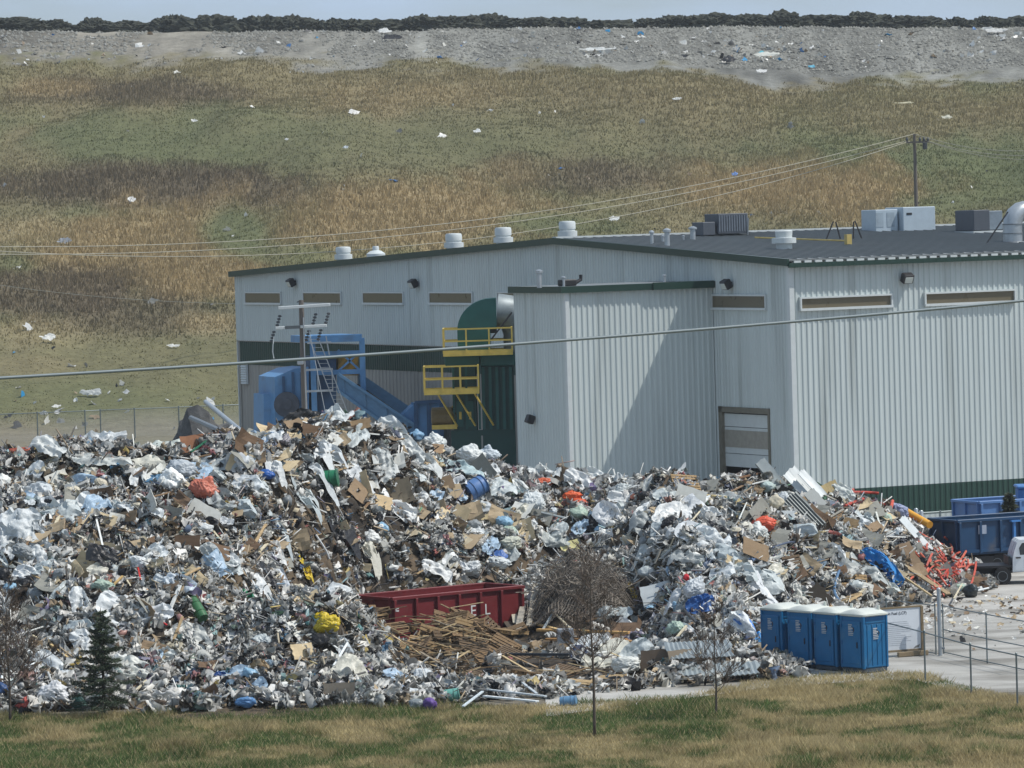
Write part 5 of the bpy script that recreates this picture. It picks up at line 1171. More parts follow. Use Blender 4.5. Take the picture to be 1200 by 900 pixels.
F(film(480, 534, .9, 1.8, 40, (216, 220, 218), 21, tilt=55, crumple=.3), 'long white plastic sheet draped down below the conveyor', 'plastic film', 480, 534, None, 'draped white sheet')
F(film(452, 552, 1.0, 1.5, -10, (204, 208, 206), 22, tilt=60, crumple=.28), 'white plastic sheet hanging left of the draped white sheet', 'plastic film', 452, 552)
F(film(497, 547, 1.6, .9, -20, (212, 216, 214), 23, tilt=50, crumple=.3), 'white folded sheet right of the draped white sheet', 'plastic film', 497, 547)
F(film(535, 553, 2.4, .9, -12, (182, 202, 204), 24, tilt=35, crumple=.18), 'large pale green tinted tarp spread above the blue barrel', 'tarp', 535, 553, None, 'pale green tarp')
F(bag(508, 514, .95, .75, (226, 230, 228), 25), 'white stuffed bag on the crest in front of the dust collector', 'bag', 508, 514, None, 'white crest bag')
F(bag(488, 517, .6, .45, (136, 176, 206), 26), 'pale blue bag left of the white crest bag', 'bag', 488, 517)
F(bag(553, 533, 1.3, .8, (224, 228, 226), 27, rot=10), 'large white bag on the crest below the dust collector', 'bag', 553, 533, None, 'large white crest bag')
F(bag(573, 535, .9, .55, (206, 216, 222), 28), 'smaller white bag right of the large white crest bag', 'bag', 573, 535)
F(drum(557, 579, .42, .9, (84, 120, 170), Ry(1.1) @ Rx(-.5), 'barrel', False), 'blue plastic barrel lying below the pale green tarp', 'barrel', 557, 579, None, 'blue barrel')
F(film(562, 598, 1.2, .7, -12, (206, 212, 214), 29, tilt=50, crumple=.08), 'folded white sheet just below the blue barrel', 'plastic film', 562, 598)
F(board(463, 584, 1.5, 1.1, (132, 122, 104), 68, -12, 18), 'large grey brown cardboard sheet below the draped white sheet', 'cardboard', 463, 584, None, 'grey brown cardboard')
F(board(443, 592, 1.2, .7, (196, 174, 138), 50, 25, -25), 'tan cardboard sheet left of the grey brown cardboard', 'cardboard', 443, 592)
F(board(505, 530, 1.1, .5, (170, 142, 112), 45, 0, -10), 'tan cardboard piece above the pale green tarp', 'cardboard', 505, 530)
F(board(538, 612, .7, 1.1, (192, 174, 140), 70, -10, -25), 'tan cardboard strip standing below the blue barrel', 'cardboard', 538, 612)
F(board(572, 615, .9, .6, (186, 172, 136), 60, 20, 10), 'tan cardboard flap below right of the blue barrel', 'cardboard', 572, 615)
F(film(612, 586, .9, 2.0, 38, (222, 226, 224), 30, tilt=58, crumple=.25, folds=2), 'long white cylinder shaped bag sloping below the annex', 'bag', 612, 586, None, 'long white bag')
F(bag(625, 602, 1.0, .95, (214, 220, 220), 31, rot=-30), 'white stuffed bag at the lower end of the long white bag', 'bag', 625, 602)
F(film(637, 556, 1.6, .8, -20, (220, 224, 222), 32, tilt=60, crumple=.4), 'white arched plastic sheet on the crest at the annex corner', 'plastic film', 637, 556, None, 'white arched sheet')
F(bag(636, 571, .9, .4, (222, 110, 74), 33, neck=False), 'orange bag under the white arched sheet', 'bag', 636, 571)
F(bag(670, 588, .85, .45, (232, 108, 64), 34), 'upper bright orange bag of the pair below the annex', 'bag', 670, 588, None, 'orange bag pair')
F(bag(677, 595, .8, .4, (226, 104, 66), 35, neck=False), 'lower bright orange bag of the pair below the annex', 'bag', 677, 595)
F(film(682, 574, .95, 2.1, 40, (228, 230, 228), 36, tilt=52, crumple=.22, folds=2), 'long white sheet sloping down right of the orange bag pair', 'plastic film', 682, 574, None, 'long sloping white sheet')
F(film(703, 562, 1.5, 1.0, -25, (226, 230, 228), 37, tilt=50, crumple=.3), 'broad white sheet on the crest under the sunlit annex wall', 'plastic film', 703, 562, None, 'broad white sheet')
F(film(728, 572, .8, 1.0, 0, (204, 210, 212), 38, tilt=65, crumple=.25), 'pale film hanging right of the broad white sheet', 'plastic film', 728, 572)
F(board(722, 599, .6, .55, (110, 90, 70), 80, 10, 0), 'dark brown square of cardboard below the broad white sheet', 'cardboard', 722, 599)
F(bag(583, 667, 1.15, .55, (216, 222, 222), 39, neck=False, d=.7), 'white and blue filled sack lying left of the wire mesh tangle', 'sack', 583, 667, None, 'white and blue sack')
F(film(584, 661, .9, .35, 4, (72, 112, 180), 40, tilt=45, crumple=.05, up=.45), 'blue printed strip across the white filled sack', 'label strip', 584, 661)
F(bag(598, 645, .95, .6, (206, 208, 192), 41, neck=False), 'cream stuffed bag above the white and blue sack', 'bag', 598, 645)
F(board(668, 645, .8, .5, (214, 206, 150), 55, 0, 15), 'pale yellow board at the top of the wire mesh tangle', 'board', 668, 645, None, 'pale yellow board')
F(film(650, 640, 1.4, .6, -10, (176, 182, 178), 42, tilt=45), 'grey sheet at the upper edge of the wire mesh tangle', 'plastic film', 650, 640)
F(bag(384, 742, .9, .7, (214, 190, 58), 43, rot=-15), 'bright yellow bag left of the red container', 'bag', 384, 742, None, 'bright yellow bag')
F(bag(377, 728, .5, .35, (232, 200, 44), 44, neck=False), 'small yellow bag on top of the bright yellow bag', 'bag', 377, 728)
F(film(360, 676, .5, .65, -25, (224, 196, 62), 45, tilt=60), 'yellow rag on the lower left slope', 'rag', 360, 676, None, 'yellow rag')
F(film(290, 708, .7, .75, 10, (24, 116, 78), 46, tilt=60, crumple=.3), 'dark green crumpled netting on the lower left slope', 'netting', 290, 708, None, 'green netting')
F(drum(232, 722, .22, 1.0, (52, 102, 62), Ry(-.6) @ Rx(-.7), 'gas_bottle', False), 'dark green cylinder lying on the lower left slope', 'cylinder', 232, 722, None, 'green cylinder')
F(film(198, 692, 1.5, .5, -38, (194, 202, 206), 47, tilt=50), 'pale grey film strip above the green cylinder', 'plastic film', 188, 690, None, 'pale film strip')
F(film(212, 690, 1.3, .7, -25, (208, 218, 226), 48, tilt=45), 'pale blue white sheet right above the green cylinder', 'plastic film', 212, 690)
F(film(228, 752, 1.4, .9, -40, (212, 214, 208), 49, tilt=60, crumple=.12), 'white board like sheet below the green cylinder', 'plastic film', 228, 752, None, 'white lower sheet')
F(film(325, 675, .5, 1.8, 25, (202, 210, 218), 50, tilt=60, crumple=.1), 'long white and blue strip hanging left of the yellow rag', 'plastic film', 318, 672)
F(film(150, 790, 1.7, .9, -15, (220, 222, 214), 51, tilt=45, crumple=.25), 'white sheet at the heap foot right of the spruce tree', 'plastic film', 162, 785, None, 'white foot sheet')
F(film(180, 775, 1.5, .8, 10, (202, 208, 206), 52, tilt=45, crumple=.3), 'grey white sheet above the white foot sheet', 'plastic film', 180, 775)
F(bag(66, 824, 1.1, .75, (226, 228, 230), 53), 'white stuffed bag at the heap foot left of the spruce tree', 'bag', 66, 824, None, 'white foot bag')
F(bag(32, 832, .8, .4, (206, 100, 90), 54), 'red coral bag at the heap foot near the left sapling', 'bag', 32, 832, None, 'red foot bag')
F(bag(3, 820, .6, .6, (54, 84, 130), 55), 'dark blue bag at the left edge of the heap foot', 'bag', 3, 820)
F(bag(94, 832, .6, .5, (40, 76, 70), 56), 'dark green bag at the heap foot beside the spruce tree', 'bag', 90, 832)
F(bag(288, 829, .75, .36, (96, 142, 190), 57, neck=False), 'bright blue crumpled jug at the heap foot by the grass', 'jug', 288, 829, None, 'blue foot jug')
F(film(258, 803, .5, .8, 0, (40, 74, 132), 58, tilt=65), 'dark blue rag above the blue foot jug', 'rag', 258, 803)
F(film(405, 768, .55, 1.6, 28, (200, 208, 212), 59, tilt=60, crumple=.12), 'pale metal strip leaning below the bright yellow bag', 'strip', 405, 768)
F(board(398, 822, 1.1, .95, (112, 106, 96), 75, 5, 0, seed=4), 'grey brown carpet roll end at the grass below the yellow bag', 'carpet', 398, 822, None, 'grey carpet end')
F(board(518, 804, 1.35, .35, (138, 146, 148), 70, 3, 2, .12, 0, kind='rigid', name='grey_slab'), 'grey rounded slab lying in front of the broken pallets', 'slab', 518, 804, None, 'grey slab')
F(drum(528, 820, .23, .62, (100, 160, 148), Ry(1.45), 'bucket', True, .15), 'teal bucket on its side at the grass edge', 'bucket', 528, 820, None, 'teal bucket')
F(bag(504, 832, .5, .42, (108, 82, 150), 60, neck=False), 'small purple bag left of the teal bucket', 'bag', 504, 832, None, 'purple bag')
F(bag(488, 832, .5, .4, (140, 148, 150), 61, neck=False), 'grey bag left of the purple bag', 'bag', 488, 832)
F(drum(666, 827, .19, .55, (96, 136, 168), Ry(1.5) @ Rx(.2), 'water_jug', False, .15), 'blue clear jug lying at the grass edge right of the teal bucket', 'jug', 666, 827, None, 'blue clear jug')
F(bag(734, 788, 1.0, .6, (220, 222, 216), 62, neck=False), 'white round bag on the yard right of the tallest sapling', 'bag', 734, 788, None, 'white yard bag')
F(bag(806, 748, .55, .4, (222, 216, 210), 63), 'white bag with red print below the blue cloth', 'bag', 790, 748)
F(film(822, 716, 1.1, .8, 25, (50, 96, 160), 64, tilt=55, crumple=.35), 'bright blue crumpled cloth behind the right sapling', 'cloth', 822, 716, None, 'blue cloth')
F(bag(814, 704, .8, .9, (206, 212, 216), 65, rot=25), 'white bag resting on the bright blue cloth', 'bag', 814, 702)
F(bag(805, 683, .28, .34, (196, 36, 44), 66, neck=False, kind='rigid'), 'small bright red tin above the blue cloth', 'tin', 805, 683, None, 'small red tin')
F(board(775, 700, 1.6, .9, (188, 194, 194), 60, -8, 14, .08, .02, kind='rigid', name='tray'), 'large pale translucent tray left of the blue cloth', 'tray', 775, 700, None, 'pale tray')
F(board(742, 700, .22, .9, (230, 190, 50), 65, 0, 18, kind='rigid', name='yellow_strip'), 'yellow and white striped strip right of the wire mesh tangle', 'strip', 742, 700, None, 'yellow striped strip')
F(film(886, 752, 1.1, .6, 8, (74, 158, 222), 67, tilt=45, crumple=.2), 'bright blue sheet beside the far left toilet', 'plastic film', 886, 752, None, 'bright blue sheet')
F(film(872, 738, .9, .6, -20, (96, 150, 224), 68, tilt=55, crumple=.3), 'blue and white film above the bright blue sheet', 'plastic film', 872, 738)
F(board(888, 769, .55, .55, (196, 182, 152), 80, 5, 3), 'tan board panel beside the foot of the far left toilet', 'board', 889, 769)
F(board(850, 740, 1.0, .55, (122, 118, 108), 60, 0, 20, ribs_=6), 'grey ribbed plastic crate side above the right sapling', 'crate', 842, 742)
F(board(770, 783, 1.2, 1.0, (108, 94, 80), 75, -15, 3, .03, .0), 'open dark brown cardboard box wall on the yard', 'cardboard box', 770, 783, None, 'dark cardboard box')
F(board(800, 782, 1.1, .95, (122, 112, 98), 70, 35, 0, .03, .0), 'grey brown flap leaning right of the dark cardboard box', 'cardboard', 795, 785)
F(board(820, 777, 2.4, 1.2, (146, 154, 156), 25, 10, 0, .03, .01, name='roofing_sheet', kind='metal', ribs_=14, up=.5), 'upper grey corrugated sheet lying left of the toilets', 'metal sheet', 820, 777, None, 'corrugated sheet')
F(board(842, 796, 2.9, 1.2, (152, 160, 160), 15, 2, 0, .03, .02, name='roofing_sheet', kind='metal', ribs_=16, up=.35), 'lower grey corrugated sheet in front of the right sapling', 'metal sheet', 850, 796)
F(bag(894, 790, .7, .45, (138, 144, 144), 69, neck=False), 'grey roll of sheet at the yard edge before the toilets', 'roll', 894, 790)
# right end of the heap
F(board(905, 566, .5, 1.7, (150, 158, 158), 68, 10, 34, .16, .02, name='foam_slab', kind='rigid', up=.35), 'thick grey slab leaning at the crest below the building corner', 'slab', 902, 560, None, 'thick grey slab')
F(board(944, 582, .9, 2.2, (186, 192, 192), 58, 30, 30, .03, .05, name='leaning_board', kind='rigid', up=.35), 'wide white panel leaning down the right slope', 'panel', 940, 577, None, 'wide white panel')
F(board(964, 590, .45, 2.8, (196, 202, 202), 58, 30, 30, .03, .06, name='leaning_board', kind='rigid', up=.4), 'narrow white panel leaning beside the wide white panel', 'panel', 965, 578)
F(board(956, 601, .6, .9, (120, 128, 128), 60, 20, 30, .03, .0, name='leaning_board', kind='rigid', up=.6), 'small grey panel below the narrow white panel', 'panel', 960, 600)
F(board(940, 612, 1.0, 2.0, (108, 114, 114), 62, -12, 42, .03, .02, name='roofing_sheet', kind='metal', ribs_=8, up=.35), 'dark grey corrugated sheet below the white panels', 'metal sheet', 938, 612, None, 'dark corrugated sheet')
F(board(985, 618, 1.5, .7, (134, 114, 86), 50, 10, -22, .03, .08), 'brown curved cardboard sheet on the right slope', 'cardboard', 985, 632, None, 'brown curved cardboard')
F(board(975, 567, .8, .9, (170, 152, 112), 70, 20, 20, .03, .04), 'tan cardboard box side at the right crest', 'cardboard', 972, 566)
F(film(985, 580, 1.3, 1.0, -30, (204, 210, 206), 70, tilt=55, crumple=.3), 'white sheet below the tan cardboard at the right crest', 'plastic film', 985, 580)
F(board(921, 611, .75, .55, (222, 226, 224), 80, 5, -3, .3, 0, kind='rigid', name='white_carton'), 'white carton left of the dark corrugated sheet', 'carton', 919, 612, None, 'white carton')
F(bag(900, 577, .7, .5, (190, 206, 202), 71, neck=False), 'pale green white bag at the right crest left of the white panels', 'bag', 900, 577)
F(bag(896, 624, 1.0, .6, (232, 104, 76), 72, neck=False, up=.1), 'orange red bag on the right slope below the door', 'bag', 896, 624, None, 'orange red bag')
F(bag(887, 634, .95, .7, (222, 226, 222), 73), 'white bag below the orange red bag', 'bag', 887, 634)
F(film(1022, 662, 2.0, .9, -14, (46, 132, 200), 74, tilt=55, crumple=.4, res=30), 'big bright blue tarp crumpled on the right slope', 'tarp', 1022, 662, None, 'bright blue tarp')
F(film(1046, 680, .8, 1.1, 25, (38, 118, 186), 75, tilt=60, crumple=.3), 'lower corner of blue tarp hanging right', 'tarp', 1050, 682)
F(film(1015, 680, 1.8, .9, -8, (178, 184, 182), 76, tilt=45, crumple=.3), 'grey clear plastic sheet below the bright blue tarp', 'plastic film', 1012, 678, None, 'grey clear sheet')
F(film(1040, 695, 1.3, .7, 5, (202, 208, 204), 77, tilt=50, crumple=.35), 'white plastic bundle behind the toilets below the blue tarp', 'plastic film', 1032, 692)
F(film(932, 700, .5, .75, 0, (222, 222, 214), 78, tilt=70), 'cream cloth hanging behind the toilets', 'cloth', 936, 698, None, 'cream cloth')
F(board(952, 712, 1.5, 1.0, (76, 70, 62), 78, 0, 40, .03, 0), 'dark pointed board standing behind the toilets', 'board', 952, 708, None, 'dark pointed board')
F(board(1075, 640, .35, 2.1, (220, 226, 226), 60, 10, 32, .04, .0, kind='rigid', name='leaning_board', up=.5), 'white plank like panel leaning right of the blue tarp', 'panel', 1070, 640, None, 'white leaning plank')
F(board(1058, 657, 1.4, 1.1, (122, 104, 84), 60, 25, 15, .03, .0), 'brown cardboard box side right of the blue tarp', 'cardboard', 1062, 660, None, 'brown box side')
F(bag(1085, 668, .95, .7, (44, 46, 48), 79, neck=False, rot=30), 'black rubbish bag at the right foot of the heap', 'bag', 1085, 668, None, 'black bag')
F(bag(1052, 645, .8, .65, (58, 60, 66), 80, neck=False), 'dark grey tub shaped lump above the brown box side', 'tub', 1052, 645)
F(bag(1138, 700, .65, .6, (58, 66, 70), 81, neck=False), 'dark bag on the yard at the right end of the heap', 'bag', 1138, 706)
F(bag(1054, 598, .9, .55, (150, 160, 190), 82, neck=False, rot=30), 'pale lilac bag near the right crest', 'bag', 1054, 598, None, 'pale lilac bag')
F(bag(1107, 640, .75, .55, (206, 208, 220), 83, neck=False, rot=30), 'white bag at the end of the yellow tube', 'bag', 1110, 640)
F(pipe([(1060, 612), (1090, 628)], .17, (226, 164, 50), 'tube', up=.6, n=14), 'thick yellow orange tube sloping on the right slope', 'tube', 1075, 620, None, 'yellow tube')
F(bag(1137, 684, .3, .3, (196, 176, 150), 84, neck=False), 'small tan lump on the yard at the right end', 'lump', 1150, 690)
for i, (a, b, w_, t_, c, lab) in enumerate((
    ((1062, 672), (1112, 706), .30, .06, (150, 132, 104), 'grey brown board leaning at the right foot above the gate post'),
    ((1050, 678), (1092, 708), .22, .07, (172, 154, 120), 'pale timber under the grey brown board at the right foot'),
    ((1082, 660), (1116, 690), .28, .04, (128, 116, 98), 'long brown panel beside the orange pipes'),
    ((112, 612), (124, 664), .07, .03, (222, 224, 220), 'long white batten standing on the left slope'),
    ((93, 582), (95, 606), .07, .03, (220, 222, 218), 'short white batten left of the long white batten'),
    ((118, 710), (144, 686), .10, .06, (190, 160, 108), 'tan timber leaning above the spruce tree'),
    ((128, 726), (130, 690), .09, .05, (176, 148, 100), 'upright tan timber above the spruce tree'),
    ((160, 664), (165, 690), .06, .03, (188, 60, 56), 'short red strip on the lower left slope'),
    ((170, 720), (196, 744), .07, .05, (180, 52, 56), 'long red strip above the white lower sheet'),
    ((172, 700), (236, 752), .09, .05, (166, 132, 92), 'long brown batten sloping under the green cylinder'),
    ((173, 628), (198, 655), .06, .04, (196, 170, 66), 'thin yellow batten on the left slope'),
    ((412, 522), (432, 552), .10, .05, (196, 192, 180), 'pale timber leaning on the slope left of the draped white sheet'),
    ((60, 765), (80, 782), .10, .06, (184, 160, 116), 'tan timber left of the spruce tree'),
    ((630, 747), (738, 752), .22, .10, (196, 158, 104), 'upper long tan timber beam left of the pale tray'),
    ((640, 758), (735, 760), .22, .08, (158, 120, 76), 'lower long brown timber beam behind the tallest sapling'),
    ((732, 760), (828, 776), .26, .10, (166, 128, 82), 'long brown timber beam sloping to the corrugated sheet'),
    ((622, 738), (668, 752), .16, .08, (206, 176, 126), 'pale timber sloping below the wire mesh tangle'),
    ((606, 752), (622, 680), .26, .06, (158, 152, 140), 'tall grey weathered board leaning on the red container end'),
    ((620, 742), (628, 694), .22, .05, (170, 162, 146), 'second grey weathered board right of the tall leaning one'),
    ((630, 700), (662, 724), .16, .05, (150, 144, 130), 'grey board sloping away from the leaning boards'),
    ((585, 724), (604, 752), .30, .03, (88, 80, 70), 'dark brown curved board at the red container front'),
    ((598, 702), (606, 748), .22, .04, (178, 172, 156), 'pale board leaning at the red container corner'),
    ((543, 838), (592, 802), .10, .05, (190, 200, 204), 'bent pale metal angle rising at the grass edge'),
    ((568, 826), (630, 834), .16, .06, (208, 214, 216), 'white metal channel lying at the grass edge'),
    ((570, 818), (640, 828), .12, .06, (182, 190, 194), 'grey metal channel right of the teal bucket'),
    ((600, 800), (636, 830), .10, .05, (176, 184, 188), 'grey metal strip sloping right of the bent metal angle'),
    ((594, 776), (668, 778), .14, .10, (62, 66, 70), 'dark steel beam lying in front of the leaning boards'),
    ((866, 568), (896, 560), .10, .08, (126, 96, 72), 'brown timber on the crest before the overhead door'),
    ((818, 588), (852, 592), .20, .08, (210, 190, 140), 'pale yellow timber on the crest right of the crest pallet'),
    ((962, 700), (1000, 706), .10, .05, (200, 176, 128), 'pale timber behind the toilets'),
    ((745, 680), (806, 640), .14, .04, (196, 200, 192), 'pale long strip on the white slope above the pale tray'),
    ((866, 596), (886, 626), .05, .04, (214, 216, 210), 'thin white lath below the overhead door'),
    ((866, 618), (880, 588), .05, .04, (206, 208, 202), 'thin white lath crossing the other one below the door'),
    ((985, 615), (1012, 614), .08, .05, (214, 220, 222), 'short white rail right of the white panels'),
    ((1000, 640), (1046, 676), .06, .05, (178, 160, 122), 'thin timber sloping to the bright blue tarp'),
    ((1025, 602), (1036, 640), .08, .05, (206, 208, 200), 'white batten below the orange pipes at the right crest'),
    ((1060, 650), (1062, 605), .07, .05, (196, 150, 128), 'pinkish lath standing left of the yellow tube'))):
    F(plank(a, b, w_, t_, c, 'timber' if c[0] > c[2] + 25 else 'batten', upa=.3, upb=.35), lab, 'timber' if c[0] > c[2] + 25 else 'batten', (a[0] + b[0]) / 2, (a[1] + b[1]) / 2)
F(pipe([(985, 672), (978, 700), (986, 716)], .06, (86, 118, 150), 'hose', up=.3), 'blue grey hose hanging left of the bright blue tarp', 'hose', 980, 690)
F(pipe([(905, 655), (930, 648), (950, 660), (955, 690)], .045, (74, 84, 104), 'hose', up=.45), 'dark hose looping above the toilets', 'hose', 930, 655, None, 'dark looping hose')
LAND += [('red container', 515, 715), ('wire mesh tangle', 675, 680), ('spruce tree', 122, 775), ('tallest sapling', 697, 745), ('right sapling', 840, 755), ('far left toilet', 912, 735), ('overhead door', 872, 545), ('dark rubble', 235, 500), ('crest pallet', 803, 570), ('orange pipes', 1115, 655), ('broken pallets', 505, 760), ('left sapling', 12, 790), ('loudspeaker box', 663, 750)]

# loudspeaker like grey box
P = heap_px(663, 762, .0); t = thing('loudspeaker', 'grey cabinet with a dark round opening standing among the loose boards', 'cabinet', P, .1)
mb = MB(); mb.box((0, 0, .42), (.62, .5, .84), None, .02); mb.build('cabinet', col_mat('rigid', (140, 146, 152)), t)
mb = MB(); mb.lathe((0, -.25, .58), [(.19, -.0), (.19, .02), (.15, .025), (.05, .01)], 20, Rx(math.pi / 2)); mb.build('cone', M_BLACK, t)
mb = MB(); mb.box((0, -.26, .16), (.54, .02, .26)); mb.build('lower_panel', col_mat('card', (176, 152, 122)), t)
# dark grey rubble heap and boom at the left crest
D0 = 214
P = at_depth(232, 505, D0); mb = MB(); bm = bmesh.new(); bmesh.ops.create_icosphere(bm, subdivisions=4, radius=1)
for v in bm.verts:
    n_ = v.co.normalized(); k = 1 + .16 * mnoise.noise(n_ * 2) + .12 * mnoise.noise(n_ * 7); mb.v.append((n_.x * 3.3 * k + .3 * n_.z, n_.y * 2.4 * k, n_.z * (P.z + .55) * k))
mb.f = [tuple(x.index for x in f.verts) for f in bm.faces]; bm.free()
o = mb.build('rubble_pile', mat('rubble_dark', srgb(88, 88, 87), .9, var=.35, scale=1.5, bump=.08, bscale=4)); o.location = (P.x, D0, 0); tag(o, 'dark grey mound of fine rubble behind the left crest', 'rubble pile')
mb = MB(); A, B = at_depth(241, 471, 212), heap_px(288, 512, .12); mb.tube([A, B], .11, 10); o = mb.build('steel_tube', M_GALV, origin=A, smooth=True, sharp=40); tag(o, 'pale steel tube sloping down from the dark rubble to the crest', 'steel tube')
mb = MB(); A, B = at_depth(224, 490, 212), heap_px(270, 514, .12); mb.tube([A, B], .13, 8); o = mb.build('steel_tube', M_STEEL, origin=A, smooth=True, sharp=40); tag(o, 'dull grey tube lying lower between the dark rubble and the crest', 'steel tube')

# broken pallets in front of the red container, and others
plab = ['tilted', 'upright', 'flat', 'broken', 'weathered', 'leaning']
pl = [(452, 775, 176, (8, 14, 20), 1, 'flat weathered pallet at the left end of the broken pallets'), (470, 757, 178.5, (-12, -8, 40), 0, 'tilted pallet above the left end of the broken pallets'), (448, 748, 180, (10, -16, 10), 2, 'dark pallet nearest the red container left corner'),
      (500, 742, 180.5, (-6, 12, -15), 0, 'tan pallet leaning high in the middle of the broken pallets'), (525, 727, 182.3, (12, 18, 5), 1, 'topmost pallet before the red container side'), (545, 741, 181.4, (5, 22, 20), 2, 'dark pallet below the red container letters'),
      (480, 735, 182, (-8, -14, 8), 1, 'brown pallet under the red container rim'), (510, 760, 177.5, (52, 4, 6), 3, 'pale pallet facing the camera in the middle of the broken pallets'), (540, 755, 178.5, (40, -8, -18), 0, 'tan pallet facing left beside the pale one'),
      (575, 762, 178.6, (18, 28, -10), 2, 'dark pallet sliding down at the right end of the broken pallets'), (500, 785, 175, (78, 3, -6), 2, 'dark pallet standing on edge at the front of the broken pallets'), (540, 786, 175, (80, -4, 8), 2, 'second dark pallet standing on edge beside the first'),
      (570, 775, 176, (25, 14, 30), 1, 'brown pallet at the front right of the broken pallets'), (600, 770, 177, (12, 20, -25), 2, 'dark brown pallet rightmost of the broken pallets')]
pl += [(465, 792, 174.5, (14, 6, 35), 1, 'brown pallet lowest at the front left of the broken pallets'), (435, 762, 178, (30, -10, -12), 0, 'tan pallet leaning at the far left of the broken pallets'), (490, 772, 176.3, (24, 10, 12), 0, 'tan pallet in the lower middle of the broken pallets'), (520, 772, 176.6, (30, -6, -24), 1, 'brown pallet in the lower middle right of the broken pallets'),
       (555, 764, 177.2, (34, 14, 16), 2, 'dark pallet slumped in the right half of the broken pallets'), (540, 738, 181.4, (26, 10, 28), 0, 'tan pallet high in the right half of the broken pallets'), (505, 752, 179.6, (30, -4, -8), 2, 'dark pallet behind the pale one in the broken pallets'), (588, 760, 178.4, (30, 24, -30), 1, 'brown pallet lying right below the red container letters'), (462, 740, 180.8, (20, -4, 22), 1, 'brown pallet leaning on the red container left corner')]
for x, y, D, R, k, lab in pl: pallet(x, y, R, lab, k, D, group='broken pallets before the red container')
for i in range(48):
    rr2 = random.Random(300 + i); x = 426 + (136 + 42 * (i % 3 == 0)) * ((i * .618) % 1); y = 707 + 86 * ((i * .382 + .1) % 1) + (10 if x < 470 else 0); y = max(y, 742) if x > 550 else y; y = min(y, 792); D = 185.2 - (y - 705) * .150
    pallet(x, y, (rr2.uniform(-15, 68), rr2.uniform(-25, 25), rr2.uniform(-50, 50)), 'broken pallet jammed inside the heap of pallets before the red container', (2, 1, 0, 2, 1)[i % 5], D, group='broken pallets before the red container')
pl2 = [(640, 806, (6, 4, 25), 1, 'brown pallet lying flat left of the tallest sapling'), (622, 796, (-8, 8, -30), 1, 'brown pallet lying behind the flat one left of the sapling'), (660, 792, (10, -6, 60), 2, 'dark pallet beside the trunk of the tallest sapling'), (690, 808, (5, 8, 15), 3, 'pale pallet lying under the tallest sapling'), (712, 803, (8, -4, -20), 3, 'pale pallet right of the tallest sapling trunk'),
       (803, 572, (42, 6, 20), 0, 'tan pallet near the crest before the annex wall'), (958, 712, (28, 10, 30), 3, 'pale pallet behind the toilets'), (990, 708, (12, -12, -40), 3, 'second pale pallet right of the one behind the toilets'), (1000, 690, (50, 5, 10), 0, 'tan pallet left of the grey clear sheet'), (925, 670, (60, -6, 25), 2, 'dark pallet above the toilets under the dark looping hose')]
for x, y, R, lab in [(a[0], a[1], a[2], a[4]) for a in pl2]:
    k = [a[3] for a in pl2 if a[4] == lab][0]; pallet(x, y, R, lab, k, None, .12, 'single pallets in the waste')

def slats():
    r = random.Random(44); G = 'broken slats among the pallets'; n = 0
    for i in range(130):
        cx, cy = r.gauss(512, 44), r.gauss(756, 22); cx = min(max(cx, 425), 612); cy = min(max(cy, 712), 798); cy = max(cy, 744) if cx > 552 else cy
        if i % 5 == 4: cx, cy = r.gauss(665, 38), r.gauss(795, 12); cx = min(max(cx, 605), 745); cy = min(max(cy, 772), 815)
        D = 184.6 - (cy - 705) * .150 - r.random() * .8; P = at_depth(cx, cy - 3, D) if i % 5 != 4 else heap_px(cx, cy, r.uniform(.1, .4)); a = r.uniform(-1, 1) + (math.pi if r.random() < .5 else 0); L = r.uniform(.6, 1.9); d = Vector((math.cos(a), math.sin(a), r.uniform(-.35, .35))) * L / 2
        A, B = P - d, P + d; c = r.choice([(148, 124, 92), (120, 100, 76), (100, 86, 68), (192, 172, 134), (178, 158, 122), (90, 80, 66), (132, 122, 106)])
        for q in (A, B): q.z = max(q.z, hz(q.x, q.y) + .03)
        mb = MB(); mb.bar(A, B, r.uniform(.07, .12), .025); o = mb.build('wood_slat', col_mat('wood', c), origin=P)
        tag(o, 'loose broken wooden slat among the heaped pallets' if i % 5 != 4 else 'loose wooden slat lying around the flat pallets by the tallest sapling', 'wood slat', G if i % 5 != 4 else 'slats around the tallest sapling')
slats()

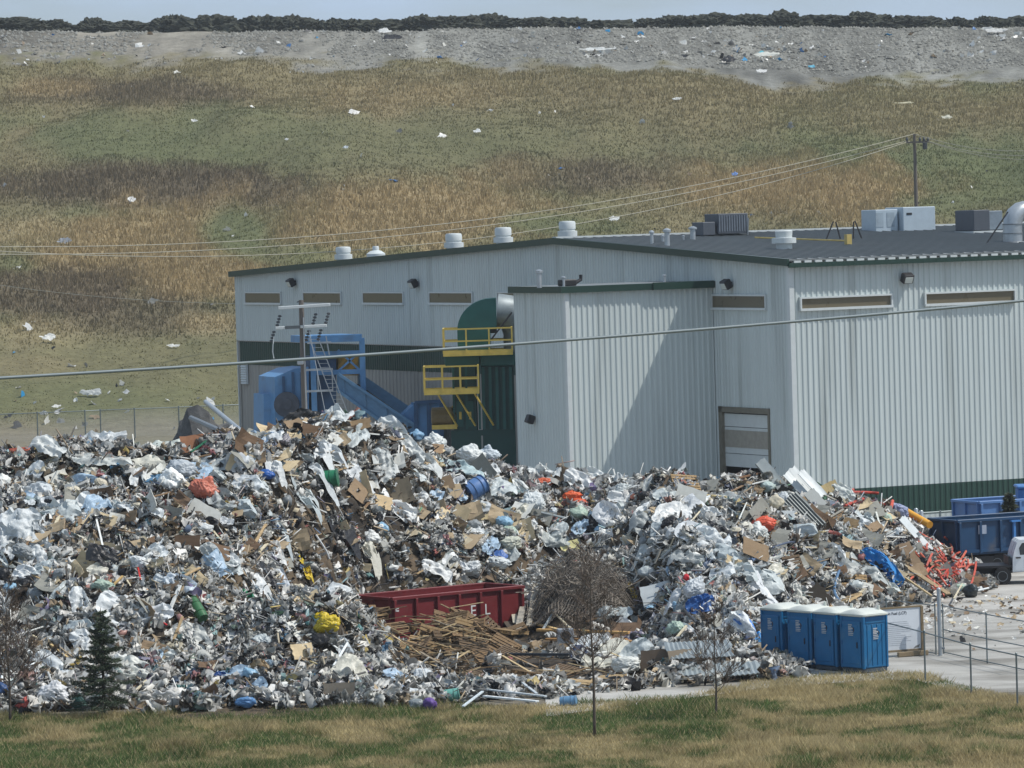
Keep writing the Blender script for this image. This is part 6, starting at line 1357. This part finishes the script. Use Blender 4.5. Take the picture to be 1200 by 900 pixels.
# tangled wire mesh
def tangle():
    r = random.Random(9); P = heap_px(676, 694, 0); mb = MB()
    for layer in range(5):
        a0 = r.uniform(-.5, .5) + layer * .6; off = Vector((r.uniform(-.4, .4), r.uniform(-.4, .4) + .8, .02 * layer - .3)); so = r.random() * 40
        for fam in (0, 1):
            for i in range(34):
                s = -2.0 + 4.0 * i / 33; pts = []
                for k in range(17):
                    q = -2.1 + 4.2 * k / 16; x, y = (s, q) if fam == 0 else (q, s); rr = math.hypot(x / 2.1, y / 2.0)
                    if rr > 1.0 + .30 * mnoise.noise(Vector((x, y, so))): continue
                    z = 1.5 * math.sqrt(max(0, 1.08 - rr * rr)) - .25 * x + 1.25 * mnoise.noise(Vector((x * .8, y * .8, so))) + .12 * mnoise.noise(Vector((x * 4, y * 4, so)))
                    X = x * math.cos(a0) - y * math.sin(a0); Y = x * math.sin(a0) + y * math.cos(a0); p = P + off + Vector((X * 1.1, Y * 1.05 - .5, 0)); p.z = hz(p.x, p.y) + .12 + .05 * layer + .75 * max(0, .25 + mnoise.noise(Vector((x * .8, y * .8, so)))) + .06 * mnoise.noise(Vector((x * 4, y * 4, so))); pts.append(p)
                if len(pts) > 2: mb.tube(pts, r.choice((.009, .012, .016)), 3, False)
    for i in range(90):
        a = r.uniform(0, 6.28); c = Vector((r.gauss(.2, .8), r.gauss(-.2, .7), r.uniform(.0, .8))); pts = []
        for k in range(12):
            a += r.gauss(.35, .5); c = c + Vector((math.cos(a) * .2, math.sin(a) * .12, r.gauss(0, .12))); c.z = max(c.z, .05); p = P + c; p.z = max(p.z, hz(p.x, p.y) + .05); pts.append(p)
        mb.tube(pts, r.choice((.01, .014, .02)), 3, False)
    o = mb.build('wire_mesh_tangle', mat('rusty_wire', srgb(122, 114, 104), .7, metal=.2, var=.25), origin=P); tag(o, 'dark tangled ball of crumpled wire mesh right of the red container', 'wire mesh')
tangle()

# orange conduit at the right end
OR = [(196, 84, 60), (178, 66, 50), (206, 108, 84), (188, 92, 72)]
def orange():
    r = random.Random(31); G = 'orange pipes at the right end of the heap'
    big = [([(1070, 628), (1090, 640), (1110, 650), (1122, 668)], .085, 'long orange pipe arching below the yellow tube'), ([(1100, 636), (1122, 640), (1128, 660), (1124, 690)], .08, 'orange pipe bending sharply down at the right end'), ([(1128, 650), (1146, 640)], .085, 'straight orange pipe sticking out to the right toward the container'),
           ([(1062, 622), (1080, 648), (1092, 668)], .075, 'orange pipe sloping left of the arching one'), ([(1022, 596), (1060, 592)], .075, 'orange red rail lying level on the right crest'), ([(1044, 604), (1046, 588)], .075, 'short orange red stub standing on the level rail'), ([(1062, 608), (1067, 590)], .07, 'orange pipe end standing above the yellow tube'),
           ([(978, 566), (1000, 578)], .075, 'orange pipe leaning at the crest right of the white panels'), ([(1001, 580), (1001, 568)], .07, 'short upright orange pipe at the right crest'), ([(986, 572), (1012, 584), (1030, 582)], .065, 'thin orange pipe lying along the right crest'), ([(990, 600), (1012, 592)], .07, 'orange red pipe piece below the right crest')]
    for pts, rad, lab in big: F(pipe(pts, rad, OR[r.randrange(4)], 'orange_pipe', up=.28), lab, 'pipe', *pts[0], G)
    for i in range(75):
        cx, cy = r.gauss(1112, 17), r.gauss(676, 14); cx = min(cx, 1150); cy = max(640, min(cy, 702)); a = r.uniform(0, 6.28); L = r.uniform(8, 22); c = r.uniform(-10, 10)
        pts = [(cx - math.cos(a) * L / 2, cy - math.sin(a) * L / 2), (cx - math.sin(a) * c, cy + math.cos(a) * c), (cx + math.cos(a) * L / 2, cy + math.sin(a) * L / 2)]
        P = [heap_px(*p, r.uniform(.1, .75)) for p in pts]; Q = [P[0].lerp(P[1], k / 4).lerp(P[1].lerp(P[2], k / 4), k / 4) for k in range(5)]
        for p in Q: p.z = max(p.z, hz(p.x, p.y) + .04)
        mb = MB(); mb.tube(Q, r.uniform(.03, .055), 6); o = mb.build('orange_pipe', col_mat('rigid', OR[r.randrange(4)]), origin=Q[2], smooth=True, sharp=50); tag(o, 'short bent orange pipe in the thick orange tangle at the right end', 'pipe', G)
orange()

# --- the many further large pieces, each its own object with its own description
def direction(dx, dy):
    if abs(dx) > 1.8 * abs(dy): return 'right of' if dx > 0 else 'left of'
    if abs(dy) > 1.8 * abs(dx): return 'below' if dy > 0 else 'above'
    return ('below and right of' if dx > 0 else 'below and left of') if dy > 0 else ('above and right of' if dx > 0 else 'above and left of')
def place_label(what, px, py):
    near = sorted(LAND, key=lambda l: math.hypot(l[1] - px, l[2] - py))
    for l in near[:3]:
        d = math.hypot(l[1] - px, l[2] - py); lab = '%s %s the %s' % (what, ('just ' if d < 26 else '') + direction(px - l[1], py - l[2]), l[0])
        if lab not in USED: return lab
    for a in range(4):
        for b in range(a + 1, 5):
            lab = '%s %s the %s, near the %s' % (what, direction(px - near[a][1], py - near[a][2]), near[a][0], near[b][0])
            if lab not in USED and len(lab.split()) <= 16: return lab
    return None
HERO_PX = [(l[1], l[2]) for l in LAND]
def spots(n, seed, dens):
    """photo points on the visible heap, kept off the named landmarks"""
    r = random.Random(seed); out = []; tries = 0
    while len(out) < n and tries < n * 60:
        tries += 1; px = r.uniform(-5, 1160); top = np.interp(px, _cu, _cy) + 6; bot = np.interp(px, [0, 400, 520, 620, 740, 880, 905, 1000, 1060, 1160], [832, 832, 830, 800, 790, 770, 700, 705, 700, 695])
        if bot <= top: continue
        py = r.uniform(top, bot)
        if 405 < px < 640 and 685 < py < 800: continue
        if 612 < px < 745 and 640 < py < 725: continue
        if r.random() > dens(px, py): continue
        if any(abs(px - a) < 17 and abs(py - b) < 13 for a, b in HERO_PX): continue
        if any(abs(px - a) < 7 and abs(py - b) < 6 for a, b in out): continue
        out.append((px, py))
    return out
gz = lambda px, py, cx, cy, rx, ry: math.exp(-((px - cx) / rx) ** 2 - ((py - cy) / ry) ** 2)
def many():
    r = random.Random(77); n = 0
    FC = [('white', (224, 228, 228)), ('white', (212, 218, 220)), ('white', (230, 232, 230)), ('clear', (198, 206, 206)), ('grey', (166, 172, 172)), ('pale blue', (176, 200, 220)), ('off-white', (216, 214, 200)), ('black', (52, 52, 54)), ('white', (220, 224, 226)), ('clear', (190, 200, 202))]
    for px, py in spots(170, 5, lambda x, y: .25 + .75 * max(gz(x, y, 720, 620, 140, 80), gz(x, y, 810, 700, 90, 60), gz(x, y, 80, 580, 130, 90), gz(x, y, 560, 580, 80, 60), gz(x, y, 250, 600, 200, 60))):
        cn, c = FC[r.randrange(len(FC))]; w_ = r.uniform(.6, 1.75); h_ = w_ * r.uniform(.4, .9); form = r.choice(['crumpled', 'folded', 'draped', 'twisted']); size = 'small' if w_ < .85 else 'wide' if h_ < w_ * .6 else 'large'
        lab = place_label('%s %s %s plastic sheet' % (size, form, cn), px, py)
        if lab: F(film(px, py, w_, h_, r.uniform(-60, 60), c, 1000 + n, tilt=r.uniform(35, 70), crumple=r.uniform(.15, .34), res=20, folds=r.uniform(2, 5), yaw=r.uniform(-30, 30)), lab, 'plastic film', px, py, 'plastic sheets on the heap')
        n += 1
    BC = [('white', (224, 228, 228)), ('white', (214, 220, 222)), ('grey', (150, 156, 158)), ('black', (44, 44, 46)), ('white', (232, 234, 230)), ('pale blue', (150, 190, 216)), ('cream', (214, 206, 184)), ('clear', (196, 204, 204)), ('pale green', (176, 196, 180))]
    for px, py in spots(125, 6, lambda x, y: .15 + .85 * max(gz(x, y, 800, 680, 100, 80), gz(x, y, 720, 610, 120, 70), gz(x, y, 600, 630, 70, 50), gz(x, y, 60, 600, 100, 120) * .7)):
        cn, c = BC[r.randrange(len(BC))]; w_ = r.uniform(.34, .88); h_ = w_ * r.uniform(.45, .85); nk = r.random() < .5
        lab = place_label('%s %s %s bag' % ('small' if w_ < .5 else 'bulging', 'knotted' if nk else 'rounded', cn), px, py)
        if lab: F(bag(px, py, w_, h_, c, 2000 + n, neck=nk, rot=r.uniform(-50, 50)), lab, 'bag', px, py, 'stuffed bags on the heap')
        n += 1
    CC = [('tan', (172, 154, 126)), ('brown', (140, 120, 96)), ('dark brown', (108, 88, 70)), ('grey', (140, 140, 132)), ('pale tan', (200, 182, 148)), ('white', (214, 214, 206))]
    for px, py in spots(150, 7, lambda x, y: .2 + .8 * max(gz(x, y, 470, 590, 120, 60), gz(x, y, 180, 650, 140, 70), gz(x, y, 330, 520, 90, 40), gz(x, y, 980, 640, 90, 60), gz(x, y, 560, 620, 60, 40))):
        cn, c = CC[r.randrange(len(CC))]; w_ = r.uniform(.5, 1.35); h_ = w_ * r.uniform(.4, .9); tl_ = r.uniform(25, 85)
        lab = place_label('%s %s cardboard sheet' % ('upright' if tl_ > 65 else 'tilted' if tl_ > 42 else 'flat lying', cn), px, py)
        if lab: F(board(px, py, w_, h_, c, tl_, r.uniform(-50, 50), r.uniform(-40, 40), .02, r.uniform(.0, .14), n, up=r.uniform(.2, .4)), lab, 'cardboard', px, py, 'cardboard sheets on the heap')
        n += 1
    TC = [('tan', (174, 150, 114)), ('brown', (134, 110, 84)), ('grey', (150, 146, 136)), ('white', (214, 216, 212)), ('pale', (200, 190, 164)), ('dark', (74, 66, 58))]
    for px, py in spots(170, 8, lambda x, y: .2 + .8 * max(gz(x, y, 1010, 630, 80, 60), gz(x, y, 440, 560, 120, 70), gz(x, y, 150, 680, 140, 80), gz(x, y, 880, 590, 60, 30), gz(x, y, 780, 560, 60, 20))):
        cn, c = TC[r.randrange(len(TC))]; L = r.uniform(14, 42); a = r.uniform(-1.3, 1.3); dx, dy = math.cos(a) * L / 2, math.sin(a) * L / 2 * .8
        st = 'steep' if abs(a) > .8 else 'sloping' if abs(a) > .3 else 'level'
        lab = place_label('%s %s %s timber' % ('short' if L < 26 else 'long', st, cn), px, py)
        if lab: F(plank((px - dx, py - dy), (px + dx, py + dy), r.uniform(.05, .14), r.uniform(.03, .07), c, 'timber', upa=r.uniform(.05, .35), upb=r.uniform(.1, .5)), lab, 'timber', px, py, 'loose timbers on the heap')
        n += 1
    PC = [('white', (220, 224, 224)), ('grey', (150, 158, 160)), ('black', (46, 46, 48)), ('silver', (186, 194, 198))]
    for px, py in spots(75, 9, lambda x, y: .25 + .75 * max(gz(x, y, 1000, 630, 80, 60), gz(x, y, 350, 800, 120, 40), gz(x, y, 600, 820, 70, 20))):
        cn, c = PC[r.randrange(len(PC))]; L = r.uniform(16, 40); a = r.uniform(-1.2, 1.2); dx, dy = math.cos(a) * L / 2, math.sin(a) * L / 2 * .8; k = r.uniform(-7, 7); st = 'bent' if abs(k) > 3 else 'straight'
        lab = place_label('%s %s pipe' % (st, cn), px, py)
        if lab: F(pipe([(px - dx, py - dy), (px + k, py + abs(k)), (px + dx, py + dy)] if st == 'bent' else [(px - dx, py - dy), (px + dx, py + dy)], r.uniform(.025, .06), c, 'pipe', 'metal' if cn == 'silver' else 'rigid', up=r.uniform(.15, .4)), lab, 'pipe', px, py, 'loose pipes on the heap')
        n += 1
many()

# ------------------------------------------------------------------ trees
M_BARK = mat('sapling_bark', srgb(84, 76, 68), .9, var=.25, scale=6, stretch=(3, 3, .6))
def sapling(px, py, top_py, label, seed, nb=34, rad=.055, crown0=.35, spread=.9, name='bare_tree'):
    b = at_ground(px, py); z0 = float(hill_z(b.x, b.y)); b = Vector((b.x, b.y, max(z0, 0) - .02)); H = at_depth(px, top_py, b.y).z - b.z; r = random.Random(seed)
    t = thing(name, label, 'tree', b); mb = MB(); ax = [Vector((0, 0, -.05)), Vector((.02, 0, H * .3)), Vector((-.03 + r.uniform(-.04, .04), .02, H * .6)), Vector((r.uniform(-.06, .06), 0, H))]
    def trunk(f):
        k = min(f * 3, 2.999); i = int(k); return ax[i].lerp(ax[i + 1], k - i)
    mb.tube([trunk(i / 12) for i in range(13)], [rad * (1 - .85 * i / 12) for i in range(13)], 8); mb.build('trunk', M_BARK, t, smooth=True)
    mb = MB()
    def branch(p, d, L, rr, depth):
        pts = [p]; q = p.copy(); dd = d.copy(); n = 5
        for i in range(n):
            dd = (dd + Vector((r.gauss(0, .13), r.gauss(0, .13), r.gauss(.07, .1)))).normalized(); q = q + dd * (L / n); pts.append(q.copy())
            if depth > 0 and i > 0:
                for _ in range(2 if r.random() < .7 else 1):
                    a = r.uniform(0, 6.28); nd = (dd + Vector((math.cos(a), math.sin(a), r.uniform(-.2, .6))) * .75).normalized(); branch(q.copy(), nd, L * r.uniform(.35, .6), rr * .6, depth - 1)
        mb.tube(pts, [max(.006, rr * (1 - .7 * i / n)) for i in range(n + 1)], 4, False)
    for i in range(nb):
        f = crown0 + (1 - crown0) * (i + r.random()) / nb; a = i * 2.4 + r.uniform(-.4, .4); L = spread * (1.15 - f) * r.uniform(.75, 1.2) + .2; branch(trunk(min(f, .99)), Vector((math.cos(a), math.sin(a), r.uniform(.35, .9))).normalized(), L, rad * (.42 - .3 * f), 2)
    mb.build('crown', mat('twig_bark', srgb(96, 84, 74), .9, var=.2), t)
sapling(697, 866, 640, 'tallest bare sapling standing on the grass in front of the wire mesh', 5, 30, .055, .36, 1.25)
sapling(839.5, 838, 712, 'thin bare sapling on the grass edge left of the toilets', 6, 20, .042, .22, 1.0)
sapling(12, 846, 690, 'bare twiggy sapling at the far left edge of the grass', 8, 40, .055, .22, 1.5)

def spruce(px, py, top_py, label, seed, wide=1.25):
    b = at_ground(px, py); b = Vector((b.x, b.y, max(float(hill_z(b.x, b.y)), 0) - .03)); H = at_depth(px, top_py, b.y).z - b.z; r = np.random.RandomState(seed)
    t = thing('spruce_tree', label, 'tree', b); mb = MB(); mb.tube([(0, 0, 0), (.02, 0, H * .5), (0, 0, H)], [.075, .045, .01], 8); 
    tr = mb.build('trunk', M_BARK, t, smooth=True); mb = MB(); V = []; C = []; nw = 21
    for k in range(nw):
        f = .13 + .85 * k / nw; z = H * (f + r.randn() * .008); L = wide * (1 - f) ** .85 * 1.0 + .07; nb = 7 if f < .8 else 5
        for j in range(nb):
            a = 6.283 * j / nb + k * 1.1 + r.randn() * .15; l = L * (.5 + .75 * r.rand()); dr = -.22 + .5 * f + r.randn() * .12
            if r.rand() < .16: continue
            tip = np.array([math.cos(a) * l, math.sin(a) * l, z + l * dr]); root = np.array([0, 0, z + r.randn() * .06]); mb.bar(root, tip, .018, .018)
            n = int(40 + 130 * l); s = r.rand(n) ** .75; p = root[None] + (tip - root)[None] * s[:, None]; p[:, 2] += -.10 * l * np.sin(s * 3.14) * .6
            side = np.array([-math.sin(a), math.cos(a), 0]); sp = (r.rand(n) - .5) * 2 * .40 * l * (1.05 - s) ** .8; p = p + side[None] * sp[:, None] + r.randn(n, 3) * .022
            d = (tip - root)[None] / l * .7 + side[None] * np.sign(sp)[:, None] * .8 + r.randn(n, 3) * .45; d /= np.linalg.norm(d, axis=1)[:, None]; ln = .07 + .06 * r.rand(n); up = r.randn(n, 3); w_ = np.cross(d, up); w_ /= np.linalg.norm(w_, axis=1)[:, None]
            tri = np.stack([p - w_ * .016, p + w_ * .016, p + d * ln[:, None]], 1); V.append(tri.reshape(-1, 3)); br_ = (.7 + .6 * r.rand(n))[:, None]; cc = np.array(srgb(72, 84, 66))[None] * br_; C.append(np.repeat(cc, 3, 0))
    mb.build('branches', M_BARK, t); V = np.concatenate(V); C = np.concatenate(C)
    o = fast_mesh('crown', V, np.arange(len(V)).reshape(-1, 3), mat('needles', rough=.7, var=.2, spec=.2, attr=True, transl=.1), C); o.parent = t
spruce(122, 838, 712, 'small dark spruce tree at the foot of the heap on the left', 3)
p = at_depth(1184, 640, 219)
b0 = thing('spruce_tree', 'tiny conifer visible above the blue containers at the right', 'tree', (p.x, p.y, 0)); H = at_depth(1184, 579, 219).z; r_ = np.random.RandomState(4); n = 6500
f = r_.rand(n); a = r_.rand(n) * 6.283; rad = (1 - f) ** .8 * 1.0 * (.35 + .65 * r_.rand(n)) * (.8 + .35 * np.sin(f * 50)); P = np.stack([np.cos(a) * rad, np.sin(a) * rad, .5 + f * (H - .5)], 1); d = np.stack([np.cos(a), np.sin(a), .1 + 0 * a], 1) + r_.randn(n, 3) * .4
wv = np.cross(d, r_.randn(n, 3)); wv /= np.linalg.norm(wv, axis=1)[:, None]; tri = np.stack([P - wv * .03, P + wv * .03, P + d * .16], 1); C = np.repeat(np.array(srgb(82, 88, 72))[None] * (.7 + .6 * r_.rand(n))[:, None], 3, 0)
o = fast_mesh('crown', tri.reshape(-1, 3), np.arange(3 * n).reshape(-1, 3), mat('needles', rough=.7, var=.2, spec=.2, attr=True, transl=.1), C); o.parent = b0
mb = MB(); mb.tube([(0, 0, 0), (0, 0, H)], [.08, .01], 6); mb.build('trunk', M_BARK, b0)

# ------------------------------------------------------------------ soil mounds on the ridge, scattered litter on the hill
M_SOIL = mat('dark_soil', srgb(66, 68, 60), .95, var=.4, scale=.8, bump=.25, bscale=2.0, spec=.1)
def mounds():
    r = random.Random(17); px = -30.0; k = 0
    while px < 1230:
        w_ = r.uniform(42, 78) / 8.75; hp = np.interp(px, [0, 40, 100, 200, 640, 720, 900, 1200], [12, 14, 11, 14, 12, 13, 13, 12]) * r.uniform(.8, 1.15)
        D = 634 + r.uniform(-2, 3); X = (px - 600) / FPX * D; z = float(hill_z(np.array([X]), np.array([D]))[0]); h = hp / 8.6 * 1.12 + .5
        bm = bmesh.new(); bmesh.ops.create_icosphere(bm, subdivisions=5, radius=1.0); mb = MB(); so = Vector((r.random() * 60, r.random() * 60, 0))
        for v in bm.verts:
            n = v.co.normalized(); q = n * 2.0 + so; kf = 1 + .22 * mnoise.noise(q) + .14 * mnoise.noise(q * 2.7) + .16 * mnoise.noise(q * 6.5) + .12 * mnoise.noise(q * 14); pz = max(n.z, -.15); mb.v.append((n.x * w_ * .62 * kf, n.y * 3.0 * kf, (math.copysign(abs(pz) ** .75, pz)) * h * kf))
        mb.f = [tuple(x.index for x in f.verts) for f in bm.faces]; bm.free()
        o = mb.build('soil_mound', M_SOIL, smooth=True, sharp=25); o.location = (X, D, z - .15); o.rotation_euler = (0, 0, 0)
        lab = 'first dark soil mound from the left on the ridge' if k == 0 else 'dark lumpy soil mound in the long row on the ridge against the sky'
        tag(o, 'dark lumpy soil mound in the long row on the ridge against the sky', 'soil mound', 'soil mounds along the ridge'); px += w_ * 8.75 * r.uniform(.62, .95); k += 1
mounds()
def hill_litter():
    r = np.random.RandomState(61); n = 2600; px = r.rand(n) * 1260 - 30; t = r.rand(n)
    Y = np.where(t < .62, 603 + r.rand(n) * 26, np.where(t < .8, 388 + r.rand(n) ** 2 * 215, 384 + r.rand(n) * 22)); X = (px - 600) / FPX * Y
    k = np.ones(n, bool)
    for i in range(n):
        if t[i] < .62: k[i] = r.rand() < (.12 + .9 * math.exp(-((px[i] - 890) / 70) ** 2 - ((Y[i] - 606) / 9) ** 2) + .55 * math.exp(-((px[i] - 720) / 60) ** 2 - ((Y[i] - 606) / 7) ** 2) + .3 * math.exp(-((px[i] - 1170) / 40) ** 2))
        elif t[i] < .8: k[i] = r.rand() < .3
        else: k[i] = px[i] < 290 and r.rand() < .3
    X, Y, t = X[k], Y[k], t[k]; n = len(X); P = np.stack([X, Y, hill_z(X, Y) + .12], 1); pal = np.concatenate([PAL['white'], PAL['white'], PAL['grey'], PAL['dark'][:2], PAL['brown'][:2], PAL['colour'][:2]]); col = pal[r.randint(0, len(pal), n)]
    g = np.linspace(-.5, .5, 4); gu, gv = np.meshgrid(g, g); base = np.stack([gu.ravel(), gv.ravel(), 0 * gu.ravel()], 1); sz = .25 + .75 * r.rand(n) ** 2.5; V = base[None] * sz[:, None, None] + r.randn(n, 16, 3) * (.10 * sz)[:, None, None]
    V = np.einsum('nij,nmj->nmi', rand_rot(r, n, .5), V) + P[:, None]; i = np.arange(3)[None, :] + 4 * np.arange(3)[:, None]; f = np.stack([i, i + 1, i + 5, i + 4], -1).reshape(-1, 4); Fs = (f[None] + (np.arange(n) * 16)[:, None, None]).reshape(-1, 4)
    o = fast_mesh('hill_litter', V.reshape(-1, 3), Fs, M_FILM, np.repeat(col, 16, 0), True); tag(o, 'small windblown litter scattered over the hill and its gravel face', None, None, 'stuff')
hill_litter()
def clods():
    r = np.random.RandomState(71); n = 45000; px = r.rand(n) * 1260 - 30; Y = 598 + r.rand(n) * 34; X = (px - 600) / FPX * Y; c, h = hill_cover(np.stack([X, Y, hill_z(X, Y)], 1)); k = h < .12; X, Y = X[k], Y[k]; n = len(X)
    P = np.stack([X, Y, hill_z(X, Y)], 1); base = np.array([[1, 0, 0], [-1, 0, 0], [0, 1, 0], [0, -1, 0], [0, 0, 1], [0, 0, -1.]]); f = np.array([(0, 2, 4), (2, 1, 4), (1, 3, 4), (3, 0, 4)]); sz = .05 + .26 * r.rand(n) ** 4
    V = base[None] * (sz[:, None, None] * (.7 + .6 * r.rand(n, 6, 1))) + P[:, None]; Fs = (f[None] + (np.arange(n) * 6)[:, None, None]).reshape(-1, 3); col = GRAVEL[None] * (.55 + .7 * r.rand(n))[:, None]
    o = fast_mesh('gravel', V.reshape(-1, 3), Fs, mat('stones', rough=.9, attr=True, spec=.15), np.repeat(np.clip(col, 0, 1), 6, 0)); tag(o, 'grey stones and clods on the bare face under the ridge', None, None, 'stuff')
clods()
def hill_piece(px, py, w_, h_, rgb, label, cat='plastic film', seed=1):
    d = np.array(ray(px, py)); s = np.arange(386, 640, .25) / d[1]; Q = np.array([0, 0, CAM_H]) + d[None] * s[:, None]; i = int(np.argmax(Q[:, 2] <= hill_z(Q[:, 0], Q[:, 1]) + .05)); P = Vector(Q[i]); r = random.Random(seed); rows = []
    w_ *= .8; h_ *= .9
    for j in range(11):
        row = []
        for a in range(13):
            u, v = a / 12 * 2 - 1, j / 10 * 2 - 1; k = math.sqrt(max(.15, 1 - .62 * min(u * u, v * v))) * (1 + .55 * mnoise.noise(Vector((u * 1.6, v * 1.6, seed * 3.1)))); q_ = Vector((u * 2.2, v * 2.2, seed + 5))
            row.append(P + Vector((u * w_ / 2 * k, v * h_ * .35 * k, .15 + (v + 1) / 2 * h_ * .7 * k + .35 * h_ * (1 - 2 * abs(mnoise.noise(q_))) * .6)))
        rows.append(row)
    mb = MB(); mb.grid(rows); o = mb.build('windblown_sheet', col_mat('film', rgb), origin=P, smooth=True, sharp=50); tag(o, label, cat, 'windblown pieces on the hill')
for i, a in enumerate(((560, 157, 1.2, .5, (226, 228, 226), 'white scrap on the green middle of the hill above the building roof'), (861, 208, .9, .6, (110, 150, 210), 'small blue scrap on the hillside above the dark cooling unit'), (57, 401, 1.9, .8, (226, 226, 220), 'white sheet lying on the lower hill at the far left'),
      (203, 409, 1.3, .4, (220, 220, 214), 'flat white scrap on the lower hill left of the building'), (108, 466, 2.2, .8, (186, 190, 188), 'large grey white tarp on the low grass behind the left fence'), (66, 480, .9, .4, (226, 226, 220), 'small white scrap on the low grass left of the grey tarp'),
      (450, 40, 2.6, .7, (230, 230, 226), 'white sheet high on the gravel face under the ridge'), (458, 48, 3.4, .8, (54, 54, 56), 'black sheet below the white one on the gravel face'), (700, 61, 5.0, .6, (224, 226, 222), 'long white sheet on the gravel edge above the grass'), (900, 68, 4.2, .9, (222, 222, 212), 'pale folded sheet in the litter spill on the gravel face'),
      (853, 75, 2.2, 1.2, (60, 60, 62), 'dark scrap in the litter spill on the gravel face'), (893, 87, 1.6, .7, (226, 226, 222), 'lowest white scrap of the litter spill'), (951, 81, 1.2, .5, (110, 190, 216), 'turquoise scrap right of the litter spill'), (892, 65, 1.2, .5, (110, 196, 210), 'turquoise scrap inside the litter spill'), (1168, 40, 3.0, .9, (214, 214, 210), 'white scraps high on the gravel face at the right'),
      (793, 119, 1.4, .5, (220, 222, 218), 'white scrap on the hill right of the centre'), (1060, 123, 3.0, .3, (206, 200, 170), 'long pale strip on the upper right hill'), (155, 239, 1.0, .8, (226, 226, 222), 'white scrap in the dark brush on the left hill'), (720, 261, 1.4, .8, (224, 226, 222), 'white scrap just above the roof ridge'), (1110, 141, 1.6, .6, (210, 208, 190), 'pale scrap on the hill right of the hill pole top'), (75, 287, 1.6, .8, (150, 156, 164), 'grey scrap on the tan grass of the left hill'), (405, 176, .8, .5, (190, 198, 204), 'pale blue scrap on the green middle hill'))): hill_piece(*a, seed=i)

def yard_litter():
    r = np.random.RandomState(83); n = 520; px = 905 + r.rand(n) * 300; py = np.interp(px, [900, 1000, 1060, 1110, 1165, 1205], [795, 722, 712, 706, 696, 700]) + np.abs(r.randn(n)) * 22; P = np.array([at_ground(a, b, .03)[:] for a, b in zip(px, py)]); k = (1 - verge_mask(P[:, 0], P[:, 1]) > .9) & (py < 800); P = P[k]; n = len(P)
    pal = np.concatenate([PAL['white'], PAL['grey'], PAL['dark'][:3], PAL['brown'], PAL['brown']]); col = pal[r.randint(0, len(pal), n)]; g = np.linspace(-.5, .5, 4); gu, gv = np.meshgrid(g, g); base = np.stack([gu.ravel(), gv.ravel(), 0 * gu.ravel()], 1); sz = .06 + .30 * r.rand(n) ** 3
    V = base[None] * sz[:, None, None] * np.array([1, .6, 1]) + r.randn(n, 16, 3) * (.12 * sz)[:, None, None]; V = np.einsum('nij,nmj->nmi', rand_rot(r, n, .7), V); V[:, :, 2] = np.maximum(V[:, :, 2] + .06, .0); V += P[:, None]
    i = np.arange(3)[None, :] + 4 * np.arange(3)[:, None]; f = np.stack([i, i + 1, i + 5, i + 4], -1).reshape(-1, 4); Fs = (f[None] + (np.arange(n) * 16)[:, None, None]).reshape(-1, 4)
    o = fast_mesh('yard_litter', V.reshape(-1, 3), Fs, M_PAPER, np.repeat(col, 16, 0)); tag(o, 'small scraps strewn over the concrete yard by the heap', None, None, 'stuff')
yard_litter()

# ------------------------------------------------------------------ thin haze over the whole place
def haze():
    mb = MB(); mb.box((0, 1040, 35), (3100, 2900, 84)); m = bpy.data.materials.new('thin_haze'); m.use_nodes = True; n = m.node_tree; n.nodes.clear()
    out = n.nodes.new('ShaderNodeOutputMaterial'); v = n.nodes.new('ShaderNodeVolumePrincipled'); v.inputs['Color'].default_value = (.90, .95, 1.0, 1); v.inputs['Density'].default_value = .00013; v.inputs['Anisotropy'].default_value = .2
    n.links.new(v.outputs[0], out.inputs['Volume']); o = mb.build('haze', m); tag(o, 'thin pale haze in the air', None, None, 'stuff')
haze()
